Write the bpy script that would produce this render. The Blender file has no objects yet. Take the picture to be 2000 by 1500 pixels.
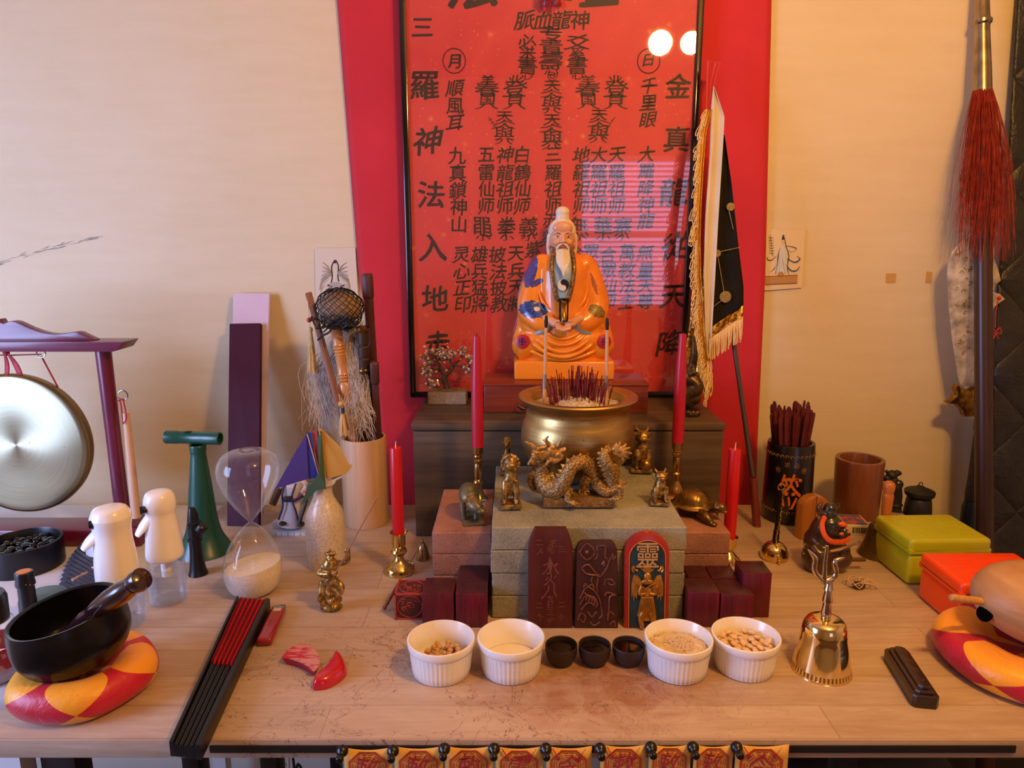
import bpy, bmesh, math, random
from math import pi, sin, cos, tan, atan, atan2, radians as R
from mathutils import Vector as V, Matrix, Euler, noise
random.seed(7)
C = bpy.context.scene.collection
SC = bpy.context.scene

# ---------------------------------------------------------------- camera
CAMZ, PITCH, FPX = 1.33, R(11.4), 1387.0
cd = bpy.data.cameras.new('camera'); cam = bpy.data.objects.new('camera', cd); C.objects.link(cam)
cam.location = (0, 0, CAMZ); cam.rotation_euler = (pi/2 - PITCH, 0, 0)
cd.sensor_fit = 'HORIZONTAL'; cd.sensor_width = 36; cd.lens = FPX/2000*36
cd.clip_start = .02; cd.clip_end = 50
SC.camera = cam
# ---------------------------------------------------------------- view, world, lights
vs = SC.view_settings
vs.view_transform = 'Standard'; vs.look = 'None'; vs.gamma = 1; vs.use_curve_mapping = False
vs.exposure = 0.12
wd = bpy.data.worlds.new('world'); SC.world = wd; wd.use_nodes = True
wd.node_tree.nodes['Background'].inputs[0].default_value = (.55, .62, .8, 1)
wd.node_tree.nodes['Background'].inputs[1].default_value = .3
def point(name, loc, power, col, size):
    l = bpy.data.lights.new(name, 'POINT'); l.energy = power; l.color = col; l.shadow_soft_size = size
    o = bpy.data.objects.new(name, l); o.location = loc; C.objects.link(o); return o
def area(name, loc, aim, power, col, sx, sy):
    l = bpy.data.lights.new(name, 'AREA'); l.energy = power; l.color = col; l.shape = 'RECTANGLE'; l.size = sx; l.size_y = sy
    o = bpy.data.objects.new(name, l); o.location = loc
    o.rotation_euler = (V(aim) - V(loc)).to_track_quat('-Z', 'Y').to_euler(); C.objects.link(o); return o
WARM = (1.0, .50, .12)
point('lamp_bulb', (.55, .30, 2.05), 32, WARM, .042)
point('lamp_bulb', (.665, .30, 2.05), 17, WARM, .038)
area('daylight_window', (-1.75, .35, 1.2), (-.6, 1.3, .85), 28, (.40, .54, 1.0), .7, .9)

# ---------------------------------------------------------------- photo pixel -> place
def ray(px, py):
    a, b = (px-1000)/FPX, (py-750)/FPX
    return V((a, cos(PITCH)-b*sin(PITCH), -sin(PITCH)-b*cos(PITCH)))
def G(px, py, z):            # the point on the level z seen at that pixel
    d = ray(px, py); t = (z-CAMZ)/d.z; return V((d.x*t, d.y*t, z))
def W(px, py, y):            # the point at the depth y seen at that pixel
    d = ray(px, py); t = y/d.y; return V((d.x*t, y, CAMZ+d.z*t))

# ---------------------------------------------------------------- materials
def hexc(h):
    if not isinstance(h, str): return (*h[:3], 1)
    h = h.lstrip('#'); c = [int(h[i:i+2], 16)/255 for i in (0, 2, 4)]
    return (*[x/12.92 if x <= .04045 else ((x+.055)/1.055)**2.4 for x in c], 1)
class NT:
    def __init__(s, name):
        s.m = bpy.data.materials.new(name); s.m.use_nodes = True; s.t = s.m.node_tree
        s.b = s.t.nodes['Principled BSDF']; s.out = s.t.nodes['Material Output']; s.L = s.t.links
    def n(s, ty, **kw):
        x = s.t.nodes.new(ty)
        for k, v in kw.items():
            if k.startswith('i_'):
                x.inputs[k[2:].replace('_', ' ')].default_value = v
            else: setattr(x, k, v)
        return x
    def l(s, a, b): s.L.new(a, b)
    def co(s, scale=(1, 1, 1), kind='Object', rot=(0, 0, 0), loc=(0, 0, 0)):
        t = s.n('ShaderNodeTexCoord'); m = s.n('ShaderNodeMapping'); m.inputs['Scale'].default_value = scale
        m.inputs['Rotation'].default_value = rot; m.inputs['Location'].default_value = loc
        s.l(t.outputs[kind], m.inputs[0]); return m.outputs[0]
    def noise(s, vec, scale, detail=4, rough=.55, dist=0):
        x = s.n('ShaderNodeTexNoise', i_Scale=scale, i_Detail=detail, i_Roughness=rough, i_Distortion=dist); s.l(vec, x.inputs['Vector']); return x.outputs['Fac']
    def ramp(s, fac, stops):
        r = s.n('ShaderNodeValToRGB'); e = r.color_ramp.elements
        while len(e) < len(stops): e.new(.5)
        for q, (p, c) in zip(e, stops): q.position = p; q.color = hexc(c)
        s.l(fac, r.inputs[0]); return r.outputs[0]
    def mix(s, fac, a, b, mode='MIX'):
        x = s.n('ShaderNodeMix', data_type='RGBA', blend_type=mode)
        for v, i in ((fac, 0), (a, 6), (b, 7)):
            if hasattr(v, 'is_linked') or isinstance(v, bpy.types.NodeSocket): s.l(v, x.inputs[i])
            else: x.inputs[i].default_value = v if i == 0 else hexc(v)
        return x.outputs[2]
    def math(s, op, a, b=None, c=None, clamp=False):
        x = s.n('ShaderNodeMath', operation=op, use_clamp=clamp)
        for i, v in enumerate((a, b, c)):
            if v is None: continue
            if isinstance(v, bpy.types.NodeSocket): s.l(v, x.inputs[i])
            else: x.inputs[i].default_value = v
        return x.outputs[0]
    def bump(s, h, strength=.3, dist=.001):
        x = s.n('ShaderNodeBump', i_Strength=strength, i_Distance=dist); s.l(h, x.inputs['Height']); s.l(x.outputs[0], s.b.inputs['Normal'])
    def base(s, c):
        if isinstance(c, bpy.types.NodeSocket): s.l(c, s.b.inputs['Base Color'])
        else: s.b.inputs['Base Color'].default_value = hexc(c)
    def pset(s, **kw):
        for k, v in kw.items(): s.b.inputs[k.replace('_', ' ')].default_value = v
MC = {}
def M(name, col, rough=.5, metal=0, var=None, vs=30, st=(1, 1, 1), bump=0, bs=None, bd=.001, coat=0, sheen=0, sss=0, lo=.35, hi=.65, det=4, spec=None, dist=0):
    """plain surface with an optional second colour (var) spread by noise and an optional bump"""
    if name in MC: return MC[name]
    n = NT(name); n.pset(Roughness=rough, Metallic=metal)
    if coat: n.b.inputs['Coat Weight'].default_value = coat; n.b.inputs['Coat Roughness'].default_value = .12
    if sheen: n.b.inputs['Sheen Weight'].default_value = sheen
    if spec is not None: n.b.inputs['Specular IOR Level'].default_value = spec
    if sss: n.b.inputs['Subsurface Weight'].default_value = sss; n.b.inputs['Subsurface Radius'].default_value = (.008, .003, .0015)
    n.base(col)
    if var or bump: v = n.co(st)
    if var:
        f = n.noise(v, vs, det, dist=dist); n.base(n.ramp(f, [(lo, col), (hi, var)]))
    if bump: n.bump(n.noise(v, bs or vs, det), bump, bd)
    MC[name] = n.m; return n.m
def wood(name, c1, c2, c3=None, scale=1, axis=0, rough=.5, grain=1, coat=0, bump=.15, rings=6):
    if name in MC: return MC[name]
    n = NT(name); s = [1, 1, 1]; s[axis] = .06
    v = n.co([x*scale for x in s])
    a = n.noise(v, 140, 6, .6, .4); b = n.noise(v, 22, 3, .5, 1.2)
    f = n.math('ADD', n.math('MULTIPLY', a, .45*grain), n.math('MULTIPLY', b, 1-.45*grain))
    n.base(n.ramp(f, [(.34, c1), (.52, c2), (.68, c3 or c2)])); n.pset(Roughness=rough)
    if coat: n.b.inputs['Coat Weight'].default_value = coat; n.b.inputs['Coat Roughness'].default_value = .15
    n.bump(a, bump, .0006); MC[name] = n.m; return n.m
def glassy(name, col='#ffffff', tint=.03, ior=1.45, rough=.02, edge='#dfe8ee', boost=1.0):
    """thin clear glass or plastic: see-through, with a fresnel reflection"""
    if name in MC: return MC[name]
    n = NT(name); n.t.nodes.remove(n.b)
    tr = n.n('ShaderNodeBsdfTransparent'); tr.inputs[0].default_value = hexc(col)
    gl = n.n('ShaderNodeBsdfGlossy'); gl.inputs['Roughness'].default_value = rough; gl.inputs['Color'].default_value = (1, 1, 1, 1)
    df = n.n('ShaderNodeBsdfDiffuse'); df.inputs[0].default_value = hexc(edge)
    lw = n.n('ShaderNodeLayerWeight'); lw.inputs[0].default_value = .5
    fc_ = n.math('ADD', n.math('MULTIPLY', n.math('POWER', lw.outputs['Facing'], 4.5), .85), ((ior-1)/(ior+1))**2)
    rim = n.math('MULTIPLY', n.math('POWER', lw.outputs['Facing'], 2.6), .34)
    rim = n.math('ADD', rim, tint, clamp=True)
    m1 = n.n('ShaderNodeMixShader'); n.l(rim, m1.inputs[0]); n.l(tr.outputs[0], m1.inputs[1]); n.l(df.outputs[0], m1.inputs[2])
    m2 = n.n('ShaderNodeMixShader'); n.l(n.math('MULTIPLY', fc_, boost, clamp=True), m2.inputs[0]); n.l(m1.outputs[0], m2.inputs[1]); n.l(gl.outputs[0], m2.inputs[2])
    n.l(m2.outputs[0], n.out.inputs[0]); MC[name] = n.m; return n.m

# ---------------------------------------------------------------- mesh builder
class MB:
    def __init__(s): s.v = []; s.f = []; s.mi = []
    def add(s, vs, fs, m=None, mi=0):
        o = len(s.v)
        s.v += [tuple(m @ V(p)) if m else tuple(p) for p in vs]
        s.f += [[i+o for i in f] for f in fs]; s.mi += [mi]*len(fs); return s
    def box(s, c, d, m=None, mi=0, bev=0, seg=2):
        x, y, z = [k/2 for k in d]; c = V(c)
        if bev <= 0:
            vs = [c+V((a*x, b*y, e*z)) for e in (-1, 1) for b in (-1, 1) for a in (-1, 1)]
            return s.add(vs, [(0, 2, 3, 1), (4, 5, 7, 6), (0, 1, 5, 4), (2, 6, 7, 3), (0, 4, 6, 2), (1, 3, 7, 5)], m, mi)
        bm = bmesh.new(); bmesh.ops.create_cube(bm, size=1)
        bmesh.ops.scale(bm, vec=d, verts=bm.verts); bmesh.ops.bevel(bm, geom=bm.edges[:], offset=bev, segments=seg, affect='EDGES', profile=.5)
        bmesh.ops.translate(bm, vec=c, verts=bm.verts); return s.bm(bm, m, mi)
    def bm(s, bm, m=None, mi=0):
        bm.verts.index_update(); s.add([v.co.copy() for v in bm.verts], [[v.index for v in f.verts] for f in bm.faces], m, mi); bm.free(); return s
    def lathe(s, prof, seg=32, m=None, mi=0, sx=1, sy=1, cap=True, closed=False):
        vs = []; fs = []; n = len(prof)
        for r, z in prof:
            for k in range(seg): a = 2*pi*k/seg; vs.append((r*cos(a)*sx, r*sin(a)*sy, z))
        for i in range(n-1 if not closed else n):
            for k in range(seg):
                a, b = i*seg+k, i*seg+(k+1) % seg; j = (i+1) % n
                fs.append((a, b, j*seg+(k+1) % seg, j*seg+k))
        if cap and not closed:
            if prof[0][0] > 1e-6: fs.append(list(range(seg))[::-1])
            if prof[-1][0] > 1e-6: fs.append([(n-1)*seg+k for k in range(seg)])
        return s.add(vs, fs, m, mi)
    def tube(s, pts, r, seg=10, m=None, mi=0, closed=False, cap=True, flat=1):
        pts = [V(p) for p in pts]; n = len(pts); rs = r if isinstance(r, (list, tuple)) else [r]*n
        vs = []; fs = []; up = None
        for i, p in enumerate(pts):
            if closed: t = pts[(i+1) % n]-pts[i-1]
            else: t = pts[min(i+1, n-1)]-pts[max(i-1, 0)]
            t = t.normalized() if t.length > 1e-9 else V((0, 0, 1))
            if up is None: up = t.orthogonal().normalized()
            up = (up-t*up.dot(t)); up = up.normalized() if up.length > 1e-6 else t.orthogonal().normalized()
            w = t.cross(up)
            for k in range(seg): a = 2*pi*k/seg; vs.append(p+(up*cos(a)+w*sin(a)*flat)*rs[i])
        for i in range(n if closed else n-1):
            j = (i+1) % n
            for k in range(seg): fs.append((i*seg+k, i*seg+(k+1) % seg, j*seg+(k+1) % seg, j*seg+k))
        if cap and not closed: fs.append(list(range(seg))[::-1]); fs.append([(n-1)*seg+k for k in range(seg)])
        return s.add(vs, fs, m, mi)
    def ell(s, c, r, m=None, seg=16, rings=10, mi=0, rot=None):
        c = V(c); r = (r, r, r) if not hasattr(r, '__len__') else r; q = Euler(rot).to_matrix() if rot else Matrix.Identity(3)
        vs = [c+q@V((0, 0, -r[2]))]; fs = []
        for i in range(1, rings):
            t = pi*i/rings
            for k in range(seg): a = 2*pi*k/seg; vs.append(c+q@V((r[0]*sin(t)*cos(a), r[1]*sin(t)*sin(a), -r[2]*cos(t))))
        vs.append(c+q@V((0, 0, r[2]))); L = len(vs)-1
        for k in range(seg): fs.append((0, 1+(k+1) % seg, 1+k)); fs.append((L, L-seg+k, L-seg+(k+1) % seg))
        for i in range(rings-2):
            for k in range(seg): a = 1+i*seg+k; b = 1+i*seg+(k+1) % seg; fs.append((a, b, b+seg, a+seg))
        return s.add(vs, fs, m, mi)
    def prism(s, pts, y0, y1, m=None, mi=0, plane='xz', bev=0):
        """outline pts extruded; plane xz -> along y, xy -> along z"""
        a = sum(pts[i][0]*pts[(i+1) % len(pts)][1]-pts[(i+1) % len(pts)][0]*pts[i][1] for i in range(len(pts)))
        if a < 0: pts = pts[::-1]
        bm = bmesh.new()
        P = (lambda p, h: (p[0], h, p[1])) if plane == 'xz' else (lambda p, h: (p[0], p[1], h))
        lo = [bm.verts.new(P(p, y0)) for p in pts]; hi = [bm.verts.new(P(p, y1)) for p in pts]; n = len(pts)
        f1 = bm.faces.new(lo); f2 = bm.faces.new(hi[::-1])
        for i in range(n): bm.faces.new((lo[i], hi[i], hi[(i+1) % n], lo[(i+1) % n]))
        bmesh.ops.recalc_face_normals(bm, faces=bm.faces)
        if bev: bmesh.ops.bevel(bm, geom=[e for f in (f1, f2) for e in f.edges], offset=bev, segments=2, affect='EDGES', profile=.5)
        bmesh.ops.triangulate(bm, faces=[f for f in bm.faces if len(f.verts) > 4])
        return s.bm(bm, m, mi)
    def grid(s, fn, nu, nv, m=None, mi=0, closeu=False):
        vs = [fn(i/(nu-(0 if closeu else 1)), j/(nv-1)) for j in range(nv) for i in range(nu)]; fs = []
        for j in range(nv-1):
            for i in range(nu if closeu else nu-1): fs.append((j*nu+i, j*nu+(i+1) % nu, (j+1)*nu+(i+1) % nu, (j+1)*nu+i))
        return s.add(vs, fs, m, mi)
    def build(s, name, mat, parent=None, smooth=35, loc=None, rot=None, solid=0, **tags):
        me = bpy.data.meshes.new(name); me.from_pydata(s.v, [], s.f)
        for mm in (mat if isinstance(mat, (list, tuple)) else [mat]): me.materials.append(mm)
        if any(s.mi): me.polygons.foreach_set('material_index', s.mi)
        bm = bmesh.new(); bm.from_mesh(me); bmesh.ops.recalc_face_normals(bm, faces=bm.faces); bm.to_mesh(me); bm.free()
        if smooth: me.shade_smooth(); me.set_sharp_from_angle(angle=R(smooth))
        o = bpy.data.objects.new(name, me); C.objects.link(o)
        if parent: o.parent = parent
        if loc is not None: o.location = loc
        if rot is not None: o.rotation_euler = rot
        if solid: md = o.modifiers.new('thickness', 'SOLIDIFY'); md.thickness = solid; md.offset = 0
        for k, v in tags.items(): o[k] = v
        return o
    def blob(s, name, mat, parent=None, vox=.0015, sm=3, **kw):
        o = s.build(name, mat, parent, smooth=0, **kw)
        for p in o.data.polygons: p.use_smooth = True
        md = o.modifiers.new('skin', 'REMESH'); md.mode = 'VOXEL'; md.voxel_size = vox; md.use_smooth_shade = True
        if sm: sd = o.modifiers.new('soften', 'SMOOTH'); sd.factor = .5; sd.iterations = sm
        return o
def tag(o, label=None, cat=None, group=None, kind=None):
    if label: o['label'] = label
    if cat: o['category'] = cat
    if group: o['group'] = group
    if kind: o['kind'] = kind
    return o
def thing(name, label, cat, loc=(0, 0, 0), rz=0, group=None, rot=None):
    o = bpy.data.objects.new(name, None); o.empty_display_size = .01; C.objects.link(o); o.location = loc
    o.rotation_euler = rot if rot else (0, 0, rz); return tag(o, label, cat, group)
def struct(name, mb, mat, **kw): return tag(mb.build(name, mat, **kw), kind='structure')
def T(x=0, y=0, z=0): return Matrix.Translation((x, y, z))
def RX(a): return Matrix.Rotation(a, 4, 'X')
def RY(a): return Matrix.Rotation(a, 4, 'Y')
def RZ(a): return Matrix.Rotation(a, 4, 'Z')
def S(x, y=None, z=None): return Matrix.Diagonal((x, x if y is None else y, x if z is None else z, 1))
def aim(p, q):
    """matrix that puts the origin at p and the z axis along q - p"""
    p, q = V(p), V(q); m = (q-p).to_track_quat('Z', 'Y').to_matrix().to_4x4(); m.translation = p; return m
def dup(root, loc=None, rot=None, label=None, group=None, scale=None):
    r = root.copy(); C.objects.link(r)
    if loc is not None: r.location = loc
    if rot is not None: r.rotation_euler = rot
    if scale is not None: r.scale = scale
    if label: r['label'] = label
    if group: r['group'] = group
    for ch in list(root.children):
        c = ch.copy(); C.objects.link(c); c.parent = r
        for g in ch.children: d = g.copy(); C.objects.link(d); d.parent = c
    return r
# writing: characters laid on the xz plane facing the viewer, centred at (x, z)
_gc = {}
def glyph(ch, weight=0):
    if (ch, weight) in _gc: return _gc[(ch, weight)]
    c = bpy.data.curves.new('g', 'FONT'); c.body = ch; c.offset = weight; c.resolution_u = 3
    o = bpy.data.objects.new('g', c); C.objects.link(o)
    me = bpy.data.meshes.new_from_object(o.evaluated_get(bpy.context.evaluated_depsgraph_get()))
    vs = [v.co.copy() for v in me.vertices]; fs = [list(p.vertices) for p in me.polygons]
    bpy.data.objects.remove(o); bpy.data.curves.remove(c); bpy.data.meshes.remove(me)
    if vs:
        cx = (min(v.x for v in vs)+max(v.x for v in vs))/2; cy = (min(v.y for v in vs)+max(v.y for v in vs))/2
        w = max(v.x for v in vs)-min(v.x for v in vs); h = max(v.y for v in vs)-min(v.y for v in vs)
        vs = [V((v.x-cx, v.y-cy, 0)) for v in vs]
    else: w = h = 1
    _gc[(ch, weight)] = (vs, fs, w, h); return _gc[(ch, weight)]
def write(mb, ch, x, z, sx, sz=None, slant=.0, weight=.012, fit=False, tilt=0, mi=0, wave=.03, fn=None):
    """sx, sz: em size, or with fit the exact width and height"""
    vs, fs, w, h = glyph(ch); sz = sz or sx
    if fit: sx, sz = sx/w, sz/h
    ph = random.uniform(0, 6)
    for ci, (ox, oz) in enumerate(((0, 0), (weight, weight*.6), (-weight, weight*.5), (weight*.7, -weight*.8), (-weight*.8, -weight*.4), (0, weight)) if weight else ((0, 0),)):
        out = []
        for v in vs:
            X, Z = v.x+ox+wave*sin(v.y*5+ph), v.y+oz+tilt*v.x+wave*sin(v.x*6+ph)
            X += slant*Z
            p = (x+X*sx, 0, z+Z*sz)
            if fn: p = fn(p)
            out.append((p[0], p[1]-ci*4e-5, p[2]))
        mb.add(out, fs, None, mi)
def copy_to(m, p): return m @ V(p)
# ================================================================ the room
TABLE = .75
WALLY = 1.60
def wall_mat():
    n = NT('wall_paint'); v = n.co((1, 1, 1))
    a = n.noise(v, 3, 4, .6); b = n.noise(n.co((1, 1, 7)), 5, 3, .6)
    f = n.math('ADD', n.math('MULTIPLY', a, .5), n.math('MULTIPLY', b, .5))
    c = n.ramp(f, [(.3, '#d3c39e'), (.7, '#ddceae')])
    n.base(c); n.pset(Roughness=.7); n.b.inputs['Specular IOR Level'].default_value = .3
    n.bump(n.noise(n.co((1, 1, 2.2)), 60, 5, .65), .35, .0012); return n.m
WM = wall_mat()
plain = M('plaster', '#cdbfa8', .8)
struct('wall_back', MB().box((0, WALLY+.05, 1.25), (4.4, .1, 2.5)), WM, smooth=0)
struct('wall_right', MB().box((2.25, -.45, 1.25), (.1, 4.1, 2.5)), plain, smooth=0)
w = MB()       # left wall with a window opening, y -.4 .. .7, z .9 .. 2
for c, d in (((-1.95, -1.5, 1.25), (.1, 2.0, 2.5)), ((-1.95, 1.2, 1.25), (.1, .8, 2.5)), ((-1.95, .15, .42), (.1, 1.3, .84)), ((-1.95, .15, 2.26), (.1, 1.3, .48))): w.box(c, d)
struct('wall_left', w, plain, smooth=0)
w = MB()       # rear wall with a window opening, x .5 .. 1.4, z .8 .. 1.95
for c, d in (((-.85, -2.45, 1.25), (2.7, .1, 2.5)), ((1.8, -2.45, 1.25), (.8, .1, 2.5)), ((.95, -2.45, .4), (.9, .1, .8)), ((.95, -2.45, 2.23), (.9, .1, .55))): w.box(c, d)
struct('wall_front', w, plain, smooth=0)
struct('ceiling', MB().box((0, -.42, 2.55), (4.6, 4.2, .1)), plain, smooth=0)
struct('floor', MB().box((0, -.42, -.05), (4.6, 4.2, .1)), wood('floor_board', '#5c4634', '#75593f', '#806449', axis=0), smooth=0)
struct('baseboard_back', MB().box((0, WALLY-.008, .05), (4.4, .016, .1), bev=.003), M('trim_paint', '#d8d2c4', .5))
sky = NT('window_sky'); e = sky.n('ShaderNodeEmission'); e.inputs[0].default_value = (.6, .6, 1, 1); e.inputs[1].default_value = 2.2
sky.l(e.outputs[0], sky.out.inputs[0]); sky.t.nodes.remove(sky.b)
whitep = M('window_paint', '#e8e6e0', .5)
def window(name, axis, c, w_, h_):
    t = bpy.data.objects.new(name, None); C.objects.link(t); t.location = c; t['kind'] = 'structure'
    if axis == 'x': t.rotation_euler = (0, 0, pi/2)
    f = MB()
    for cc, dd in (((0, 0, h_/2), (w_, .05, .05)), ((0, 0, -h_/2), (w_, .05, .05)), ((-w_/2, 0, 0), (.05, .05, h_)), ((w_/2, 0, 0), (.05, .05, h_)), ((0, 0, 0), (w_, .04, .035))): f.box(cc, dd)
    f.build('window_frame', whitep, t, smooth=0)
    MB().box((0, .04 if axis == 'x' else -.04, 0), (w_, .004, h_)).build('pane', sky.m, t, smooth=0)
    return t
window('window_1', 'x', (-1.95, .15, 1.43), 1.28, 1.18)
w2 = window('window_2', 'y', (.95, -2.45, 1.38), .88, 1.13)
b = MB()
for k in range(30): b.box((0, .06, -.54+k*.037), (.84, .028, .0015), T(0, .06, -.54+k*.037) @ RX(.5) @ T(0, -.06, .54-k*.037))
b.build('blind', whitep, w2, smooth=0)
# faint rub mark and scuffs on the wall
sm = M('pencil_smudge', '#9a938a', .9)
s_ = MB(); random.seed(3)
for k in range(46):
    t_ = random.random(); x0 = -60+t_*240; y0 = 527-t_*62+random.uniform(-7, 7)*(1.2-t_)
    a, bb = W(x0, y0, WALLY-.0006), W(x0+random.uniform(8, 26), y0-random.uniform(2, 7), WALLY-.0006)
    s_.tube([a, (a+bb)/2+V((0, 0, .0005)), bb], [.0002, random.uniform(.0005, .0012), .0003], 4, flat=.2)
tag(s_.build('wall_smudge', sm), kind='structure')

# ================================================================ the table
def table_mat():
    n = NT('table_maple'); v = n.co((.12, 1, 1))
    g = n.noise(v, 90, 6, .65, .6); big = n.noise(n.co((.5, 1.6, 1)), 5, 4, .6, .8)
    f = n.math('ADD', n.math('MULTIPLY', g, .5), n.math('MULTIPLY', big, .5))
    c = n.ramp(f, [(.32, '#a58a72'), (.5, '#b79f87'), (.68, '#c8b49d')])
    # glue lines between staves
    w = n.n('ShaderNodeTexBrick'); w.offset = .37; w.squash = 1
    w.inputs['Scale'].default_value = 1; w.inputs['Mortar Size'].default_value = .0006; w.inputs['Brick Width'].default_value = .62; w.inputs['Row Height'].default_value = .062
    w.inputs['Color1'].default_value = (1, 1, 1, 1); w.inputs['Color2'].default_value = (.86, .85, .84, 1); w.inputs['Mortar'].default_value = (.5, .42, .36, 1)
    n.l(n.co((1, 1, 1)), w.inputs['Vector'])
    c = n.mix(.8, c, w.outputs[0], 'MULTIPLY')
    # water cracks and stains in the front middle
    tc = n.n('ShaderNodeTexCoord'); sp = n.n('ShaderNodeSeparateXYZ'); n.l(tc.outputs['Object'], sp.inputs[0])
    def blobm(cx, cy, rx, ry):
        a = n.math('DIVIDE', n.math('SUBTRACT', sp.outputs[0], cx), rx); b = n.math('DIVIDE', n.math('SUBTRACT', sp.outputs[1], cy), ry)
        d = n.math('ADD', n.math('MULTIPLY', a, a), n.math('MULTIPLY', b, b))
        return n.math('SUBTRACT', 1.0, d, clamp=True)
    m1 = n.math('ADD', blobm(-.02, .8, .42, .2), blobm(-.2, .86, .25, .2), clamp=True)
    nz = n.noise(n.co((1, 1, 1)), 7, 5, .62, 1.2)
    line = n.math('LESS_THAN', n.math('ABSOLUTE', n.math('SUBTRACT', nz, .5)), .0028)
    nz2 = n.noise(n.co((1, 1, 1), loc=(3, 2, 0)), 11, 4, .6, 1.0)
    line2 = n.math('LESS_THAN', n.math('ABSOLUTE', n.math('SUBTRACT', nz2, .46)), .003)
    ln = n.math('MULTIPLY', n.math('MAXIMUM', line, line2), n.math('MULTIPLY', m1, .65))
    st = n.math('MULTIPLY', n.math('MULTIPLY', blobm(.11, .85, .21, .11), n.math('POWER', n.noise(n.co((1, 1, 1)), 17, 5, .7, 1.5), 1.8)), 2.6, clamp=True)
    c = n.mix(st, c, '#c08450', 'MULTIPLY')
    c = n.mix(n.math('MULTIPLY', m1, .25), c, '#b89c86')
    c = n.mix(ln, c, '#5e3b2a')
    n.base(c); n.pset(Roughness=.48); n.bump(g, .12, .0005); return n.m
TM = table_mat()
TX0, TX1, TY0, TY1 = -.6465, .849, .742, 1.508
t = thing('altar_table', 'long butcher-block wooden table with a stained light top on black legs', 'table', (0, 0, 0))
top = MB().box(((TX0+TX1)/2, (TY0+TY1)/2, TABLE-.0125), (TX1-TX0, TY1-TY0, .025), bev=.0015).build('tabletop', TM, t)
blackm = M('black_metal', '#101012', .45)
for (a, b_) in ((75, 150), (365, 402), (515, 552)):
    pass
for lx, w_ in ((W(383, 1492, .80).x, .022), (W(533, 1492, .80).x, .022), (W(1645, 1492, .80).x, .024)):
    for ly in (.80, 1.44): MB().box((lx, ly, .3625), (w_, .03, .725), bev=.002).build('leg', blackm, t)
MB().box((.02, 1.44, .70), (.93, .02, .04)).build('rail', blackm, t)
for x in (): pass
# black magnetic strip along the front edge
p0, p1 = W(410, 1463, TY0-.001), W(1985, 1449, TY0-.001)
tag(MB().box(((p0.x+p1.x)/2, TY0-.0012, TABLE-.0115), (p1.x-p0.x, .0022, .009)).build('magnetic_strip', M('strip_black', '#15130f', .6)), 'thin black strip stuck along the front edge of the wooden table', 'strip')
# white side table on the left
wh = M('white_laminate', '#dcdde2', .4)
t = thing('side_table', 'white side table standing left of the wooden table under the tray', 'table', (0, 0, 0))
MB().box((-1.02, 1.19, .727), (.735, .70, .02), bev=.002).build('tabletop', wh, t)
for x in (-1.35, -.7):
    for y in (.88, 1.5): MB().box((x, y, .358), (.03, .03, .717)).build('leg', wh, t)
# dark shelf beyond the right end
t = thing('side_stand', 'low dark stand beyond the right end of the table, mostly hidden', 'stand', (0, 0, 0))
MB().box((.9, 1.475, .69), (.086, .2, .02), bev=.002).build('stand_top', M('dark_shelf', '#1c1511', .6), t)
for x in (.872, .93):
    for y in (1.39, 1.56): MB().box((x, y, .34), (.025, .025, .68)).build('leg', M('dark_shelf', '#1c1511', .6), t)

# ================================================================ red hanging and framed poster
def redcloth():
    n = NT('red_cloth'); v = n.co((1, 1, 1)); f = n.noise(v, 6, 4); n.base(n.ramp(f, [(.3, '#b80f22'), (.7, '#c81a2c')]))
    n.pset(Roughness=.75); n.b.inputs['Sheen Weight'].default_value = .3
    n.bump(n.noise(n.co((1, 1, 1)), 900, 2), .15, .0003); return n.m
RC = redcloth()
LP = [(650, -60), (658, 0), (700, 530), (735, 760), (752, 1000), (755, 1060)]
RP = [(1509, -60), (1507, 0), (1495, 530), (1480, 850), (1475, 1000), (1473, 1060)]
def interp(P, y):
    for a, b in zip(P, P[1:]):
        if a[1] <= y <= b[1]: t = (y-a[1])/(b[1]-a[1]); return a[0]+(b[0]-a[0])*t
    return P[-1][0]
def bf(u, v):
    py = -60+1120*v; l = interp(LP, py); r = interp(RP, py); px = l+(r-l)*u
    yy = WALLY-.0085+.0028*sin(u*9+v*2)+.0018*sin(u*31+1+v*4)
    if u > .97: yy -= .002
    return W(px, py, yy)
tag(MB().grid(bf, 60, 40).build('red_hanging', RC, solid=.0015), 'plain red cloth hanging on the wall behind the framed poster', 'cloth')

PY0 = 1.563      # front plane of the frame
ptop, pbot = W(775, -60, PY0), W(808, 772, PY0)
FX0, FX1 = W(778, 0, PY0).x, W(1377, 0, PY0).x
CAB_Z = .983
FZ0, FZ1 = CAB_Z, 1.90
t = thing('framed_poster', 'large black framed red poster covered with black brush writing', 'poster', (0, 0, 0))
fr = MB(); fw = .0135
for c, d in ((((FX0+FX1)/2, PY0+.011, FZ0+fw/2), (FX1-FX0, .022, fw)), (((FX0+FX1)/2, PY0+.011, FZ1-fw/2), (FX1-FX0, .022, fw)),
             ((FX0+fw/2, PY0+.011, (FZ0+FZ1)/2), (fw, .022, FZ1-FZ0)), ((FX1-fw/2, PY0+.011, (FZ0+FZ1)/2), (fw, .022, FZ1-FZ0))): fr.box(c, d, bev=.003)
fr.build('frame', M('black_lacquer', '#0c0b0c', .18, coat=.6), t)
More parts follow.
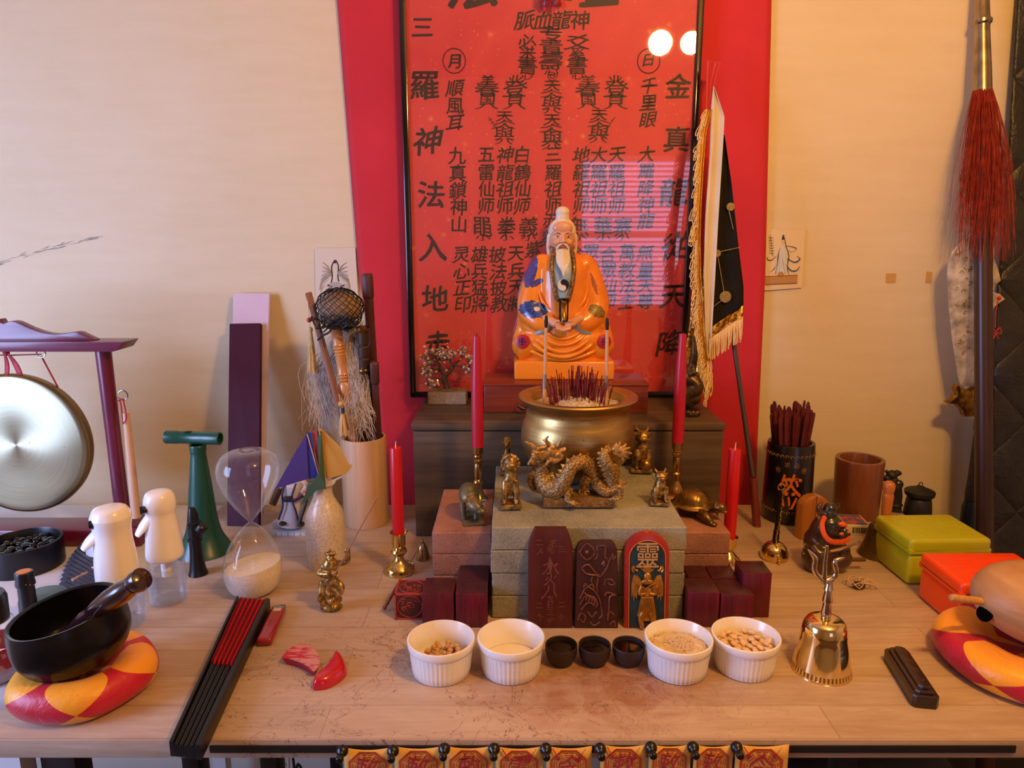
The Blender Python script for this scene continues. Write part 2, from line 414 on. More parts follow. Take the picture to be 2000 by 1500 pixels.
def poster_mat():
    n = NT('poster_print'); v = n.co((1, 1, 1))
    c = n.ramp(n.noise(v, 5, 5, .6, .5), [(.3, '#cc3436'), (.7, '#de4a44')])
    vo = n.n('ShaderNodeTexVoronoi', feature='F1'); vo.inputs['Scale'].default_value = 75; vo.inputs['Randomness'].default_value = 1; n.l(v, vo.inputs['Vector'])
    vo2 = n.n('ShaderNodeTexVoronoi', feature='F1'); vo2.inputs['Scale'].default_value = 24; n.l(v, vo2.inputs['Vector'])
    cl = n.noise(v, 9, 3)
    s1 = n.math('MULTIPLY', n.math('SUBTRACT', 1.0, n.math('MULTIPLY', vo.outputs['Distance'], 5), clamp=True), n.math('MULTIPLY', n.math('SUBTRACT', cl, .38, clamp=True), 6), clamp=True)
    s2 = n.math('POWER', n.math('SUBTRACT', 1.0, n.math('MULTIPLY', vo2.outputs['Distance'], 4.5), clamp=True), 2)
    cr = n.n('ShaderNodeSeparateColor'); n.l(vo2.outputs['Color'], cr.inputs[0])
    s2 = n.math('MULTIPLY', s2, n.math('GREATER_THAN', cr.outputs[0], .35))
    c = n.mix(n.math('MULTIPLY', s1, .6), c, '#f0a070'); c = n.mix(n.math('MULTIPLY', s2, .8), c, '#f5a04a')
    n.base(c); n.pset(Roughness=.6); return n.m
MB().box(((FX0+FX1)/2, PY0+.0085, (FZ0+FZ1)/2), (FX1-FX0-.02, .003, FZ1-FZ0-.02)).build('print', poster_mat(), t, smooth=0)
ink = M('poster_ink', '#2a1712', .6)
PL = PY0+.0064
wr = MB(); random.seed(11)
def PW(ch, px, py, s, sy=None, slant=.12, weight=.013, fit=False, tilt=.06):
    p = W(px, py, PL); k = (W(px+1, py, PL).x-p.x); kz = (p.z-W(px, py+1, PL).z)
    vs_ = len(wr.v); write(wr, ch, p.x, p.z, s*k*1.08, (sy or s)*kz*1.08, slant, weight, fit, tilt, fn=lambda q: (q[0], PL, q[2]))
for ch, x, y, s in [('三', 825, 53, 42), ('羅', 830, 167, 56), ('神', 836, 275, 54), ('法', 842, 380, 52), ('入', 846, 484, 54), ('地', 850, 582, 50), ('走', 853, 672, 48),
                    ('金', 1325, 168, 48), ('真', 1322, 272, 50), ('龍', 1317, 375, 54), ('從', 1319, 480, 52), ('天', 1315, 578, 48), ('降', 1309, 670, 48)]: PW(ch, x, y, s, weight=.017)
for ch, x, y, s in [('法', 925, -33, 100), ('壇', 1160, -36, 100)]: PW(ch, x, y, s, weight=.022)
for ch, x in zip('脈血龍神', (1025, 1061, 1097, 1133)): PW(ch, x, 39, 37)
PW('月', 887, 120, 28, weight=.02); PW('日', 1267, 117, 26, weight=.02)
for cx in (887, 1267):
    c0 = W(cx, 119, PL); k = W(cx+22, 119, PL).x-c0.x
    wr.tube([c0+V((k*cos(a*pi/16), 0, k*1.03*sin(a*pi/16))) for a in range(32)], .0009, 5, closed=True, flat=1)
def col(chars, x, ys, s, dx=0):
    for i, ch in enumerate(chars): PW(ch, x+dx*i, ys[i], s)
col('順風耳', 889, (172, 207, 240), 33); col('千里眼', 1267, (168, 200, 234), 32)
col('九真鎖神山', 893, (304, 338, 371, 404, 438), 33, .9)
Y4 = (302, 337, 369, 402)
for chs, x in (('五雷仙师', 950), ('神龍祖师', 987), ('白鶴仙师', 1020), ('三羅祖师', 1081), ('地羅祖师', 1136), ('大羅祖师', 1170), ('天羅祖师', 1205)): col(chs, x, Y4, 32)
col('大羅降神龍', 1263, (301, 334, 367, 399, 431), 31, -.3)
YL = (497, 530, 562, 594)
col('灵心正印', 901, YL, 32, 1); col('雄兵猛將', 936, YL, 32, .6); col('披法披教', 972, YL, 32, 1); col('天兵天將', 1008, (495, 529, 560, 592), 31)
col('合眾仙师', 1188, (497, 528, 558, 588), 31); col('萬教法主', 1225, (493, 527, 557, 588), 31); col('無量天尊', 1261, (493, 527, 558, 588), 31)
col('眾神', 1154, (492, 524), 31); PW('合', 1124, 495, 30); PW('紫', 1042, 487, 32)
PW('赤', 1077, 430, 32); PW('教', 1074, 464, 30)
def talis(parts, x, y, w, h):
    """a stacked charm sign: characters squeezed on top of one another"""
    n_ = sum(p[1] for p in parts); yy = y-h/2
    for ch, fr_, wf in parts:
        hh = h*fr_/n_; PW(ch, x, yy+hh/2, w*wf, hh*1.12, slant=.03, weight=.010, fit=True, tilt=0); yy += hh
talis([('必', 1, .95), ('米', .8, .9), ('書', 1.2, 1), ('心', .5, .6)], 1030, 112, 34, 84)
talis([('专', 1, .95), ('青', 1, 1), ('壽', 1.2, 1), ('心', .5, .6)], 1077, 100, 42, 92)
talis([('爻', 1, 1.3), ('奚', .8, .8), ('書', 1.2, 1), ('心', .5, .6)], 1128, 112, 36, 84)
for x in (952, 1149): talis([('羊', .7, .6), ('春', 1, 1.05), ('国', .8, .6), ('八', .4, 1)], x, 180, 42, 64)
for x in (1006, 1203): talis([('业', .5, .6), ('登', 1.1, 1.05), ('目', .7, .55), ('八', .4, 1)], x, 180, 42, 64)
for x, y, h in ((985, 250, 62), (1078, 190, 62), (1078, 258, 66), (1170, 247, 62)):
    talis([('天', .7, .75), ('仌', .6, 1.05), ('與', 1, .9), ('八', .35, .8)], x, y, 40, h)
sp = []
c0 = W(1078, 148, PL)
for k in range(30): a = k*.45; r_ = .0015+.00033*k; sp.append(c0+V((r_*cos(a), 0, r_*sin(a))))
wr.tube(sp, .0008, 5)
for x, top_ in ((943, '黽'), (989, '拳'), (1033, '義'), (1132, '無'), (1178, '華'), (1216, '寨')): talis([(top_, 1.2, 1), ('小', .4, .8)], x, 448, 33, 42)
for x, sg in ((960, 1), (1195, -1)):
    a, b_ = W(x-6*sg, 228, PL), W(x+10*sg, 252, PL); wr.tube([a, b_], .0007, 4)
    for q in (.25, .5, .75): p = a.lerp(b_, q); wr.tube([p+V((-.004, 0, -.002)), p+V((.004, 0, .003))], .0006, 4)
wr.build('lettering', ink, t, smooth=0)
MB().box(((FX0+FX1)/2, PY0+.004, (FZ0+FZ1)/2), (FX1-FX0-.018, .0015, FZ1-FZ0-.018)).build('glass_pane', glassy('poster_glass', '#ffffff', .0, 1.5, .018, boost=1.6), t, smooth=0)
# red satin rosette on the top of the poster
rs = MB(); random.seed(5)
c0 = W(1080, -8, PY0-.02)
for k in range(26):
    a = random.uniform(0, 2*pi); d = V((cos(a)*random.uniform(.004, .026), random.uniform(-.012, .006), sin(a)*random.uniform(.002, .014)))
    rs.ell(c0+d, (random.uniform(.006, .012), .004, random.uniform(.004, .008)), seg=10, rings=6, rot=(random.uniform(0, 3), random.uniform(0, 3), random.uniform(0, 3)))
tag(rs.blob('satin_bow', M('red_satin', '#8e0f1c', .35, sheen=.3), vox=.0016, sm=1), 'gathered dark red satin bow at the top of the framed poster', 'bow')

# ================================================================ dark cabinet, wood box, stones
CX0, CX1, CYF = W(803, 828, 1.33).x, W(1418, 828, 1.33).x, 1.33
dkw = wood('dark_ash', '#3a2d1d', '#50402b', '#615037', axis=0, rough=.5)
t = thing('storage_cabinet', 'low dark wood-grain storage cabinet standing behind the stone pavers', 'cabinet', (0, 0, 0))
MB().box(((CX0+CX1)/2, 1.453, (TABLE+.968)/2), (CX1-CX0-.006, .24, .968-TABLE-.001), bev=.001).build('body', dkw, t)
MB().box(((CX0+CX1)/2, 1.4535, .9765), (CX1-CX0, .247, .0135), bev=.0015).build('top_board', dkw, t)
BZ = 1.044; bx0, bx1 = W(945, 807, 1.418).x, W(1265, 807, 1.418).x
red_w = wood('red_wood', '#5a1d10', '#7c2e18', '#93401f', axis=0, rough=.35, coat=.3)
t = thing('lacquered_box', 'reddish brown wooden box under the seated statue', 'box', (0, 0, 0))
MB().box(((bx0+bx1)/2, 1.4785, (CAB_Z+BZ-.004)/2), (bx1-bx0, .119, BZ-.004-CAB_Z), bev=.003).build('body', red_w, t)
MB().box(((bx0+bx1)/2, 1.4785, BZ-.0025), (bx1-bx0+.003, .122, .005), bev=.0015).build('lid', red_w, t)
kb = W(1021, 797, 1.405)
MB().tube([kb+V((-.011, .004, .006)), kb+V((-.009, -.002, .006)), kb+V((-.004, -.004, .001)), kb+V((.004, -.004, -.001)), kb+V((.009, .004, .002))], [.002, .0035, .004, .003, .002], 8).build('hook', blackm, t, label='small black curved hook on the front')
def stone(name, c1, c2, c3):
    n = NT(name); v = n.co((1, 1, 1)); a = n.noise(v, 420, 3, .75); b = n.noise(v, 14, 3, .5)
    vo = n.n('ShaderNodeTexVoronoi'); vo.inputs['Scale'].default_value = 700; n.l(v, vo.inputs['Vector'])
    f = n.math('ADD', n.math('MULTIPLY', a, .55), n.math('MULTIPLY', b, .45)); n.base(n.ramp(f, [(.35, c1), (.5, c2), (.66, c3)])); n.pset(Roughness=.92)
    n.b.inputs['Specular IOR Level'].default_value = .2
    n.bump(n.math('ADD', a, vo.outputs['Distance']), .5, .0008); return n.m
def slab(c, d, seed, n_=14, amp=.0011):
    """a rough-edged cast stone"""
    bm = bmesh.new(); bmesh.ops.create_cube(bm, size=1); bmesh.ops.scale(bm, vec=d, verts=bm.verts)
    bmesh.ops.bevel(bm, geom=bm.edges[:], offset=.0016, segments=1, affect='EDGES')
    bmesh.ops.subdivide_edges(bm, edges=[e for e in bm.edges if e.calc_length() > .01], cuts=n_, use_grid_fill=True)
    for v in bm.verts:
        e_ = min(1, sum(1 for i in range(3) if abs(abs(v.co[i])-d[i]/2) < .004)-1)
        k = noise.noise(v.co*130+V((seed*7, 0, 0)))*amp*(1 if e_ else .12)
        v.co -= v.co.normalized()*abs(k)*1.3
    bmesh.ops.translate(bm, vec=c, verts=bm.verts); m = MB(); m.bm(bm); return m
grey = stone('paver_grey', '#68665a', '#928f7c', '#aba690'); redst = stone('paver_red', '#7c5446', '#9f705f', '#b48772')
SX0, SX1 = W(959, 1033, 1.018).x, W(1342, 1033, 1.018).x
wr_ = ['topmost of the central stack, carrying the bronze dragon', 'second from the top of the central stack', 'third from the top of the central stack', 'lowest of the central stack behind the white ramekins']
random.seed(2)
for k in range(4):
    z = TABLE+.0189+.0378*(3-k)
    tag(slab(((SX0+SX1)/2+random.uniform(-.001, .001), 1.171+random.uniform(-.0005, .001), z), (SX1-SX0, .305, .0372), k).build('stone_paver', grey, smooth=30),
        'square grey stone paver, '+wr_[k], 'paver', 'grey pavers stacked in the middle')
RZ0 = .8643
for side, (a, b_) in enumerate(((843, 955), (1345, 1428))):
    x0, x1 = W(a, 1040, 1.086).x, W(b_, 1040, 1.086).x
    if side: x0 = SX1+.0015
    else: x1 = SX0-.0015
    for k in range(3):
        tag(slab(((x0+x1)/2+random.uniform(-.0008, .0008), 1.19, TABLE+.01905+.0381*(2-k)), (x1-x0, .208, .0376), k+9+side).build('red_brick', redst, smooth=30),
            'flat reddish brick %s of the grey pavers, %s' % (('left', 'right')[side], (('topmost, under the small bronze bull', 'topmost, under the bronze turtle')[side], 'middle one of three', 'lowest of three')[k]), 'brick', 'reddish bricks %s of the pavers' % ('left', 'right')[side])
# ================================================================ placing helpers
FWD = V((0, cos(PITCH), -sin(PITCH))); CAMP = V((0, 0, CAMZ))
def mpp(p): return (V(p)-CAMP).dot(FWD)/FPX
def base(px, py, r, z=TABLE):        # centre of a round foot whose front touches the table there
    p = G(px, py, z); return p+V((p.x, p.y, 0)).normalized()*r
def prof(loc, px, rows):             # outline rows (half width, height) measured in the photograph -> metres at the object
    k = mpp(loc); out = []
    for r_, y_ in rows: out.append((r_*k, W(px, y_, loc.y).z-loc.z))
    return out
def zat(loc, px, py): return W(px, py, loc.y).z-loc.z
def smooth_prof(p, n=4):
    out = []
    for i in range(len(p)-1):
        p0, p1, p2, p3 = p[max(i-1, 0)], p[i], p[i+1], p[min(i+2, len(p)-1)]
        for k in range(n):
            t = k/n; q = []
            for a in (0, 1): q.append(.5*((2*p1[a])+(-p0[a]+p2[a])*t+(2*p0[a]-5*p1[a]+4*p2[a]-p3[a])*t*t+(-p0[a]+3*p1[a]-3*p2[a]+p3[a])*t**3))
            out.append((max(q[0], 0), q[1]))
    return out+[p[-1]]
def spl(pts, n=6):
    pts = [V(p) for p in pts]; out = []
    for i in range(len(pts)-1):
        p0, p1, p2, p3 = pts[max(i-1, 0)], pts[i], pts[i+1], pts[min(i+2, len(pts)-1)]
        for k in range(n):
            t = k/n; out.append(.5*((2*p1)+(-p0+p2)*t+(2*p0-5*p1+4*p2-p3)*t*t+(-p0+3*p1-3*p2+p3)*t**3))
    return out+[pts[-1]]
def lerp_list(vals, n):
    out = []
    for i in range(n):
        t = i/(n-1)*(len(vals)-1); k = min(int(t), len(vals)-2); out.append(vals[k]+(vals[k+1]-vals[k])*(t-k))
    return out

# ---------------------------------------------------------------- gong
maroon = M('maroon_lacquer', '#5b1430', .33, var='#6b1a38', vs=12, coat=.3)
SIDEZ = .737
gy = G(200, 1068, SIDEZ).y+.035
gx0 = W(40, 866, gy).x
t = thing('gong_stand', 'maroon wooden gong stand with a scrolled crest, left end of the table', 'gong stand', (gx0, gy, SIDEZ))
def lx(px, py): p = W(px, py, gy); return p.x-gx0, p.z-SIDEZ
zb, zt = lx(200, 683)[1], lx(200, 664)[1]
xr = lx(258, 672)[0]
bmx = MB(); e_ = .02
bmx.prism([(-xr, zt), (xr, zt), (xr-.012, zb+.004), (xr-.024, zb), (-xr+.024, zb), (-xr+.012, zb+.004)], -.028, .028, bev=.0015)
bmx.build('crossbar', maroon, t)
cr = [(0, 300), (25, 335), (75, 318), (130, 322), (230, 370), (330, 405), (430, 418), (520, 408), (590, 400), (640, 420), (720, 460)]
crp = []
kx = lx(190, 664)[0]/720
for x, y in cr: crp.append((x*kx, lx(100, 550+y/4)[1]+.003))
crp = smooth_prof(crp, 3)
crest = [(x, max(z, zt-.001)) for x, z in crp]; crest += [(crest[-1][0], zt-.002)]
MB().prism([(-x, z) for x, z in crest[::-1]]+crest[1:], -.010, .010, bev=.002).build('crest', maroon, t)
lgx = lx(202, 690)[0]; lgb = lx(243, 1030)[0]
for s in (-1, 1):
    MB().tube([(s*lgx, 0, zb), (s*(lgx+lgb)/2, 0, .2), (s*lgb, 0, .03)], [.0145, .0135, .0145], 20).build('leg', maroon, t)
xb = lx(292, 1050)[0]
MB().box((0, 0, .017), (xb*2, .07, .034), bev=.003).build('base', maroon, t)
for s in (-1, 1): MB().box((s*lgb, .0, .015), (.06, .16, .03), bev=.003).build('foot', maroon, t)
steel = M('steel', '#9a9a9c', .25, 1); redcord = M('red_cord', '#b02030', .6, var='#8e1525', vs=200)
hz = lx(80, 690)[1]; hx = lx(80, 690)[0]
for s in (-1, 1):
    r_ = MB(); r_.tube([(s*hx+.0085*cos(a*pi/10), 0, hz+.0085*sin(a*pi/10)) for a in range(20)], .0013, 8, closed=True).tube([(s*hx, 0, hz+.0085), (s*hx, 0, zb+.002)], .0014, 8)
    r_.build('screw_eye', steel, t)
hk = lx(240, 772)
r_ = MB(); r_.tube([(hk[0]+.0095*cos(a*pi/10-2.4), 0, hk[1]+.0095*sin(a*pi/10-2.4)) for a in range(17)], .0012, 8).tube([(hk[0]-.008, 0, hk[1]-.005), (hk[0]-.018, 0, hk[1]-.004)], .0012, 8)
r_.build('hook', steel, t, label='thin steel open hook on the outside of the right leg')
# the gong
GR = 140*mpp((gx0, gy, 1.0))
gzc = lx(40, 866)[1]+SIDEZ
def gong_mat():
    n = NT('gong_brass'); tc = n.n('ShaderNodeTexCoord'); sp = n.n('ShaderNodeSeparateXYZ'); n.l(tc.outputs['Object'], sp.inputs[0])
    ang = n.math('ARCTAN2', sp.outputs[2], sp.outputs[0]); r2 = n.math('SQRT', n.math('ADD', n.math('MULTIPLY', sp.outputs[0], sp.outputs[0]), n.math('MULTIPLY', sp.outputs[2], sp.outputs[2])))
    cv = n.n('ShaderNodeCombineXYZ'); n.l(n.math('MULTIPLY', r2, 900), cv.inputs[0]); n.l(n.math('MULTIPLY', ang, .8), cv.inputs[1])
    f = n.noise(cv.outputs[0], 1, 3); sp2 = n.noise(n.co((1, 1, 1)), 60, 3, .7)
    c = n.ramp(f, [(.2, '#9a9474'), (.8, '#b2ac8c')])
    c = n.mix(n.math('GREATER_THAN', sp2, .735), c, '#2c2a22')
    rim = n.math('GREATER_THAN', r2, GR*.965); c = n.mix(rim, c, '#8a7448')
    n.base(c); n.pset(Metallic=.92, Roughness=.34, Anisotropic=.85)
    tn = n.n('ShaderNodeTangent', direction_type='RADIAL', axis='Y'); n.l(tn.outputs[0], n.b.inputs['Tangent']); return n.m
GM = gong_mat()
pr = [(0.0001, 0), (GR*.35, 0), (GR*.9, .001), (GR*.965, .0025), (GR, .006), (GR*1.004, .012), (GR*.99, .022), (GR*.98, .022), (GR*.985, .012), (GR*.95, .006), (0.0001, .004)]
gt = thing('brass_gong', 'round brushed brass gong hanging from red cords in the maroon stand', 'gong', (gx0, gy-.012, gzc))
g = MB().lathe(pr, 96, RX(-pi/2), cap=False).build('gong_disc', GM, gt)
gc = MB()
for s in (-1, 1): gc.tube([(s*hx, .012, hz-.006+SIDEZ-gzc), (s*GR*.6, .018, GR*.80)], .0016, 6)
gc.tube([(-hx, .012, hz-.002+SIDEZ-gzc), (0, .012, hz-.004+SIDEZ-gzc), (hx, .012, hz-.002+SIDEZ-gzc)], .0014, 6)
gc.build('hanging_cord', redcord, gt)
rb = MB()
cxk = lx(18, 700)[0]; zk = lx(18, 688)[1]+SIDEZ-gzc
for dx0, dx1, w0 in ((-.002, -.004, .007), (.004, .022, .009)):
    zb_ = GR*.985
    rb.grid(lambda u, v: (cxk+dx0+(dx1-dx0)*v+(u-.5)*w0*(.5+.8*sin(v*2.2)), .004+.004*sin(v*3), zk+(zb_-zk)*v), 4, 8)
rb.ell((cxk, .006, zk), (.006, .005, .004))
rb.build('ribbon', redcord, gt, solid=.0008)
# hanging mallet
mt = thing('gong_mallet', 'pale wooden gong mallet hanging by a red cord from the stand hook', 'mallet', (gx0+hk[0], gy, SIDEZ+hk[1]))
h_ = hk
a0 = lx(246, 806); a1 = lx(266, 1010)
MB().tube([(a0[0]-h_[0], 0, a0[1]-h_[1]), ((a0[0]+a1[0])/2-h_[0], 0, (a0[1]+a1[1])/2-h_[1]), (a1[0]-h_[0], 0, a1[1]-h_[1])], [.0062, .0082, .0095], 16).build('handle', wood('pale_stick', '#c99f7d', '#d9b293', '#e0bea0', axis=2), mt)
q = V((a0[0]-h_[0], -.004, a0[1]-h_[1]))
MB().tube(spl([(0, -.002, -.006), q+V((.004, -.004, .004)), q+V((.004, -.006, -.012)), q+V((-.003, -.006, -.02))]), .0016, 6).tube(spl([(0, -.003, -.008), (-.008, -.004, -.01), (-.004, -.004, -.014), q+V((-.006, 0, -.02))]), .0016, 6).build('cord', redcord, mt)

# ---------------------------------------------------------------- the two leaning boards
def leaning(name, label, tl, tr, bl, br, ytop, ybot_z, thick, mat, rnd=0):
    """a board given by its four corners in the photograph, its foot on the table and its top at depth ytop"""
    A, B = W(*tl, ytop), W(*tr, ytop); Cc, D = G(*bl, ybot_z), G(*br, ybot_z)
    n_ = (B-A).cross(Cc-A).normalized()
    if n_.y < 0: n_ = -n_
    c0 = (Cc+D)/2; m = MB()
    pts = [A, B, D, Cc]; o = len(m.v)
    f0 = [p-c0 for p in pts]; b0 = [p-c0+n_*thick for p in pts]
    bm = bmesh.new(); vv = [bm.verts.new(p) for p in f0+b0]
    for f in ((0, 1, 2, 3), (7, 6, 5, 4), (0, 4, 5, 1), (1, 5, 6, 2), (2, 6, 7, 3), (3, 7, 4, 0)): bm.faces.new([vv[i] for i in f])
    bmesh.ops.recalc_face_normals(bm, faces=bm.faces)
    bmesh.ops.bevel(bm, geom=bm.edges[:], offset=.0012, segments=2, affect='EDGES')
    m.bm(bm); o = m.build(name, mat); o.location = c0; return tag(o, label, 'board')
leaning('wooden_board', 'tall narrow dark purple wooden board leaning in front of the pale lavender board', (448, 632), (509, 631), (443, 1027), (506, 1029), 1.552, TABLE+.001, .012, M('purple_paint', '#3c1428', .6, var='#44182e', vs=9, spec=.2))
leaning('painted_board', 'tall pale lavender painted board leaning on the wall behind the purple board', (455, 573), (527, 573), (446, 1003), (513, 1003), 1.582, TABLE+.001, .008, M('lavender_paint', '#cdb9cc', .5, var='#d6c4d2', vs=6))

# ---------------------------------------------------------------- bamboo pot and what stands in it
bp = base(717, 1036, .047)
bp_top = zat(bp, 717, 852)
t = thing('bamboo_pot', 'tall pale bamboo pot holding the sticks, whisk and dagger', 'pot', bp)
bamb = wood('bamboo_pale', '#b98f66', '#c9a27a', '#d4b08a', axis=2, rough=.45)
rr = 43*mpp(bp)
MB().lathe([(rr*.96, 0), (rr, .004), (rr*1.0, bp_top*.5), (rr*1.0, bp_top-.003), (rr*.985, bp_top), (rr*.90, bp_top), (rr*.88, bp_top-.004), (rr*.88, .012), (.0001, .012)], 48).build('cylinder', bamb, t)
def stick_m(p0px, p1px, y0, y1):
    a, b = W(*p0px, y0), W(*p1px, y1); return a, b
inb = V((bp.x, bp.y, TABLE+.02))
# wooden pointer with tassels
a, b = W(602, 571, 1.44), W(668, 812, 1.37)
b2 = b+(b-a)*.12
t = thing('wooden_ruler', 'flat brown wooden ruler with a cream tassel and red bead at its top', 'ruler', b2)
dr = (a-b2).normalized()
def local(p): return V(p)-b2
side = V((1, 0, 0)); side = (side-dr*side.dot(dr)).normalized(); nn = dr.cross(side)
mm = Matrix((side, nn, dr)).transposed().to_4x4()
L_ = (a-b2).length
MB().box((0, 0, L_/2), (.0135, .006, L_), mm, bev=.0025).box((.002, -.0035, L_/2-.01), (.0012, .001, L_-.04), mm).build('blade', wood('ruler_wood', '#6b3c1b', '#84502a', '#935c31', axis=2), t)
tas = M('tassel_cream', '#d6b271', .6, var='#e3c487', vs=300)
def tassel(root_, p, top, length, w_, n_=60, seed=1, name='tassel', mat=None, label=None):
    rnd = random.Random(seed); m = MB(); p = V(p)
    m.tube([p+V(top), p], .0007, 5)
    m.ell(p+V((0, 0, -.004)), (w_*.32, w_*.32, .006), seg=10, rings=6)
    for k in range(n_):
        a_ = rnd.uniform(0, 2*pi); r0 = w_*.25; r1 = w_*rnd.uniform(.2, .62)
        m.tube([p+V((cos(a_)*r0*.6, sin(a_)*r0*.6, -.005)), p+V((cos(a_)*r0*1.3, sin(a_)*r0*1.3, -length*.35)), p+V((cos(a_)*r1, sin(a_)*r1, -length*rnd.uniform(.93, 1)))], .0006, 4)
    return m.build(name, mat or tas, root_, label=label) if label else m.build(name, mat or tas, root_)
pt = W(606, 640, 1.425)
tassel(t, local(pt), local(W(601, 588, 1.43))-local(pt), W(606, 642, 1.425).z-W(606, 732, 1.425).z, .017)
MB().ell(local(W(604, 625, 1.425)), .0052).build('bead', M('red_bead', '#c8202a', .25), t, label='round red bead on the cord')
pt = W(668, 801, 1.355)
tassel(t, local(pt), local(W(662, 770, 1.36))-local(pt), .052, .015, seed=4)
MB().ell(local(W(666, 789, 1.352)), .0058).build('bead', M('bone_bead', '#c9a15c', .4), t, label='small pale wooden bead')
MB().lathe([(.004, -.006), (.0055, -.004), (.0055, .006), (.004, .008)], 12, T(*local(W(668, 801, 1.352)))).build('clasp', steel, t)
# mallet with netted head
hp = W(663, 602, 1.395)
hb = W(690, 850, bp.y-.004); hb = hb+(hb-W(655, 636, 1.39)).normalized()*.03
t = thing('netted_mallet', 'turned honey-coloured mallet with its round tan head wrapped in black net', 'mallet', hb)
tp = W(655, 636, 1.39)-hb
axm = aim((0, 0, 0), tp); Lm = tp.length
k = mpp(hp)
hpz = [(.0112, 0), (.0112, .30), (.0125, .34), (.0095, .345), (.0125, .36), (.0095, .37), (.0125, .38), (.0105, .40), (.0135, .46), (.0145, .50), (.0125, .545), (.0095, .56), (.0125, .575), (.0098, .585), (.0128, .6), (.0098, .612), (.0125, .622), (.0102, .64), (.0102, .70), (.0105, .76), (.0118, .78), (.0095, .79), (.012, .80), (.0095, .815), (.0122, .825), (.0095, .84), (.0122, .85), (.0098, .87), (.0112, .93), (.0118, 1.0)]
MB().lathe([(r_, z_*Lm) for r_, z_ in hpz], 24, axm).build('handle', wood('honey_wood', '#b0713a', '#c98a4e', '#d39a5e', axis=2, rough=.3, coat=.3), t)
hc = hp-hb
MB().ell(hc, (.042, .036, .034), seg=28, rings=18).build('head', M('felt_tan', '#8f7458', .85, var='#a08466', vs=40, bump=.4, bs=120), t)
net = MB(); rn = random.Random(4)
for k_ in range(18):
    for s in (-1, 1):
        pts = []
        for i in range(20):
            th = .12+i/19*2.75; ph = 2*pi*k_/18+s*th*1.0+rn.uniform(-.03, .03)
            w_ = 1.10+.03*sin(th*9+k_)
            pts.append(hc+V((.043*w_*sin(th)*cos(ph), .037*w_*sin(th)*sin(ph), .036*w_*cos(th)-(.004 if th > 2 else 0))))
        net.tube(pts, .00085, 4, cap=False)
for k_ in range(30):
    c_ = hc+V((rn.uniform(-.036, .03), -.03+rn.uniform(-.012, .004), rn.uniform(-.034, -.012)))
    net.tube(spl([c_, c_+V((rn.uniform(-.02, .02), rn.uniform(-.006, .006), rn.uniform(-.016, .01))), c_+V((rn.uniform(-.02, .02), 0, rn.uniform(-.014, .006)))], 4), .0014, 4)
net.tube(spl([hc+V((-.004, -.036, -.028)), hc+V((-.012, -.04, -.042)), hc+V((-.028, -.03, -.05)), hc+V((-.04, -.02, -.06))]), .0022, 6)
net.build('net', M('net_black', '#0c0b0b', .7), t)
# horse tail whisk
t = thing('horsehair_whisk', 'loose pale grey horsehair whisk hanging over the bamboo pot', 'whisk', (bp.x, bp.y, TABLE+.02))
wh0 = V((bp.x, bp.y, TABLE+.02)); rn = random.Random(9); hair = MB(); hair2 = MB()
tip = W(690, 640, 1.40)-wh0
for k_ in range(560):
    a0_ = tip+V((rn.gauss(0, .012), rn.gauss(0, .004)+.02, rn.gauss(0, .006)))
    if k_ % 10 < 4:   # falls right of the handle into the pot
        e_ = W(rn.uniform(655, 735), rn.uniform(800, 865), rn.uniform(1.36, 1.39))-wh0; m_ = W(rn.uniform(672, 712), rn.uniform(690, 740), rn.uniform(1.39, 1.41))-wh0; n_ = W(rn.uniform(678, 722), rn.uniform(740, 800), rn.uniform(1.385, 1.40))-wh0
    else:             # sweeps out to the left
        q = rn.random()
        m_ = W(rn.gauss(655, 14), rn.uniform(670, 720), rn.uniform(1.42, 1.45))-wh0; n_ = W(rn.gauss(618+26*q, 14), rn.uniform(720, 770), rn.uniform(1.42, 1.45))-wh0; e_ = W(rn.gauss(618+55*q, 16), rn.uniform(790, 850), rn.uniform(1.40, 1.43))-wh0
        a0_ = a0_+V((-.01, .02, 0))
    hair.tube(spl([a0_, m_, n_, e_], 4), [.00028]*13, 3, cap=False)
hair.build('hair', M('horse_hair', '#d8cdc2', .45, var='#b5a89c', vs=60), t)
MB().tube([(0, -.01, 0), tip+V((0, .01, -.02))], .005, 10).build('handle', wood('dark_turned', '#2b1b14', '#3a251a', axis=2), t)
# dagger in a dark scabbard
a, b = W(709, 641, 1.385), W(716, 850, bp.y+.012); b = b+(b-a)*.25
t = thing('short_sword', 'short sword with a ribbed dark wooden grip and brass collars in the pot', 'sword', b)
mx = aim((0, 0, 0), a-b); L_ = (a-b).length
f_ = lambda py: ((py-641)/(850-641))/1.25
def zz(py): return L_*(1-f_(py))
MB().lathe([(.0125, 0), (.0125, zz(735)), (.0125, zz(722))], 20, mx, sy=.6).build('scabbard', wood('dark_turned', '#2b1b14', '#3a251a', axis=2), t)
gr = [(.009, zz(720)), (.0105, zz(700)), (.0105, zz(698)), (.0085, zz(696)), (.0085, zz(694)), (.0105, zz(692)), (.0105, zz(675)), (.0085, zz(673)), (.0085, zz(671)), (.0108, zz(669)), (.0108, zz(646))]
MB().lathe(gr, 20, mx).build('grip', wood('dark_turned', '#2b1b14', '#3a251a', axis=2), t)
brass_d = M('brass_aged', '#9a7a3c', .32, 1, var='#6f5526', vs=50)
MB().lathe([(.0001, zz(639)), (.0135, zz(639)), (.014, zz(643)), (.011, zz(648))], 20, mx).build('pommel', brass_d, t)
MB().lathe([(.011, zz(716)), (.0125, zz(718)), (.0125, zz(722)), (.011, zz(724))], 20, mx).build('collar', brass_d, t)
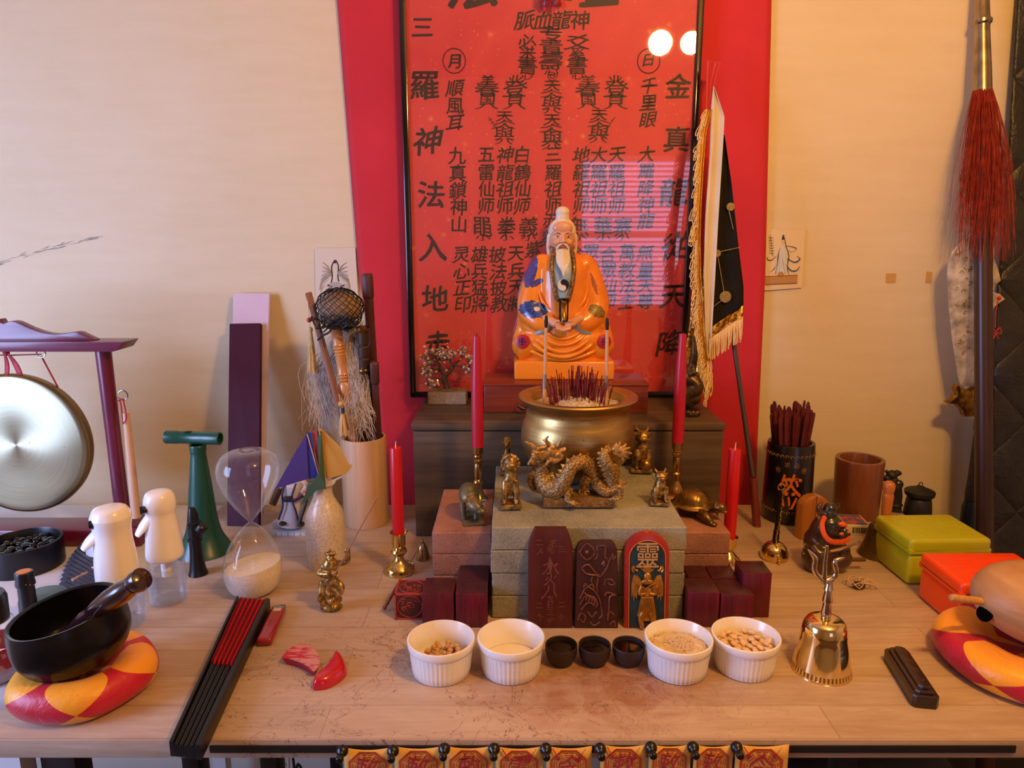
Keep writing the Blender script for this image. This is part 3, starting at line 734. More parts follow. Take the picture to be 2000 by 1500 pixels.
MB().box((0, -.0095, (zz(728)+zz(785))/2), (.011, .004, zz(728)-zz(785)), mx, bev=.0015).build('plaque', brass_d, t, label='narrow engraved brass plaque below the grip')
# dark carved staff ends
for (p0, p1, w_, lab, hd) in (((717, 535), (737, 850), .0095, 'tall dark brown carved wooden staff, tallest thing in the bamboo pot', 1), ((731, 706), (737, 850), .0085, 'short reddish brown wooden staff at the right side of the pot', 0)):
    y_ = 1.405 if hd else 1.385
    a, b = W(*p0, y_), W(*p1, bp.y+(.02 if hd else .008)); b = b+(b-a)*.12; t = thing('wooden_staff', lab, 'staff', b); L_ = (a-b).length; mx = aim((0, 0, 0), a-b)
    wd_ = wood('staff_wood', '#3c1e18', '#542c24', '#63372d', axis=2)
    MB().box((0, 0, L_/2-.02), (w_*1.7, w_*1.4, L_-.04), mx, bev=.002).build('shaft', wd_, t)
    MB().box((0, 0, L_-.024), (w_*2.1, w_*1.9, .048 if not hd else .05), mx, bev=.005, seg=3).build('head', wd_, t)
# ---------------------------------------------------------------- green plastic horn
t0 = base(402, 1098, .056)
green = M('green_plastic', '#0d4a3a', .33, coat=.2)
t = thing('toy_horn', 'dark green plastic horn standing on its bell with a crosswise tube on top', 'horn', t0)
rows = smooth_prof(prof(t0, 395, [(55, 1082), (52, 1074), (40, 1055), (31, 1035), (25, 1000), (20, 950), (15, 905), (13, 885), (14, 880), (14, 868)]), 3)
dx = W(386, 870, t0.y).x-t0.x
m = MB(); m.lathe(rows, 40, cap=False)
o = m.build('bell', green, t, solid=.002)
for v in o.data.vertices: v.co.x += dx*max(0, v.co.z/rows[-1][1])
zc = zat(t0, 375, 855); k = mpp(t0)
m = MB(); L_ = 108*k; xc = W(377, 855, t0.y).x-t0.x
m.lathe([(11.5*k, -L_/2), (12.5*k, -L_/2+.001), (12.5*k, -L_*.28), (12*k, -L_*.28+.001), (12*k, L_*.2), (12.5*k, L_*.2+.001), (12.5*k, L_/2-.001), (11.5*k, L_/2), (9.5*k, L_/2), (9.5*k, L_/2-.03), (.0001, L_/2-.03)], 28, T(xc, 0, zc) @ RY(pi/2) @ RX(0)).build('crosspiece', green, t, rot=(0, 0, -.10))
MB().ell((xc-.008, 0, zc+11.5*k), (.008, .007, .0012)).build('mouth_hole_shade', M('hole_shade', '#050505', .6), t)  # no opening is cut: a flat black ellipsoid paints the hole's inner shade
# ---------------------------------------------------------------- black whistle
t0 = base(388, 1128, .016); k = mpp(t0)
blk = M('black_plastic', '#0a0a0c', .32)
t = thing('black_whistle', 'small black plastic duck-call whistle standing in front of the green horn', 'whistle', t0)
pr = smooth_prof(prof(t0, 388, [(18.5, 1126), (19, 1122), (15, 1108), (12, 1080), (11.5, 1056)]), 3)+prof(t0, 388, [(14, 1055), (14, 1049), (11, 1047), (11, 1030)])
MB().lathe(pr, 24).build('lower_body', blk, t)
a = V((W(380, 1030, t0.y).x-t0.x, 0, zat(t0, 380, 1030)))
MB().lathe([(11*k, 0), (12*k, .006), (12.5*k, .010), (10*k, .012), (10*k, .022), (6*k, .036), (5*k, .0365), (.0001, .034)], 20, T(a.x, 0, a.z) @ RY(-.05)).lathe([(.0001, 0), (.009, 0), (.0095, .003), (.0095, .011), (.007, .013), (.0001, .013)], 18, T(a.x+.010, -.004, a.z-.004) @ RY(.7) @ T(0, 0, 0)).build('mouthpiece', blk, t)

# ---------------------------------------------------------------- sand glass
t0 = base(497, 1170, .030); k = mpp(t0)
t = thing('hourglass', 'clear glass hourglass with white sand settled in its lower bulb', 'hourglass', t0)
yb = t0.y
outer = [(20, 1166), (34, 1158), (48, 1142), (55, 1118), (53, 1096), (44, 1068), (28, 1042), (12, 1026), (4.5, 1020), (6, 1015), (15, 1004), (32, 982), (50, 950), (57.5, 920), (52, 896), (38, 884), (20, 880), (.01, 881)]
pr = smooth_prof([(.0001, 0)]+[(a, max(b, .0004)) for a, b in prof(t0, 497, outer)], 4)
lean = W(483, 885, yb).x-t0.x; H_ = pr[-1][1]
cg = glassy('clear_glass', '#ffffff', .02, 1.45, .02, '#cfdce6')
o = MB().lathe(pr, 64, cap=False).build('glass_bulb', cg, t, smooth=80)
for v in o.data.vertices: v.co.x += lean*(v.co.z/H_)
zr = zat(t0, 497, 1098)
sp = [(a*.955, b) for a, b in pr if .002 < b < zr]
z0 = sp[-1][1]
sm_ = MB(); prs = [(.0001, .0025)]+sp
sm_.lathe(prs, 48, cap=False); sm_.grid(lambda u, v: (cos(2*pi*u)*sp[-1][0]*v, sin(2*pi*u)*sp[-1][0]*v, z0+.004*(1-v)), 48, 8, closeu=True)
o = sm_.build('sand', M('white_sand', '#d9cdb9', .9, var='#e6dccb', vs=300, bump=.2, bs=900), t)
for v in o.data.vertices:
    v.co.z += v.co.x*.22*min(1, max(0, (v.co.z-zr*.75)/(zr*.25))); v.co.x += lean*(v.co.z/H_)
MB().tube([(lean*.98+.012*cos(a*pi/12), .012*sin(a*pi/12), H_-.0005) for a in range(24)], .0013, 8, closed=True).ell((lean*.98, 0, H_), (.005, .005, .0014)).build('end_seal', cg, t)

# ---------------------------------------------------------------- mist sprayers
wp = M('white_plastic', '#f2eee8', .28, coat=.3); clearp = glassy('clear_plastic', '#fafbfd', .015, 1.45, .04, '#d8e0ec')
water = glassy('water_fill', '#f0f4f8', .02, 1.33, .03, '#d8e0ea')
def sprayer(px, bot, R_, rows_w, rows_c, yw, label, trig, yaw, band, back=0):
    t0 = base(px, bot, R_*.001); k = mpp(t0)
    t = thing('spray_bottle', label, 'spray bottle', t0)
    top = smooth_prof(prof(t0, px, rows_w), 3)
    MB().lathe([(top[0][0]*.9, top[0][1]+.001)]+top+[(.0001, top[-1][1]+.0006)], 40).build('spray_head', wp, t)
    cl = prof(t0, px, rows_c); cl = [(.0001, .003), (cl[0][0]*.6, .0025), (cl[0][0]*.9, .0)]+[(cl[0][0], .004)]+cl[1:]
    MB().lathe(cl, 40, cap=False).build('bottle', clearp, t, smooth=60)
    zw = zat(t0, px, yw)
    MB().lathe([(.0001, .004), (cl[3][0]*.93, .005), (cl[4][0]*.955, zw-.0004), (.0001, zw)], 40).build('water', water, t)
    MB().lathe([(9.5*k, zat(t0, px, rows_w[0][1])-.032), (9.5*k, zat(t0, px, rows_w[0][1]))], 20).build('dip_tube', wp, t)
    (hx, hy), (tx, ty) = trig
    a = V((W(hx, hy, t0.y).x-t0.x, -.012, zat(t0, hx, hy))); b = V((W(tx, ty, t0.y).x-t0.x, -.022, zat(t0, tx, ty)))
    MB().tube(spl([a+V((.010, .006, .006)), a, a.lerp(b, .55)+V((-.001, 0, 0)), b], 5), lerp_list([.008, .0105, .0092, .0050], 16), 14, flat=.5).build('trigger', wp, t)
    nz = V((W(band[0], band[1], t0.y).x-t0.x, -.014, zat(t0, *band)))
    MB().lathe([(.0001, 0), (.0060, 0), (.0072, .004), (.0052, .007), (.0052, .014)], 16, T(nz.x-.007, nz.y-.009, nz.z) @ RZ(.5) @ RY(pi/2)).box((nz.x+.012, nz.y-.001, nz.z+.0005), (.012, .004, .0025)).build('nozzle', M('black_plastic', '#0a0a0c', .32), t)
sprayer(333, 1187, 30, [(31, 1088), (34, 1080), (31, 1050), (28, 1022), (26, 1002), (28.5, 990), (28, 975), (23, 962), (14, 958.5)],
        [(35, 1175), (35, 1160), (34, 1115), (33, 1090)], 1112, 'white-topped mist spray bottle with clear base, beside the black whistle', ((306, 1000), (281, 1036)), 0, (296, 987))
sprayer(243, 1237, 32, [(38, 1132), (38, 1110), (36, 1080), (33, 1050), (33, 1032), (36, 1012), (35, 1005), (29, 993), (18, 989.5)],
        [(43, 1225), (43, 1205), (41, 1165), (39, 1134)], 1165, 'white-topped mist spray bottle directly behind the black singing bowl', ((203, 1034), (178, 1062)), 0, (200, 1014))
# small red and white bottle behind
t0 = base(212, 1112, .03, SIDEZ); t = thing('squeeze_bottle', 'small pale bottle with a red shoulder half hidden behind the front sprayer', 'bottle', t0)
pr = prof(t0, 212, [(33, 1108), (36, 1090), (34, 1070), (26, 1048)])
MB().lathe([(.0001, 0), (pr[0][0], .001)]+pr[1:]+[(.0001, pr[-1][1]+.001)], 32).build('body', M('pale_grey_plastic', '#c4c0cc', .35), t)
MB().lathe([(pr[-1][0]+.0006, pr[-1][1]-.002), (pr[-1][0]*.7, pr[-1][1]+.012), (.0001, pr[-1][1]+.018)], 32).build('shoulder', M('red_bead', '#c8202a', .25), t)

# ---------------------------------------------------------------- slip bundle
slips = M('dark_slips', '#2a2733', .55, var='#3a3542', vs=60, st=(1, .1, 1))
pts = [G(118, 1150, .745), G(128, 1098, .745), G(176, 1070, .745), G(252, 1130, .745), G(170, 1165, .745)]
pts = [V((p.x, p.y, 0)) for p in pts]; c0 = sum(pts, V())/5
t = thing('divination_slips', 'bundle of dark grey slats tied at one end, left of the front sprayer', 'slats', (c0.x, c0.y, SIDEZ))
for k_ in range(14):
    A = pts[0].lerp(pts[1], k_/13)-c0; B = (pts[1].lerp(pts[2], k_/13))-c0; E_ = pts[3].lerp(pts[4], 1-k_/13)-c0 if 0 else pts[4].lerp(pts[3], k_/13)-c0
    z_ = .004+.0016*k_
    A = (pts[0].lerp(pts[2], k_/13))-c0
    A += (V((-.012, .004, 0)))*sin(pi*k_/13)
    MB().box((0, 0, 0), ((E_-A).length, .0065, .009), T((A.x+E_.x)/2, (A.y+E_.y)/2, z_+.004) @ RZ(atan2((E_-A).y, (E_-A).x)) @ RX(.5), bev=.0008).build('slat', slips, t)
st_ = wood('pale_stick', '#c99f7d', '#d9b293', '#e0bea0', axis=2)
for (p, q) in (((140, 1132), (170, 1118)), ((142, 1134), (163, 1120)), ((180, 1108), (207, 1117)), ((186, 1130), (206, 1122))):
    a, b = G(*p, SIDEZ+.045)-V((c0.x, c0.y, SIDEZ)), G(*q, SIDEZ+.045)-V((c0.x, c0.y, SIDEZ)); MB().tube([a, b], .0016, 6).build('peg', st_, t)

# ---------------------------------------------------------------- tray of pebbles
pc = G(58, 1118, SIDEZ); k = mpp(pc)
rt = 67*k
tz = .05
pc = V((W(56, 1085, pc.y+rt*.6).x, pc.y+rt*.45, SIDEZ))
t = thing('pebble_tray', 'round black tray filled with dark glossy pebbles, in front of the gong', 'tray', pc)
MB().lathe([(.0001, 0), (rt, 0), (rt+.001, .003), (rt+.001, tz), (rt-.003, tz+.001), (rt-.004, tz-.001), (rt-.004, .01), (.0001, .01)], 56).build('tray', M('black_plastic_d', '#0b0c10', .35), t)
rn = random.Random(2)
peb = []
for i in range(70):
    for tr in range(40):
        a_ = rn.uniform(0, 2*pi); r_ = (rt-.015)*math.sqrt(rn.random()); q = V((r_*cos(a_), r_*sin(a_), 0)); lay = len(peb) > 40
        if all((q-p_).length > (.0125) for p_, l_ in peb if l_ == lay): peb.append((q, lay)); break
pm = [M('pebble_black', '#0c0d12', .18), M('pebble_slate', '#20303a', .2), M('pebble_brown', '#2c2320', .2), M('pebble_grey', '#5b7078', .3)]
for i, (q, lay) in enumerate(peb):
    ra = rn.uniform(.007, .0105)
    o = MB().ell((0, 0, 0), (ra, ra*rn.uniform(.7, .95), .0042), seg=12, rings=8).build('pebble', pm[[0, 0, 0, 1, 1, 2][i % 6] if i != 45 else 3], smooth=80)
    o.location = pc+q+V((0, 0, .038 if not lay else .047)); o.rotation_euler = (rn.uniform(-.4, .4), rn.uniform(-.4, .4), rn.uniform(0, 3))
    where = ('%s %s' % ('near the' if q.length > rt*.45 else 'inside the', ['right', 'back right', 'back', 'back left', 'left', 'front left', 'front', 'front right'][int((atan2(q.y, q.x)/(pi/4)+.5) % 8)])) + (' rim' if q.length > rt*.45 else ' part of the middle')
    tag(o, ('%s %s pebble %s, black tray' % (['lower', 'upper'][lay], ['black', 'black', 'black', 'slate', 'slate', 'brown'][i % 6], where)) if i != 45 else 'single pale grey pebble on top in the round black tray', 'pebble', 'pebbles in the black tray')
# ---------------------------------------------------------------- bottle with orange top, jars
t0 = base(62, 1225, .014, SIDEZ); k = mpp(t0)
t = thing('wooden_top_bottle', 'slim black bottle with an orange disc on its cap, behind the singing bowl', 'bottle', t0)
pr = prof(t0, 60, [(17, 1222), (17, 1190), (15, 1180), (14.5, 1142)])
MB().lathe([(.0001, 0)]+pr+[(.0001, pr[-1][1])], 24).build('body', M('black_plastic', '#0a0a0c', .32), t)
zt_ = pr[-1][1]; MB().lathe([(17*k, zt_), (17*k, zt_+.005), (16*k, zt_+.008), (16*k, zt_+.020), (15*k, zt_+.022), (.0001, zt_+.022)], 24).build('cap', M('black_plastic', '#0a0a0c', .32), t)
MB().lathe([(12*k, zt_+.022), (12*k, zt_+.0228), (.0001, zt_+.0234)], 24).build('disc', M('orange_disc', '#d98040', .5), t, label='orange disc set in the cap')
for i in range(3): MB().ell((W(50+i*8, 1137, t0.y-.013).x-t0.x, -.0125, zt_+.006), .0012, seg=8, rings=6).build('rivet', M('brass_aged', '#9a7a3c', .32, 1, var='#6f5526', vs=50), t)
def jar(px, bot, R_, rows, lid, label, fillz, fillm, band=None, liny=None, z=SIDEZ):
    t0 = base(px, bot, R_, z); t = thing('glass_jar', label, 'jar', t0); k = mpp(t0)
    pr = prof(t0, px, rows); pr = [(.0001, .002), (pr[0][0]*.9, 0)]+pr
    MB().lathe(pr, 40, cap=False).build('jar', cg, t, smooth=60)
    if fillz: MB().lathe([(.0001, .004), (pr[2][0]*.93, .004), (pr[3][0]*.94, fillz), (.0001, fillz)], 36).build('contents', fillm, t)
    if band: MB().lathe([(pr[3][0]*1.005, band[0]), (pr[3][0]*1.005, band[1])], 36, cap=False).build('label_band', M('label_red', '#b02226', .5, var='#c9a08a', vs=70, lo=.55, hi=.6), t)
    if lid:
        zt_ = pr[-1][1]; MB().lathe([(lid[0]*k, zt_-.004), (lid[0]*k+.0006, zt_+lid[1]*k*.8), (lid[0]*k-.002, zt_+lid[1]*k), (.0001, zt_+lid[1]*k)], 36).build('lid', M('black_plastic', '#0a0a0c', .32), t)
    return t
jar(-2, 1345, .036, [(47, 1338), (48, 1300), (48, 1240), (40, 1215), (33, 1208)], (35, 50), 'clear glass jar with a black lid and red label, at the left edge', .012, M('pale_content', '#b9b2b8', .8), band=(.022, .052))
t0 = base(92, 1215, .03, SIDEZ)
t = thing('black_lid_tin', 'low round dark tin just behind the singing bowl rim', 'tin', t0)
kk = mpp(t0); MB().lathe([(.0001, 0), (42*kk, 0), (42*kk, .030), (40*kk, .034), (.0001, .036)], 36).build('tin', M('dark_tin', '#15181d', .35, var='#252a31', vs=80), t)

# ---------------------------------------------------------------- patchwork cushions
def cushion_mat(name, n_, h, off, rc='#b00e22', rc2='#c81c3a', yc='#eb9a10', yc2='#f0aa28'):
    n = NT(name); tc = n.n('ShaderNodeTexCoord'); sp = n.n('ShaderNodeSeparateXYZ'); n.l(tc.outputs['Object'], sp.inputs[0])
    ang = n.math('ARCTAN2', sp.outputs[1], sp.outputs[0])
    w = n.noise(n.co((1, 1, 1)), 25, 2); w = n.math('MULTIPLY', n.math('SUBTRACT', w, .5), .05)
    u = n.math('FRACT', n.math('ADD', n.math('MULTIPLY', ang, n_/(2*pi)), off)); tri = n.math('MULTIPLY', n.math('ABSOLUTE', n.math('SUBTRACT', u, .5)), 2)
    z_ = n.math('DIVIDE', n.math('ABSOLUTE', n.math('SUBTRACT', sp.outputs[2], h*.42)), h*.70)
    s = n.math('ADD', n.math('ADD', tri, z_), w); red = n.math('LESS_THAN', s, 1.0)
    f = n.noise(n.co((1, 1, 1)), 12, 3)
    c = n.mix(red, n.ramp(f, [(.35, yc), (.65, yc2)]), n.ramp(f, [(.35, rc), (.65, rc2)]))
    n.base(c); n.pset(Roughness=.42); n.b.inputs['Sheen Weight'].default_value = .1
    seam = n.math('LESS_THAN', n.math('ABSOLUTE', n.math('SUBTRACT', s, 1.0)), .03)
    n.bump(n.math('ADD', n.math('MULTIPLY', n.noise(n.co((1, 1, 1)), 45, 4, .6, 1), 1.6), n.math('MULTIPLY', seam, -.5)), .5, .002); return n.m
def cushion(name, label, c, R_, h, n_, off, rot=(0, 0, 0), tuft=.35, el=1.0):
    pr = []
    for i in range(28):
        a = -pi/2+pi*i/27; x = R_-h*.55+h*.55*(abs(cos(a))**.8); z_ = h*.5+h*.5*sin(a)
        pr.append((x, z_))
    pr = [(.0001, 0)]+pr+[(R_*.62, h*1.0), (R_*.5, h*.9), (R_*.36, h*(1-tuft)), (.0001, h*(1-tuft*1.1))]
    o = MB().lathe(pr, 96, cap=False, sy=el).build(name, cushion_mat(name+'_cloth', n_, h, off), smooth=80)
    for v in o.data.vertices:
        a = atan2(v.co.y, v.co.x); s = 1+.018*cos(a*n_*1.0+off*6)+.012*noise.noise(v.co*22); v.co.x *= s; v.co.y *= s
    o.location = c; o.rotation_euler = rot; return tag(o, label, 'cushion')
cc = (G(168, 1425, TABLE)+G(168, 1262, TABLE+.02))/2
kk = mpp(cc); cR = 128*kk
cc = V((W(167, 1345, cc.y).x, cc.y+.004, TABLE))
cushion('round_cushion', 'red and yellow patchwork cushion under the black singing bowl', cc, cR, .046, 5, .92)
# ---------------------------------------------------------------- black singing bowl
bc = V((W(152, 1240, cc.y).x, cc.y+.002, TABLE+.041)); kb = mpp(bc+V((0, 0, .04)))
def iron():
    n = NT('bowl_black'); v = n.co((1, 1, 1))
    vo = n.n('ShaderNodeTexVoronoi', feature='SMOOTH_F1'); vo.inputs['Scale'].default_value = 90; n.l(n.co((1, 1, 1.6)), vo.inputs['Vector'])
    n.base(n.ramp(n.noise(v, 20, 3), [(.35, '#08080a'), (.7, '#17171a')])); n.pset(Roughness=.28, Metallic=.3)
    sp = n.n('ShaderNodeSeparateXYZ'); tc = n.n('ShaderNodeTexCoord'); n.l(tc.outputs['Object'], sp.inputs[0])
    msk = n.math('MULTIPLY', n.math('SUBTRACT', .055, sp.outputs[2]), 30, clamp=True)
    n.bump(n.math('MULTIPLY', vo.outputs['Distance'], msk), .5, .0014); return n.m
br = 104*kb
t = thing('singing_bowl', 'large black metal singing bowl tilted on the patchwork cushion', 'bowl', bc, rot=(R(4), R(-9), 0))
hb_ = 1.08*br
pr = smooth_prof([(.0001, 0), (br*.45, .002), (br*.78, br*.13), (br*.96, br*.40), (br*1.0, br*.66), (br*.975, br*.92), (br*.945, hb_)], 5)
inner = [(r_-.0045, z_) for r_, z_ in pr[::-1] if r_ > .01]
pr2 = pr+[(br*.94, hb_+.002), (br*.915, hb_+.002)]+[(max(a-.001, .001), max(b, .006)) for a, b in inner]+[(.0001, .006)]
MB().lathe(pr2, 72, cap=False).build('bowl', iron(), t, smooth=60)
a, b = W(140, 1224, bc.y-.012), W(268, 1136, bc.y-.045)
t = thing('bowl_striker', 'dark polished wooden striker resting inside the black singing bowl', 'striker', a)
mx = aim((0, 0, 0), b-a); L_ = (b-a).length
MB().lathe([(.0001, -.05), (.004, -.05), (.0045, -.01), (.005, 0), (.0075, L_*.1), (.0095, L_*.22), (.0085, L_*.3), (.010, L_*.34), (.0125, L_*.45), (.0145, L_*.62), (.0135, L_*.82), (.0115, L_*.93), (.013, L_*.97), (.0145, L_*1.02), (.0135, L_*1.07), (.008, L_*1.095), (.0001, L_*1.1)], 28, mx).build('striker_shaft', M('dark_rosewood', '#1f0d0e', .16, var='#34181a', vs=30, coat=.6), t)

# ---------------------------------------------------------------- folded fan
zf = TABLE+.0215
NL, NR, FL, FR = G(330, 1447, zf), G(392, 1455, zf), G(462, 1163, zf), G(527, 1168, zf)
c0 = (NL+NR)/2
t = thing('folding_fan', 'closed black folding fan with red pleats lying over the table edge', 'fan', (c0.x, c0.y, TABLE))
def fl(u, v, dz=0): p = (NL.lerp(NR, u)).lerp(FL.lerp(FR, u), v)-c0; return V((p.x, p.y, .0215+dz))
fb = M('fan_black', '#0b0b0d', .4)
for u0, u1 in ((0, .13), (.80, 1.0)):
    m = MB(); A = [fl(u0, 0), fl(u1, 0), fl(u1 if u0 == 0 else 1, 1), fl(u0 if u0 == 0 else .86, 1)]
    if u0 == 0: A[2] = fl(.06, 1)
    m.prism([(p.x, p.y) for p in A], .0012, .0215, plane='xy', bev=.0012); m.build('guard', fb, t)
m = MB()
ns = 13
for k_ in range(ns):
    u0, u1 = .13+.67*k_/ns, .13+.67*(k_+.72)/ns; v0, v1 = .0, .50
    A = [fl(u0, v0), fl(u1, v0), fl(u1, v1), fl(u0, v1)]
    m.prism([(p.x, p.y) for p in A], .002, .0185-.002*(k_ % 3 == 0), plane='xy')
m.build('ribs', M('fan_rib', '#0f0f0f', .5), t)
m = MB()
for k_ in range(2*16):
    ua, ub = .10+.76*k_/32, .10+.76*(k_+1)/32
    za, zb2 = (-.009, 0) if k_ % 2 == 0 else (0, -.009)
    ua2, ub2 = .13+.68*k_/32, .13+.68*(k_+1)/32
    v0 = .47+.012*sin(k_); o_ = len(m.v)
    m.add([fl(ua2, v0, za), fl(ub2, v0, zb2), fl(ub, .995, zb2), fl(ua, .995, za)], [(0, 1, 2, 3)], None, 1 if (k_ % 2 and k_ % 6 in (1, 3)) else 0)
m.build('pleats', [M('fan_red', '#c4102a', .55, var='#d81f2c', vs=20), M('fan_gap_shade', '#5e0a18', .6)], t, smooth=0, solid=.0004)  # darker red on some pleat sides paints the shade in their gaps
m = MB(); m.box((0, 0, 0), (.001, .001, .001)); 
pv = fl(.5, .035); MB().tube([fl(-.012, .035, -.012), fl(1.012, .035, -.012)], .0022, 12).build('rivet', steel, t)
# ---------------------------------------------------------------- lighter
A, B = G(515, 1250, .7605), G(543, 1188, .7605)
c0 = (A+B)/2; d_ = B-A; ang = atan2(d_.y, d_.x)
t = thing('cigarette_lighter', 'red disposable lighter lying beside the folded fan', 'lighter', (c0.x, c0.y, TABLE), rz=ang)
L_ = d_.length*1.03
MB().box((0, 0, .0065), (L_, .0235, .013), bev=.0055, seg=4).build('body', M('lighter_red', '#8e1a24', .25, coat=.5), t)
MB().box((L_/2+.003, 0, .0065), (.009, .021, .0115), bev=.003).box((L_/2+.008, -.005, .0065), (.004, .009, .009), bev=.001).build('metal_top', steel, t)
MB().box((L_/2-.010, -.001, .0133), (.009, .012, .0006), bev=.0002).build('sticker', M('sticker', '#c9a8a0', .5), t)
# ---------------------------------------------------------------- moon blocks
def crescent(cx_px, pts, z, name, label, m_, dome, face):
    P = [G(x, y, TABLE+z) for x, y in pts]; c0 = sum(P, V())/len(P); P2 = [(p.x-c0.x, p.y-c0.y) for p in P]
    P2 = [(a, b) for a, b in smooth_prof2(P2)]
    m = MB(); n_ = len(P2); rings = 9
    vs_ = []; fs_ = []
    for j in range(rings):
        q = j/(rings-1)
        sc_ = (1-q*q*.0) if not dome else cos(q*pi/2)**.8
        zz_ = z*(q if not dome else sin(q*pi/2)) if not face else z*q
        if face: sc_ = .55+.45*sin(q*pi/2)
        for a, b in P2:
            # shrink towards the crescent's own spine (the line joining its tips, bowed)
            sx_, sy_ = spine(P2, a, b); vs_.append((sx_+(a-sx_)*sc_, sy_+(b-sy_)*sc_, max(zz_, .0003)))
    for j in range(rings-1):
        for i in range(n_): fs_.append((j*n_+i, j*n_+(i+1) % n_, (j+1)*n_+(i+1) % n_, (j+1)*n_+i))
    fs_.append(list(range(n_))[::-1]); fs_.append([(rings-1)*n_+i for i in range(n_)])
    m.add(vs_, fs_); o = m.build(name, m_, smooth=50); o.location = (c0.x, c0.y, TABLE); return tag(o, label, 'divination block', 'moon blocks')
def smooth_prof2(P):
    n_ = len(P); out = []
    for i in range(n_):
        p0, p1, p2, p3 = P[i-1], P[i], P[(i+1) % n_], P[(i+2) % n_]
        for k_ in range(5):
            t_ = k_/5; out.append(tuple(.5*((2*p1[a])+(-p0[a]+p2[a])*t_+(2*p0[a]-5*p1[a]+4*p2[a]-p3[a])*t_*t_+(-p0[a]+3*p1[a]-3*p2[a]+p3[a])*t_**3) for a in (0, 1)))
    return out
def spine(P, a, b):
    # midpoint of the nearest point across the outline: approximate by averaging near outline points
    w = [(1/((x-a)**2+(y-b)**2+2e-4), x, y) for x, y in P]; s = sum(q[0] for q in w)
    return sum(q[0]*q[1] for q in w)/s, sum(q[0]*q[2] for q in w)/s
def worn():
    n = NT('worn_red_lacquer'); nz = n.noise(n.co((.5, 2.2, 1), rot=(0, 0, .5)), 55, 6, .7); c = n.ramp(nz, [(.47, '#b8143c'), (.53, '#c88a8a')]); n.base(c); n.pset(Roughness=.5)
    sp = n.n('ShaderNodeSeparateXYZ'); tc = n.n('ShaderNodeTexCoord'); n.l(tc.outputs['Object'], sp.inputs[0]); c2 = n.mix(n.math('GREATER_THAN', sp.outputs[2], .0105), '#a8122e', c); n.base(c2); return n.m
crescent(0, [(551, 1283), (563, 1269), (580, 1259), (598, 1258), (612, 1266), (622, 1280), (624, 1296), (614, 1310), (600, 1300), (582, 1291), (566, 1286)], .012, 'moon_block', 'red moon block with its worn flat pinkish face upward', worn(), False, True)
crescent(0, [(610, 1326), (612, 1314), (630, 1300), (645, 1283), (655, 1263), (668, 1270), (676, 1286), (675, 1300), (660, 1314), (638, 1325), (620, 1328)], .016, 'moon_block', 'glossy red moon block with its rounded side upward', M('red_lacquer', '#b80f26', .2, coat=.6), True, False)
# ---------------------------------------------------------------- ceramic vase with paper pennants
t0 = base(640, 1118, .030)
k = mpp(t0)
def speck():
    n = NT('speckled_glaze'); a = n.noise(n.co((1, 1, 1)), 240, 4, .7); b = n.noise(n.co((1, 1, 1)), 18, 3)
    c = n.ramp(a, [(.30, '#7d7462'), (.40, '#c3b8a6'), (.6, '#d9cfc0')]); c = n.mix(n.math('MULTIPLY', b, .25), c, '#e6ddd0')
    n.base(c); n.pset(Roughness=.28); n.b.inputs['Coat Weight'].default_value = .4
    n.bump(n.noise(n.co((1, 1, 3)), 40, 3), .35, .002); return n.m
SPK = speck()
t = thing('ceramic_vase', 'cream speckled ceramic bottle vase holding coloured paper pennants', 'vase', t0)
pr = smooth_prof(prof(t0, 638, [(32, 1114), (34, 1098), (37, 1060), (38, 1025), (35, 1002), (27, 985), (20, 972), (17, 960), (18, 950), (24, 943)]), 4)
dxv = W(642, 945, t0.y).x-t0.x
o = MB().lathe([(.0001, 0), (pr[0][0]*.96, 0)]+pr+[(pr[-1][0]-.001, pr[-1][1]+.001), (pr[-1][0]-.004, pr[-1][1]-.001), (pr[-6][0]-.004, pr[-6][1]), (.0001, pr[-8][1])], 48).build('body', SPK, t)
for v in o.data.vertices:
    a_ = atan2(v.co.y, v.co.x); d = abs(((a_+2.2+pi) % (2*pi))-pi)
    if d < .55 and abs(v.co.z-.045) < .028: s = 1-.10*(1-(d/.55)**2)*(1-((v.co.z-.045)/.028)**2); v.co.x *= s; v.co.y *= s
m = MB()
vz = zat(t0, 662, 992); vy = -.020
for q in ((0, 0, .006), (.004, .003, .009), (.007, -.002, .006), (.002, -.006, .004)):
    m.ell((pr[-8][0]*1.05+q[0]*.4-.002, vy+.014+q[1], vz+q[1]*2), (.002, .004, .0025), seg=8, rings=5)
m.build('leaf_mark', M('glaze_green', '#3c4a3e', .3), t, label='dark green painted leaf on the shoulder')
# pennants
def pennant(name, label, pts, ys, col_, pole=None):
    P = [W(x, y, yy) for (x, y), yy in zip(pts, ys)]; c0 = P[-1]
    t = thing(name, label, 'pennant', c0, group='paper pennants in the vase')
    m = MB(); n_ = len(P)
    m.add([p-c0 for p in P], [list(range(n_))]); 
    o = m.build('paper', M('paper_'+col_[1:], col_, .8, var=None), t, smooth=0, solid=.0007)
    md = o.modifiers.new('tri', 'TRIANGULATE'); o.modifiers.move(1, 0)
    if pole: a, b = W(*pole[0], pole[2]), W(*pole[1], pole[2]); MB().tube([a-c0, b-c0], .0011, 6).build('stick', wood('pale_stick', '#c99f7d', '#d9b293', '#e0bea0', axis=2), t)
yv = t0.y
foot = (636, 962)
pennant('paper_pennant', 'purple paper pennant pointing left from the speckled vase', [(598, 848), (603, 935), (537, 955), (570, 895), (598, 848)][:4], [yv-.006]*4, '#43307c', ((600, 848), (634, 968), yv-.005))
pennant('paper_pennant', 'narrow blue paper pennant edge next to the purple one', [(598, 846), (608, 845), (622, 932), (603, 936)], [yv-.004]*4, '#26318f', ((604, 846), (636, 968), yv-.003))
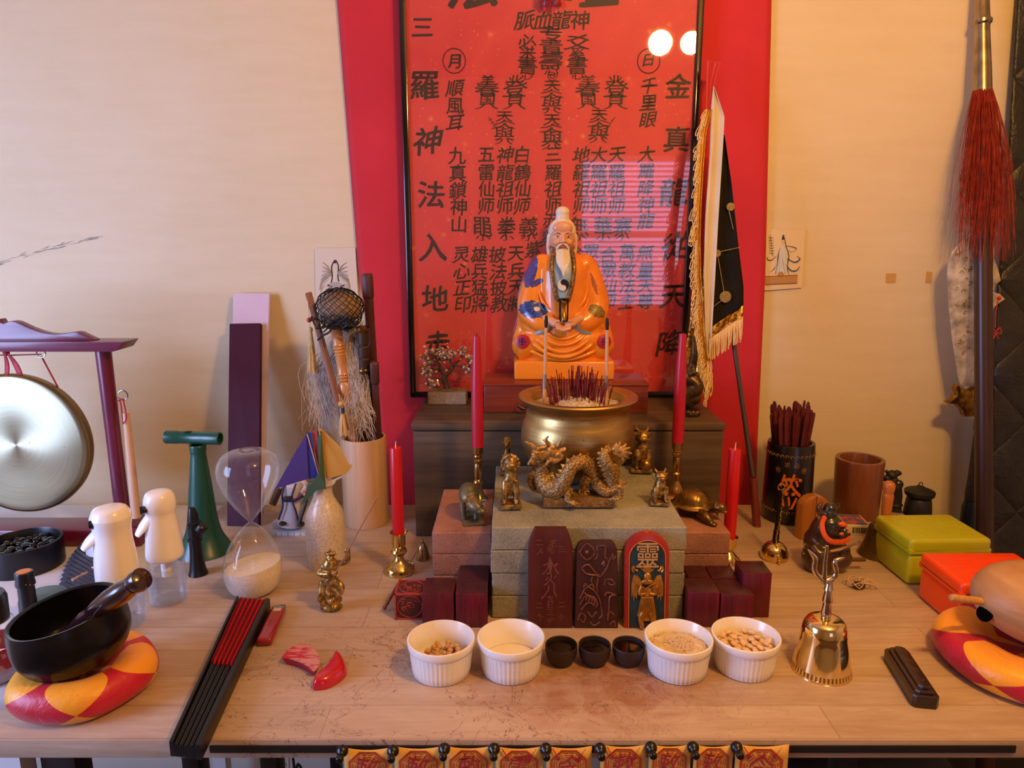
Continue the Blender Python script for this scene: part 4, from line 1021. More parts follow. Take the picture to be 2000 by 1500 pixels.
pennant('paper_pennant', 'narrow dusty red paper pennant edge between blue and green', [(609, 840), (619, 841), (629, 925), (621, 930)], [yv-.001]*4, '#a0404e', ((612, 842), (637, 968), yv))
pennant('paper_pennant', 'dark green paper pennant folded downwards over the vase lip', [(619, 842), (628, 842), (637, 955), (618, 958), (602, 975), (587, 987), (602, 950), (624, 923)], [yv+.003]*2+[yv-.024]*6, '#3b5a44', ((624, 842), (638, 968), yv+.001))
pennant('paper_pennant', 'large mustard yellow paper pennant pointing right from the vase', [(622, 836), (628, 838), (662, 870), (684, 910), (674, 925), (640, 936)], [yv+.005]*6, '#c9993f', ((625, 840), (639, 968), yv+.004))
pennant('paper_pennant', 'white paper pennant mostly hidden behind the yellow one', [(640, 942), (674, 926), (684, 906), (693, 911), (672, 930), (642, 946)], [yv+.008]*6, '#ded3c0', ((640, 936), (641, 968), yv+.008))
# ---------------------------------------------------------------- robed figurine behind the vase
t0 = G(575, 1046, TABLE)+V((0, .03, 0)); k = mpp(t0)
t = thing('robed_figurine', 'small white robed figurine with purple straps on a pale stone base', 'figurine', t0)
m = MB()
def fp(px, py, dy=0): p = W(px, py, t0.y+dy); return p-t0
bw = 47*k
m.prism([(-bw-.004, -.03), (bw+.004, -.03), (bw, .026), (-bw, .026)], 0, .007, plane='xy', bev=.001)
for k_ in range(9): m.box((-bw+.006+k_*.0125, -.0305, .0035), (.0112, .004, .006))
m.prism([(-bw, -.012), (-bw+.02, -.012), (-bw+.03, .024), (-bw+.008, .024)], .007, .022, plane='xy', bev=.001)
m.build('stone_base', M('pale_blue_stone', '#a9b6c6', .6, var='#c5cdd6', vs=60), t)
fb_ = MB(); a = fp(582, 1020); b = fp(575, 950)
fb_.tube(spl([fp(568, 1023), fp(570, 1000), fp(571, 970), fp(572, 945)], 5), lerp_list([.028, .022, .016, .018], 16), 18).ell(fp(572, 940), (.022, .014, .012))
fb_.tube(spl([fp(590, 940), fp(598, 952), fp(592, 962, -.012)], 4), [.007]*9, 10).tube(spl([fp(556, 940), fp(546, 950), fp(545, 962, -.01)], 4), [.007]*9, 10)
fb_.blob('robe', M('robe_white', '#c9cbd6', .5), t, vox=.0016)
MB().ell(fp(572, 918), (.011, .011, .013)).blob('head', M('doll_skin', '#c79a7c', .5), t, vox=.0015, sm=1)
MB().ell(fp(572, 912, .003), (.0125, .0125, .0135)).tube([fp(545, 908), fp(541, 905)], .004).blob('hair', M('hair_light', '#9b8f7c', .6), t, vox=.0015, sm=1)
pm_ = M('strap_purple', '#34184a', .5)
MB().tube(spl([fp(557, 945, -.014), fp(551, 965, -.02), fp(552, 990, -.024), fp(544, 1015, -.026)], 4), .0022, 6).tube(spl([fp(578, 945, -.016), fp(570, 972, -.02), fp(578, 1000, -.024), fp(582, 1018, -.026)], 4), .0022, 6).tube(spl([fp(552, 974, -.02), fp(572, 978, -.024), fp(592, 968, -.014)], 4), .0035, 6).build('straps', pm_, t)
MB().box(fp(562, 975, -.024), (.016, .006, .012), bev=.002).build('pouch', M('pouch_brown', '#2b1c22', .5), t, label='dark flap pouch on the belt')
MB().tube(spl([fp(606, 940, -.012), fp(596, 985, -.02), fp(588, 1010, -.026), fp(584, 1026, -.028)], 4), [.0035]*9+[.0045]*4, 8).build('staff', M('staff_dark', '#20242a', .5), t)
MB().tube([fp(546, 953, -.008), fp(532, 985, -.014)], .0075, 14).build('scroll', M('scroll_brown', '#5c4326', .45, .4), t)
for q in ((588, 1024), (553, 1022)): MB().ell(fp(*q, -.024), (.008, .011, .004)).build('sandal', M('sandal', '#3a241c', .6), t)
MB().ell(fp(591, 960, -.018), (.005, .004, .004)).ell(fp(596, 966, -.018), (.0035, .003, .003)).build('hand', M('doll_skin', '#c79a7c', .5), t)
# ---------------------------------------------------------------- candles
def wax(name='red_wax', c='#c3101c'): return M(name, c, .33, sss=.15, var='#cc1a22', vs=8, coat=.15)
brass = M('polished_brass', '#e3cc88', .13, 1, var='#d6b868', vs=15)
brass2 = M('worn_brass', '#cda868', .22, 1, var='#a88450', vs=30)
def candle(p, h, r, label, wick, lean=(0, 0), mat_=None, top=.96, group=None, wc='#e6d8c0'):
    t = thing('red_candle', label, 'candle', p, group=group)
    m = MB(); m.lathe([(.0001, 0), (r, .0), (r*.995, h*.5), (r*top, h-.002), (r*top*.93, h), (r*.5, h-.0012), (.0001, h-.0015)], 28)
    for k_ in range(0): pass
    o = m.build('wax', mat_ or wax(), t)
    MB().tube(spl([(0, 0, h-.003), (.0004, 0, h+wick*.5), (.001, 0, h+wick)], 3), lerp_list([.0011, .0009, .0003], 7), 6).build('wick', M('wick_'+wc[1:], wc, .8), t)
    t.rotation_euler = (lean[0], lean[1], 0); return t
def holder(px, bot, R_, rows, label, mat_, z=TABLE, p=None):
    t0 = p or base(px, bot, R_, z); t = thing('candle_holder', label, 'candle holder', t0)
    pr = prof(t0, px, rows); pr = [(.0001, .0015), (pr[0][0]-.001, 0)]+[(a, max(b, .001)) for a, b in pr]
    top = pr[-1]; MB().lathe(pr+[(top[0]-.0015, top[1]+.0004), (top[0]-.0025, top[1]-.001), (top[0]*.72, top[1]-.006), (.0001, top[1]-.006)], 40).build('turned_stem', mat_, t, smooth=40)
    return t0, top[1]
t0, h = holder(781, 1126, .020, [(30, 1118), (30, 1111), (27, 1104), (17, 1098), (10, 1092), (8, 1085), (14, 1080), (16, 1076), (14, 1072), (9, 1070), (10, 1067), (13, 1064), (13, 1060), (13.5, 1046), (14.5, 1042), (18, 1039)], 'polished brass holder of the small red candle left of the cabinet', brass)
ct = zat(t0, 779, 874)
candle(t0+V((0, 0, h-.005)), ct-h+.005, .0105, 'short bright red candle in the polished brass holder, left of the cabinet', .012)
# small hand bell behind it
t0 = base(826, 1096, .010); t = thing('small_bell', 'tiny silvery brass handbell beside the cabinet, behind the small candle', 'bell', t0)
pr = smooth_prof(prof(t0, 826, [(15, 1094), (14.5, 1090), (12, 1080), (9.5, 1068), (5, 1061)]), 3)
MB().lathe(pr+[(.0001, pr[-1][1]+.001)], 28).build('bell_cup', M('pale_brass', '#b8aa88', .2, 1), t)
MB().tube([(0, 0, pr[-1][1]), (.0005, 0, pr[-1][1]+.007)], [.003, .0018], 10).build('handle', M('pale_brass', '#b8aa88', .2, 1), t)
# slender pin striker
a, b = G(749, 1191, TABLE+.003), W(826, 1056, 1.12)
a2 = a
t = thing('pin_striker', 'thin brass rod with a turned wooden handle leaning against the carved box', 'striker', a2)
d = b-a; Ld = d.length; mx = aim((0, 0, 0), d)
MB().lathe([(.0001, .0), (.0028, .001), (.0034, .004), (.0022, .007), (.0026, .009), (.0032, .012), (.0026, .015), (.0026, .05), (.002, .056)], 14, mx).build('handle', M('copper_wood', '#7d4f3c', .35, .3), t)
MB().tube([d*.2, d], .0009, 6, ).build('rod', brass_d, t)
# tall candlesticks standing on the side bricks
for px, bot, cx, rows, lab1, lab2, ctop in (
    (934, 985, 932, [(21, 980), (20, 976), (15, 968), (9, 955), (8, 948), (10, 944), (10, 940), (7, 936), (8.5, 925), (8, 908), (7, 905), (9.5, 903), (9.5, 898), (7, 896), (9, 893), (9, 890), (8, 888), (11, 885), (11, 866)],
     'tall turned brass candlestick standing behind the bronze bull', 'tall thin red candle on the left brass candlestick', 656),
    (1319, 967, 1318, [(21, 962), (20, 958), (15, 950), (9, 940), (8, 933), (10, 928), (10, 924), (7, 921), (8.5, 910), (8, 895), (7, 892), (9.5, 890), (9.5, 885), (7, 883), (9, 880), (8, 878), (11, 876), (11.5, 857)],
     'tall turned brass candlestick standing behind the bronze turtle', 'tall thin red candle on the right brass candlestick', 652)):
    p = G(px, bot-12, RZ0); p.y = min(p.y, 1.268)
    p = V((W(px, bot-10, p.y).x, p.y, RZ0))
    if px < 1000: p.x = min(p.x, SX0-.018)
    else: p.x = max(p.x, SX1+.018)
    rows = [(r_*.92, y_) for r_, y_ in rows]
    t0, h = holder(px, bot, .02, rows, lab1, brass2, p=p)
    ct = zat(p, px, ctop)
    candle(p+V((0, 0, h-.006)), ct-h+.006, .0108, lab2, .006, mat_=M('deep_red_wax', '#ab1430', .38, sss=.15, var='#b51b36', vs=8), top=.62, wc='#1a1412', lean=(0, 0))
# right short candle and its holder
t0, h = holder(1421, 1104, .018, [(24, 1096), (23, 1090), (14, 1082), (9, 1076), (12, 1070), (14, 1066), (14, 1052), (17, 1048)], 'polished brass holder partly hidden behind the right reddish bricks', brass)
ct = zat(t0, 1424, 878)
candle(t0+V((0, 0, h-.005)), ct-h+.005, .0112, 'short bright red candle standing right of the cabinet', .014)
# ---------------------------------------------------------------- bronze guardian with incense stick
bronze = M('antique_bronze', '#c9a25a', .36, .7, var='#6e5830', vs=120, bump=.5, bs=260, bd=.001, lo=.38, hi=.6)
t0 = base(648, 1200, .016); k = mpp(t0)
def fp(px, py, dy=0): return W(px, py, t0.y+dy)-t0
t = thing('warrior_figurine', 'small golden bronze armoured warrior on a scroll-cloud base holding an incense stick', 'figurine', t0)
m = MB(); rn = random.Random(3)
m.ell((0, 0, .005), (.018, .013, .006)).tube([(0, 0, .003), (0, 0, .03), (0, 0, .055)], [.012, .011, .009], 12)
for k_ in range(34):
    z_ = rn.uniform(.004, .045); w_ = .017-.10*z_*.6; a_ = rn.uniform(0, 6.28)
    m.ell((w_*cos(a_)*.9, w_*.65*sin(a_), z_), (.0035, .0035, .006), seg=8, rings=6, rot=(rn.uniform(-.6, .6), rn.uniform(-.6, .6), 0))
for s, q in ((-1, (628, 1165)), (1, (664, 1150))): m.tube(spl([fp(640+8*s, 1135), fp(q[0], q[1]-8, -.006), fp(q[0]+3*s, q[1]+4, -.008), fp(q[0]-5*s, q[1]+16, -.006)], 4), lerp_list([.007, .006, .0045, .004], 13), 10)
m.tube(spl([fp(648, 1150), fp(648, 1125), fp(645, 1105), fp(647, 1092)], 4), lerp_list([.011, .009, .013, .008], 13), 14)
m.ell(fp(633, 1106, -.002), (.0065, .006, .005)).ell(fp(662, 1100), (.006, .006, .005))
m.tube(spl([fp(633, 1108), fp(623, 1120, -.006), fp(642, 1122, -.014)], 4), lerp_list([.0055, .0045, .0042], 9), 8)
m.tube(spl([fp(662, 1101), fp(678, 1096), fp(679, 1080, -.004)], 4), lerp_list([.0055, .0045, .0042], 9), 8)
m.ell(fp(653, 1120, -.013), (.005, .0045, .005)).ell(fp(678, 1075, -.004), (.005, .005, .005))
for k_ in range(16):
    a_ = k_/15*2.6-.2; m.ell(fp(643, 1120)+V((.014*cos(a_*1.2+.4), -.006+.004*sin(a_), .004*sin(3*a_))), (.004, .003, .003), seg=8, rings=6)
m.blob('body', bronze, t, vox=.0010, sm=1)
hd = MB(); hc_ = fp(645, 1090, -.005); hd.ell(hc_, (.0062, .0065, .0075)).ell(hc_+V((0, -.006, -.001)), (.0017, .002, .002)).ell(hc_+V((0, -.0055, -.0045)), (.0028, .002, .0012)).ell(hc_+V((-.0028, -.0055, .0015)), (.0012, .001, .0007)).ell(hc_+V((.0028, -.0055, .0015)), (.0012, .001, .0007))
hd.ell(hc_+V((0, .001, .007)), (.0065, .006, .004))
for s in (-1, 1): hd.tube(spl([hc_+V((s*.005, 0, .004)), hc_+V((s*.008, 0, .008)), hc_+V((s*.007, 0, .013))], 3), lerp_list([.002, .0017, .0008], 7), 6)
hd.ell(hc_+V((0, 0, .012)), (.0025, .0025, .004)); hd.blob('head', bronze, t, vox=.0008, sm=1)
a, b = fp(653, 1124, -.018), fp(737, 970, -.010)
s_ = thing('incense_stick', 'thin brown incense stick held upright by the bronze warrior', 'incense stick', t0+a)
MB().tube([(0, 0, 0), (b-a)*.5, b-a], .0011, 8).build('stick', M('incense_brown', '#9c7050', .8), s_)
# ---------------------------------------------------------------- carved red cube and maroon blocks
def cubefrom(name, label, fl_, fr_, zt_px, depth, z0, mat_, cat='block', group=None, bev=.0012, parts=None):
    """front face given by its bottom left and right corner pixels and its top-edge pixel row"""
    A, B = G(*fl_, z0), G(*fr_, z0); y_ = (A.y+B.y)/2; h_ = W((fl_[0]+fr_[0])/2, zt_px, y_).z-z0
    w_ = (B-A).length; c_ = V(((A.x+B.x)/2, y_+depth/2, z0)); ang_ = atan2((B-A).y, (B-A).x)
    o = MB().box((0, 0, h_/2), (w_, depth, h_), bev=bev).build(name, mat_, smooth=35); o.location = c_; o.rotation_euler = (0, 0, ang_)
    tag(o, label, cat, group); return o, w_, h_
cm = M('carved_red', '#8f2a24', .45, var='#5f1d18', vs=90, bump=.6, bs=130, bd=.001)
A, B = G(769, 1211, TABLE), G(829, 1211, TABLE); wq = .0485
t = thing('carved_seal_box', 'small red carved cube with round dragon medallions, left of the maroon blocks', 'box', ((A.x+B.x)/2+.002, (A.y+B.y)/2+wq/2, TABLE))
hq = W(799, 1160, (A.y+B.y)/2).z-TABLE
MB().box((0, 0, hq/2), (wq-.002, wq-.002, hq-.001), bev=.001).build('cube', M('carved_ground', '#4c1c17', .6), t)
ed = MB()
for sx in (-1, 1):
    for sy in (-1, 1): ed.box((sx*(wq/2-.0015), sy*(wq/2-.0015), hq/2), (.003, .003, hq), bev=.0006)
    for z_ in (.0015, hq-.0015): ed.box((0, sx*(wq/2-.0015), z_), (wq, .003, .003), bev=.0006).box((sx*(wq/2-.0015), 0, z_), (.003, wq, .003), bev=.0006)
ed.build('rim', M('carved_rim', '#a83a34', .45), t)
md = MB(); rn = random.Random(12)
def medal(mx):
    md.tube([(.019*cos(a*pi/20), .0195*sin(a*pi/20), 0) for a in range(40)], .0009, 6, mx, closed=True)
    for k_ in range(9):
        p = V((rn.uniform(-.013, .013), rn.uniform(-.013, .013), 0)); r_ = rn.uniform(.003, .005); a0 = rn.uniform(0, 6)
        md.tube([p+V((r_*(1-i/14)*cos(a0+i*.5), r_*(1-i/14)*sin(a0+i*.5), 0)) for i in range(11)], .0009, 5, mx)
    for sx in (-1, 1):
        for sy in (-1, 1): md.tube([(sx*.020, sy*.016, 0), (sx*.0205, sy*.0205, 0), (sx*.016, sy*.020, 0)], .0008, 5, mx)
medal(T(0, -wq/2+.0008, hq/2) @ RX(pi/2) @ S(1, hq/wq, 1)); medal(T(0, 0, hq-.0006)); medal(T(-wq/2+.0008, 0, hq/2) @ RX(pi/2) @ RY(pi/2) @ S(1, hq/wq, 1))
md.build('carving', M('carved_relief', '#93332c', .45), t)
def seal_mat():
    n = NT('maroon_grain'); a = n.noise(n.co((1, 1, .03)), 400, 3, .6); b = n.noise(n.co((1, 1, .2)), 60, 2)
    n.base(n.ramp(n.math('ADD', n.math('MULTIPLY', a, .6), n.math('MULTIPLY', b, .4)), [(.38, '#440d18'), (.62, '#6a1226')])); n.pset(Roughness=.4); n.bump(a, .3, .0005)
    g = n.n('ShaderNodeNewGeometry'); s = n.n('ShaderNodeSeparateXYZ'); n.l(g.outputs['Normal'], s.inputs[0])
    return n.m
SM = seal_mat(); SMD = M('maroon_top', '#32141a', .33, var='#442026', vs=60)
def seal(label, x0, x1, yf, yt_front, yt_back, ztop, wbtm=None):
    """block whose top front edge spans x0..x1 at row yt_front and whose top back edge lies at row yt_back, at height ztop above the table"""
    A, B = G(x0, yt_front, TABLE+ztop), G(x1, yt_front, TABLE+ztop); Cb = G((x0+x1)/2, yt_back, TABLE+ztop); d = Cb.y-A.y
    w_ = B.x-A.x; t = thing('seal_block', label, 'block', ((A.x+B.x)/2, (A.y+Cb.y)/2, TABLE), group='maroon seal blocks beside the pavers')
    MB().box((0, 0, ztop/2), (w_-.0008, d-.0008, ztop), bev=.0009).build('block', SM, t)
    MB().box((0, 0, ztop+.0002), (w_-.004, d-.004, .0006), bev=.0002).build('top_face', SMD, t)
HB = .062
seal('square maroon block with a dark top next to the carved red cube', 823, 886, 0, 1160, 1128, .0565)
seal('square maroon block against the left side of the grey pavers', 889, 952, 0, 1160, 1101, .0565)
# ================================================================ seated elder statue
SZ = 1.044
sp0 = G(1102, 742, SZ)
t0 = V((W(1102, 742, sp0.y).x, sp0.y+.044, SZ)); k = mpp(t0)
YS = t0.y; YSC = .86
def sp_(px, py, dy=0): return W(px, py, YS+dy)-t0
t = thing('elder_statue', 'seated white-bearded elder statue in an orange robe on the reddish box', 'statue', t0); t.scale = (1, YSC, 1)
bw = (1200-1005)/2*mpp(sp0)
# glazed robe colours with painted dragons on the sleeves
def robe_mat():
    n = NT('robe_orange'); tc = n.n('ShaderNodeTexCoord'); sp = n.n('ShaderNodeSeparateXYZ'); n.l(tc.outputs['Object'], sp.inputs[0])
    nz = n.math('MULTIPLY', n.math('SUBTRACT', n.noise(n.co((1, 1, 1)), 130, 3, .6), .5), 1.5)
    def em(cx, cz, rx, rz, rot=0, fr=1.0):
        X = n.math('SUBTRACT', sp.outputs[0], cx); Z = n.math('SUBTRACT', sp.outputs[2], cz)
        c, s = cos(rot), sin(rot)
        A = n.math('DIVIDE', n.math('ADD', n.math('MULTIPLY', X, c), n.math('MULTIPLY', Z, s)), rx)
        B = n.math('DIVIDE', n.math('SUBTRACT', n.math('MULTIPLY', Z, c), n.math('MULTIPLY', X, s)), rz)
        d = n.math('ADD', n.math('ADD', n.math('MULTIPLY', A, A), n.math('MULTIPLY', B, B)), n.math('MULTIPLY', nz, fr))
        return n.math('LESS_THAN', d, 1.0)
    P = lambda px, py: sp_(px, py, -.02)
    c = n.ramp(n.noise(n.co((1, 1, 1)), 30, 2), [(.3, '#e27d16'), (.7, '#f09020')])
    sc = n.n('ShaderNodeTexVoronoi'); sc.inputs['Scale'].default_value = 420; n.l(n.co((1, 1, 1)), sc.inputs['Vector'])
    scale = n.ramp(sc.outputs['Distance'], [(.2, '#6a5a9c'), (.5, '#3c3470')])
    a = P(1037, 530); c = n.mix(em(a.x, a.z, .012, .035, -.25, .5), c, scale)
    a = P(1048, 552); c = n.mix(em(a.x, a.z, .016, .006, .5, .6), c, scale)
    a = P(1041, 603); c = n.mix(em(a.x, a.z, .030, .017, -.1, 1.0), c, n.ramp(sc.outputs['Distance'], [(.25, '#3a62b0'), (.55, '#1c2a66')]))
    a = P(1048, 602); c = n.mix(em(a.x, a.z, .006, .005, 0, 1.6), c, '#d8c8a0')
    a = P(1163, 606); c = n.mix(em(a.x, a.z, .020, .012, -.5, 1.3), c, n.ramp(sc.outputs['Distance'], [(.25, '#8a9a2a'), (.55, '#7a3a1a')]))
    a = P(1160, 555); c = n.mix(em(a.x, a.z, .004, .022, .3, 1.8), c, '#9a4a1c')
    n.base(c); n.pset(Roughness=.3); n.b.inputs['Coat Weight'].default_value = .4
    n.bump(n.noise(n.co((1, 1, 1)), 40, 2), .15, .0015); return n.m
RM = robe_mat(); OR = M('base_orange', '#ec8a1c', .35, coat=.3)
zb1 = zat(t0, 1100, 708)
MB().box((0, -.002, .0195), (bw*2, .10, .039), bev=.004, seg=3).build('plinth', OR, t)
m = MB()
# lap and crossed legs
m.ell(sp_(1100, 684)+V((0, .0, 0)), (.102, .050, .028), seg=32, rings=16).tube([sp_(1018, 672, -.012), sp_(1060, 668, -.026), sp_(1100, 666, -.030), sp_(1140, 668, -.026), sp_(1182, 672, -.012)], [.022, .028, .027, .028, .022], 18).tube([sp_(1015, 690, -.008), sp_(1100, 692, -.018), sp_(1185, 690, -.008)], [.018, .028, .018], 16).ell(sp_(1100, 700), (.094, .046, .02), seg=32, rings=14)
for s in (-1, 1):
    kx_ = 1100+s*72
    m.ell(sp_(kx_, 674, -.012), (.031, .036, .030), seg=24, rings=14)
    m.tube(spl([sp_(kx_, 665, -.016), sp_(1100+s*45, 664, -.034), sp_(1100, 674, -.042)], 5), [.024, .024, .023, .022, .021, .020, .020, .019, .018, .017, .016], 16)
# torso
m.tube([sp_(1100, 690), sp_(1100, 640), sp_(1100, 600), sp_(1100, 560), sp_(1100, 525), sp_(1099, 505), sp_(1098, 490)], [.062, .058, .055, .056, .053, .040, .022], 28)
for s in (-1, 1):
    m.ell(sp_(1100+s*40, 520), (.027, .028, .026), seg=20)
    m.ell(sp_(1100+s*46, 655, -.008), (.042, .040, .034), seg=20).tube([sp_(1100+s*66, 600, .0), sp_(1100+s*72, 640, -.002), sp_(1100+s*78, 668, -.004)], [.022, .022, .024], 16)
    # upper arm, elbow, forearm with a wide sleeve
    m.tube(spl([sp_(1100+s*43, 520), sp_(1100+s*56, 560, -.004), sp_(1100+s*62, 604, -.012), sp_(1100+s*44, 628, -.034), sp_(1100+s*24, 634, -.046)], 5), lerp_list([.025, .027, .030, .031, .025, .019], 21), 20)
    m.tube(spl([sp_(1100+s*66, 590, -.008), sp_(1100+s*62, 635, -.02), sp_(1100+s*42, 652, -.036)], 5), lerp_list([.018, .022, .015], 11), 14)
for v_ in (.0,): pass
o = m.blob('robe', RM, t, vox=.0022, sm=5)
# folds across the lap
fm = MB()
for i, (yc, w_, dr, yy) in enumerate(((652, 36, 10, -.0555), (660, 46, 14, -.0575), (669, 54, 18, -.0575), (679, 60, 18, -.0565), (690, 66, 12, -.050))):
    pts = [sp_(1100-w_+2*w_*q/12, yc-dr*.5+dr*1.6*(1-((q-6)/6)**2), yy+.014*abs((q-6)/6)**2-.0035) for q in range(13)]
    fm.tube(spl(pts, 2), [.0012]+[.0044]*23+[.0012], 8)
for s in (-1, 1):
    for i in range(4):
        fm.tube(spl([sp_(1100+s*(48+5*i), 565+9*i, -.030+.004*i), sp_(1100+s*(40+4*i), 590+9*i, -.040), sp_(1100+s*(24+6*i), 606+9*i, -.048+.003*i)], 4), lerp_list([.0012, .0035, .0012], 9), 8)
fm.build('robe_folds', RM, t, smooth=80)
# blue under robe: cuffs, chest, side lining
ub = M('under_robe_blue', '#8fa3a8', .35, coat=.3)
m = MB()
for s in (-1, 1): m.tube(spl([sp_(1100+s*25, 624, -.052), sp_(1100+s*34, 640, -.050), sp_(1100+s*48, 651, -.046), sp_(1100+s*62, 655, -.036)], 4), lerp_list([.011, .011, .006, .003], 13), 12)
CH = [(484, 13, -.022), (498, 17, -.040), (515, 19, -.052), (535, 19, -.0585), (560, 15, -.0615), (590, 7, -.063)]
def chest(u, v):
    q = v*(len(CH)-1); i = min(int(q), len(CH)-2); f = q-i; a = [CH[i][j]+(CH[i+1][j]-CH[i][j])*f for j in range(3)]
    s = (u-.5)*2; return sp_(1099.5+a[1]*s, a[0], a[2]+.004*s*s)
m.grid(lambda u, v: chest(u, v)+V((0, 0, 0)), 9, 20); m.grid(lambda u, v: chest(u, v)+V((0, .008, 0)), 9, 20)
m.build('under_robe', ub, t, smooth=80)
# brown gold collar band
cb = M('collar_brown', '#5c3b16', .35, var='#a3752c', vs=260, lo=.5, hi=.6, coat=.4)
m = MB()
for s in (-1, 1): m.tube(spl([sp_(1098+s*17, 476, .004)]+[chest(.5+.5*s, v_)+V((s*.003, -.001, 0)) for v_ in (.05, .3, .55, .8, 1.0)], 4), [.0048]*21, 8)
m.build('collar', cb, t, smooth=60)
# yin yang on the chest
yp = sp_(1101, 557, -.0655); r_ = 17*k*.62*1.0
m = MB(); m.lathe([(.0001, 0), (r_, 0), (r_, .0015), (.0001, .0015)], 32, T(*yp) @ RX(pi/2)); m.build('emblem', M('emblem_white', '#d8cfbd', .4), t, label='round black and white emblem on the chest')
m = MB(); pts = [(r_*cos(a), r_*sin(a)) for a in [(-pi/2+pi*i/16) for i in range(17)]]
pts += [(r_/2*cos(a), r_/2+r_/2*sin(a)) for a in [(pi/2+pi*i/8) for i in range(1, 9)]]; pts += [(-0+r_/2*-cos(a)*-1, -r_/2+r_/2*sin(a)) for a in [(pi/2-pi*i/8) for i in range(1, 8)]]
m.prism(pts, -.0022, -.0014, T(*yp)); m.lathe([(.0001, 0), (r_*.16, 0), (r_*.16, .0024), (.0001, .0024)], 12, T(yp.x-r_*.05, yp.y, yp.z+r_*.5) @ RX(pi/2)); m.build('emblem_dark', M('emblem_black', '#14110f', .35), t)
# knee medallions
for s, px in ((-1, 1020), (1, 1182)):
    c_ = sp_(px, 668, -.048)
    R_ = .0150; mx = T(*c_) @ RZ(s*.28) @ RX(pi/2-.12)
    MB().lathe([(.0001, .001), (R_*.6, .0008), (R_, -.001), (R_, -.006)], 28, mx).build('medallion', M('medallion_red', '#a8182c', .4), t)
    g = MB()
    for sx in (-1, 1):
        for sy in (-1, 1): g.tube([(sx*(.0042+.0028*cos(a*pi/6)), sy*(.0035+.0030*sin(a*pi/6)), .0016) for a in range(12)], .0006, 5, mx, closed=True)
    g.tube([(-.0085, 0, .0016), (.0085, 0, .0016)], .0008, 5, mx).tube([(0, -.0085, .0016), (0, .0085, .0016)], .0008, 5, mx)
    g.build('medallion_pattern', M('medallion_purple', '#4a1450', .4), t)
# head
skin = M('statue_skin', '#d69a72', .4, coat=.2, sss=.05)
white = M('beard_white', '#d8cdb8', .5, coat=.1)
m = MB(); hc = sp_(1098, 466, -.008)
m.ell(hc+V((0, 0, .004)), (.0265, .028, .035), seg=28, rings=18).ell(hc+V((0, -.007, -.014)), (.019, .019, .020), seg=20)
m.tube([hc+V((0, .004, -.02)), hc+V((0, .004, -.045))], [.015, .018], 16)
for s in (-1, 1):
    m.ell(hc+V((s*.012, -.0215, -.007)), (.008, .006, .007))                      # cheeks
    m.ell(hc+V((s*.0265, .002, -.002)), (.004, .006, .011)).ell(hc+V((s*.0262, .0, -.013)), (.0035, .004, .007))  # long ears
    m.ell(hc+V((s*.0105, -.0245, .0105)), (.008, .0035, .003))                     # brow ridge
m.tube([hc+V((0, -.026, .008)), hc+V((0, -.0305, -.004))], [.0035, .0048], 10).ell(hc+V((0, -.0318, -.0055)), (.0052, .0042, .0036))
for s in (-1, 1): m.ell(hc+V((s*.005, -.029, -.0065)), (.0032, .0032, .0026))
m.ell(hc+V((0, -.020, .022)), (.021, .010, .013))
m.blob('head', skin, t, vox=.0011, sm=3)
dark = M('brow_dark', '#2a1c16', .5)
m = MB(); ew = MB(); lp = MB()
for s in (-1, 1):
    ex = hc+V((s*.0108, -.0266, .0035))
    ew.ell(ex, (.0055, .0022, .0013), seg=12, rings=8); m.ell(ex+V((s*.0003, -.0018, 0)), (.0016, .0010, .0013), seg=10, rings=6)
    m.tube(spl([ex+V((-.0058, .0004, -.0002)), ex+V((0, -.0022, .0017)), ex+V((.0062, .0012, -.0002))], 4), .0005, 5)
    m.tube(spl([ex+V((-s*.006, -.0002, .0052)), ex+V((0, -.0014, .0078)), ex+V((s*.008, .003, .0055))], 4), lerp_list([.0007, .0009, .0004], 9), 5)
ew.build('eye_white', M('eye_white', '#e6ddd0', .3), t); m.build('eye_line', dark, t)
MB().tube(spl([hc+V((-.0075, -.0262, -.0155)), hc+V((0, -.0292, -.0165)), hc+V((.0075, -.0262, -.0155))], 4), lerp_list([.0008, .0019, .0008], 9), 8).build('lips', M('lips_red', '#b04a3c', .4), t)
# hair, bun, beard, moustache
m = MB(); m.ell(hc+V((0, .004, .014)), (.029, .0285, .029), seg=24).ell(hc+V((0, .012, -.004)), (.028, .022, .034), seg=20)
m.lathe([(.014, .033), (.014, .046), (.0125, .048)], 20, T(hc.x, hc.y, hc.z)); m.ell(hc+V((0, 0, .053)), (.0148, .0148, .012), seg=20)
for s in (-1, 1): m.tube(spl([hc+V((s*.0265, -.002, .008)), hc+V((s*.027, .006, -.015)), hc+V((s*.026, .008, -.034)), hc+V((s*.030, .006, -.050))], 4), lerp_list([.005, .006, .005, .002], 13), 10)
o = m.blob('hair', white, t, vox=.0015, sm=2)
# remove nothing: the hair cap sits behind the face line
m = MB()
bt = hc+V((0, -.026, -.022)); be = sp_(1101, 540, -.0725)
for i in range(19):
    a_ = (i-9)/9; st0 = bt+V((a_*.0115, .004*abs(a_), -.001*abs(a_))); md_ = bt.lerp(be, .45)+V((a_*.0115, .003*abs(a_)-.009, 0)); en = be+V((a_*.0035, .002*abs(a_), .012*abs(a_)))
    m.tube(spl([st0, md_, en], 5), lerp_list([.0023, .0027, .0013], 11), 6)
for s in (-1, 1):
    for j in range(3): m.tube(spl([hc+V((s*.001, -.0315, -.0105)), hc+V((s*.007, -.0305, -.0125-.0006*j)), hc+V((s*.0125, -.0265, -.019-.002*j)), hc+V((s*(.0145-.001*j), -.0235, -.031-.004*j))], 4), lerp_list([.0014, .0017, .0012, .0006], 13), 6)
m.build('beard', white, t, smooth=80)
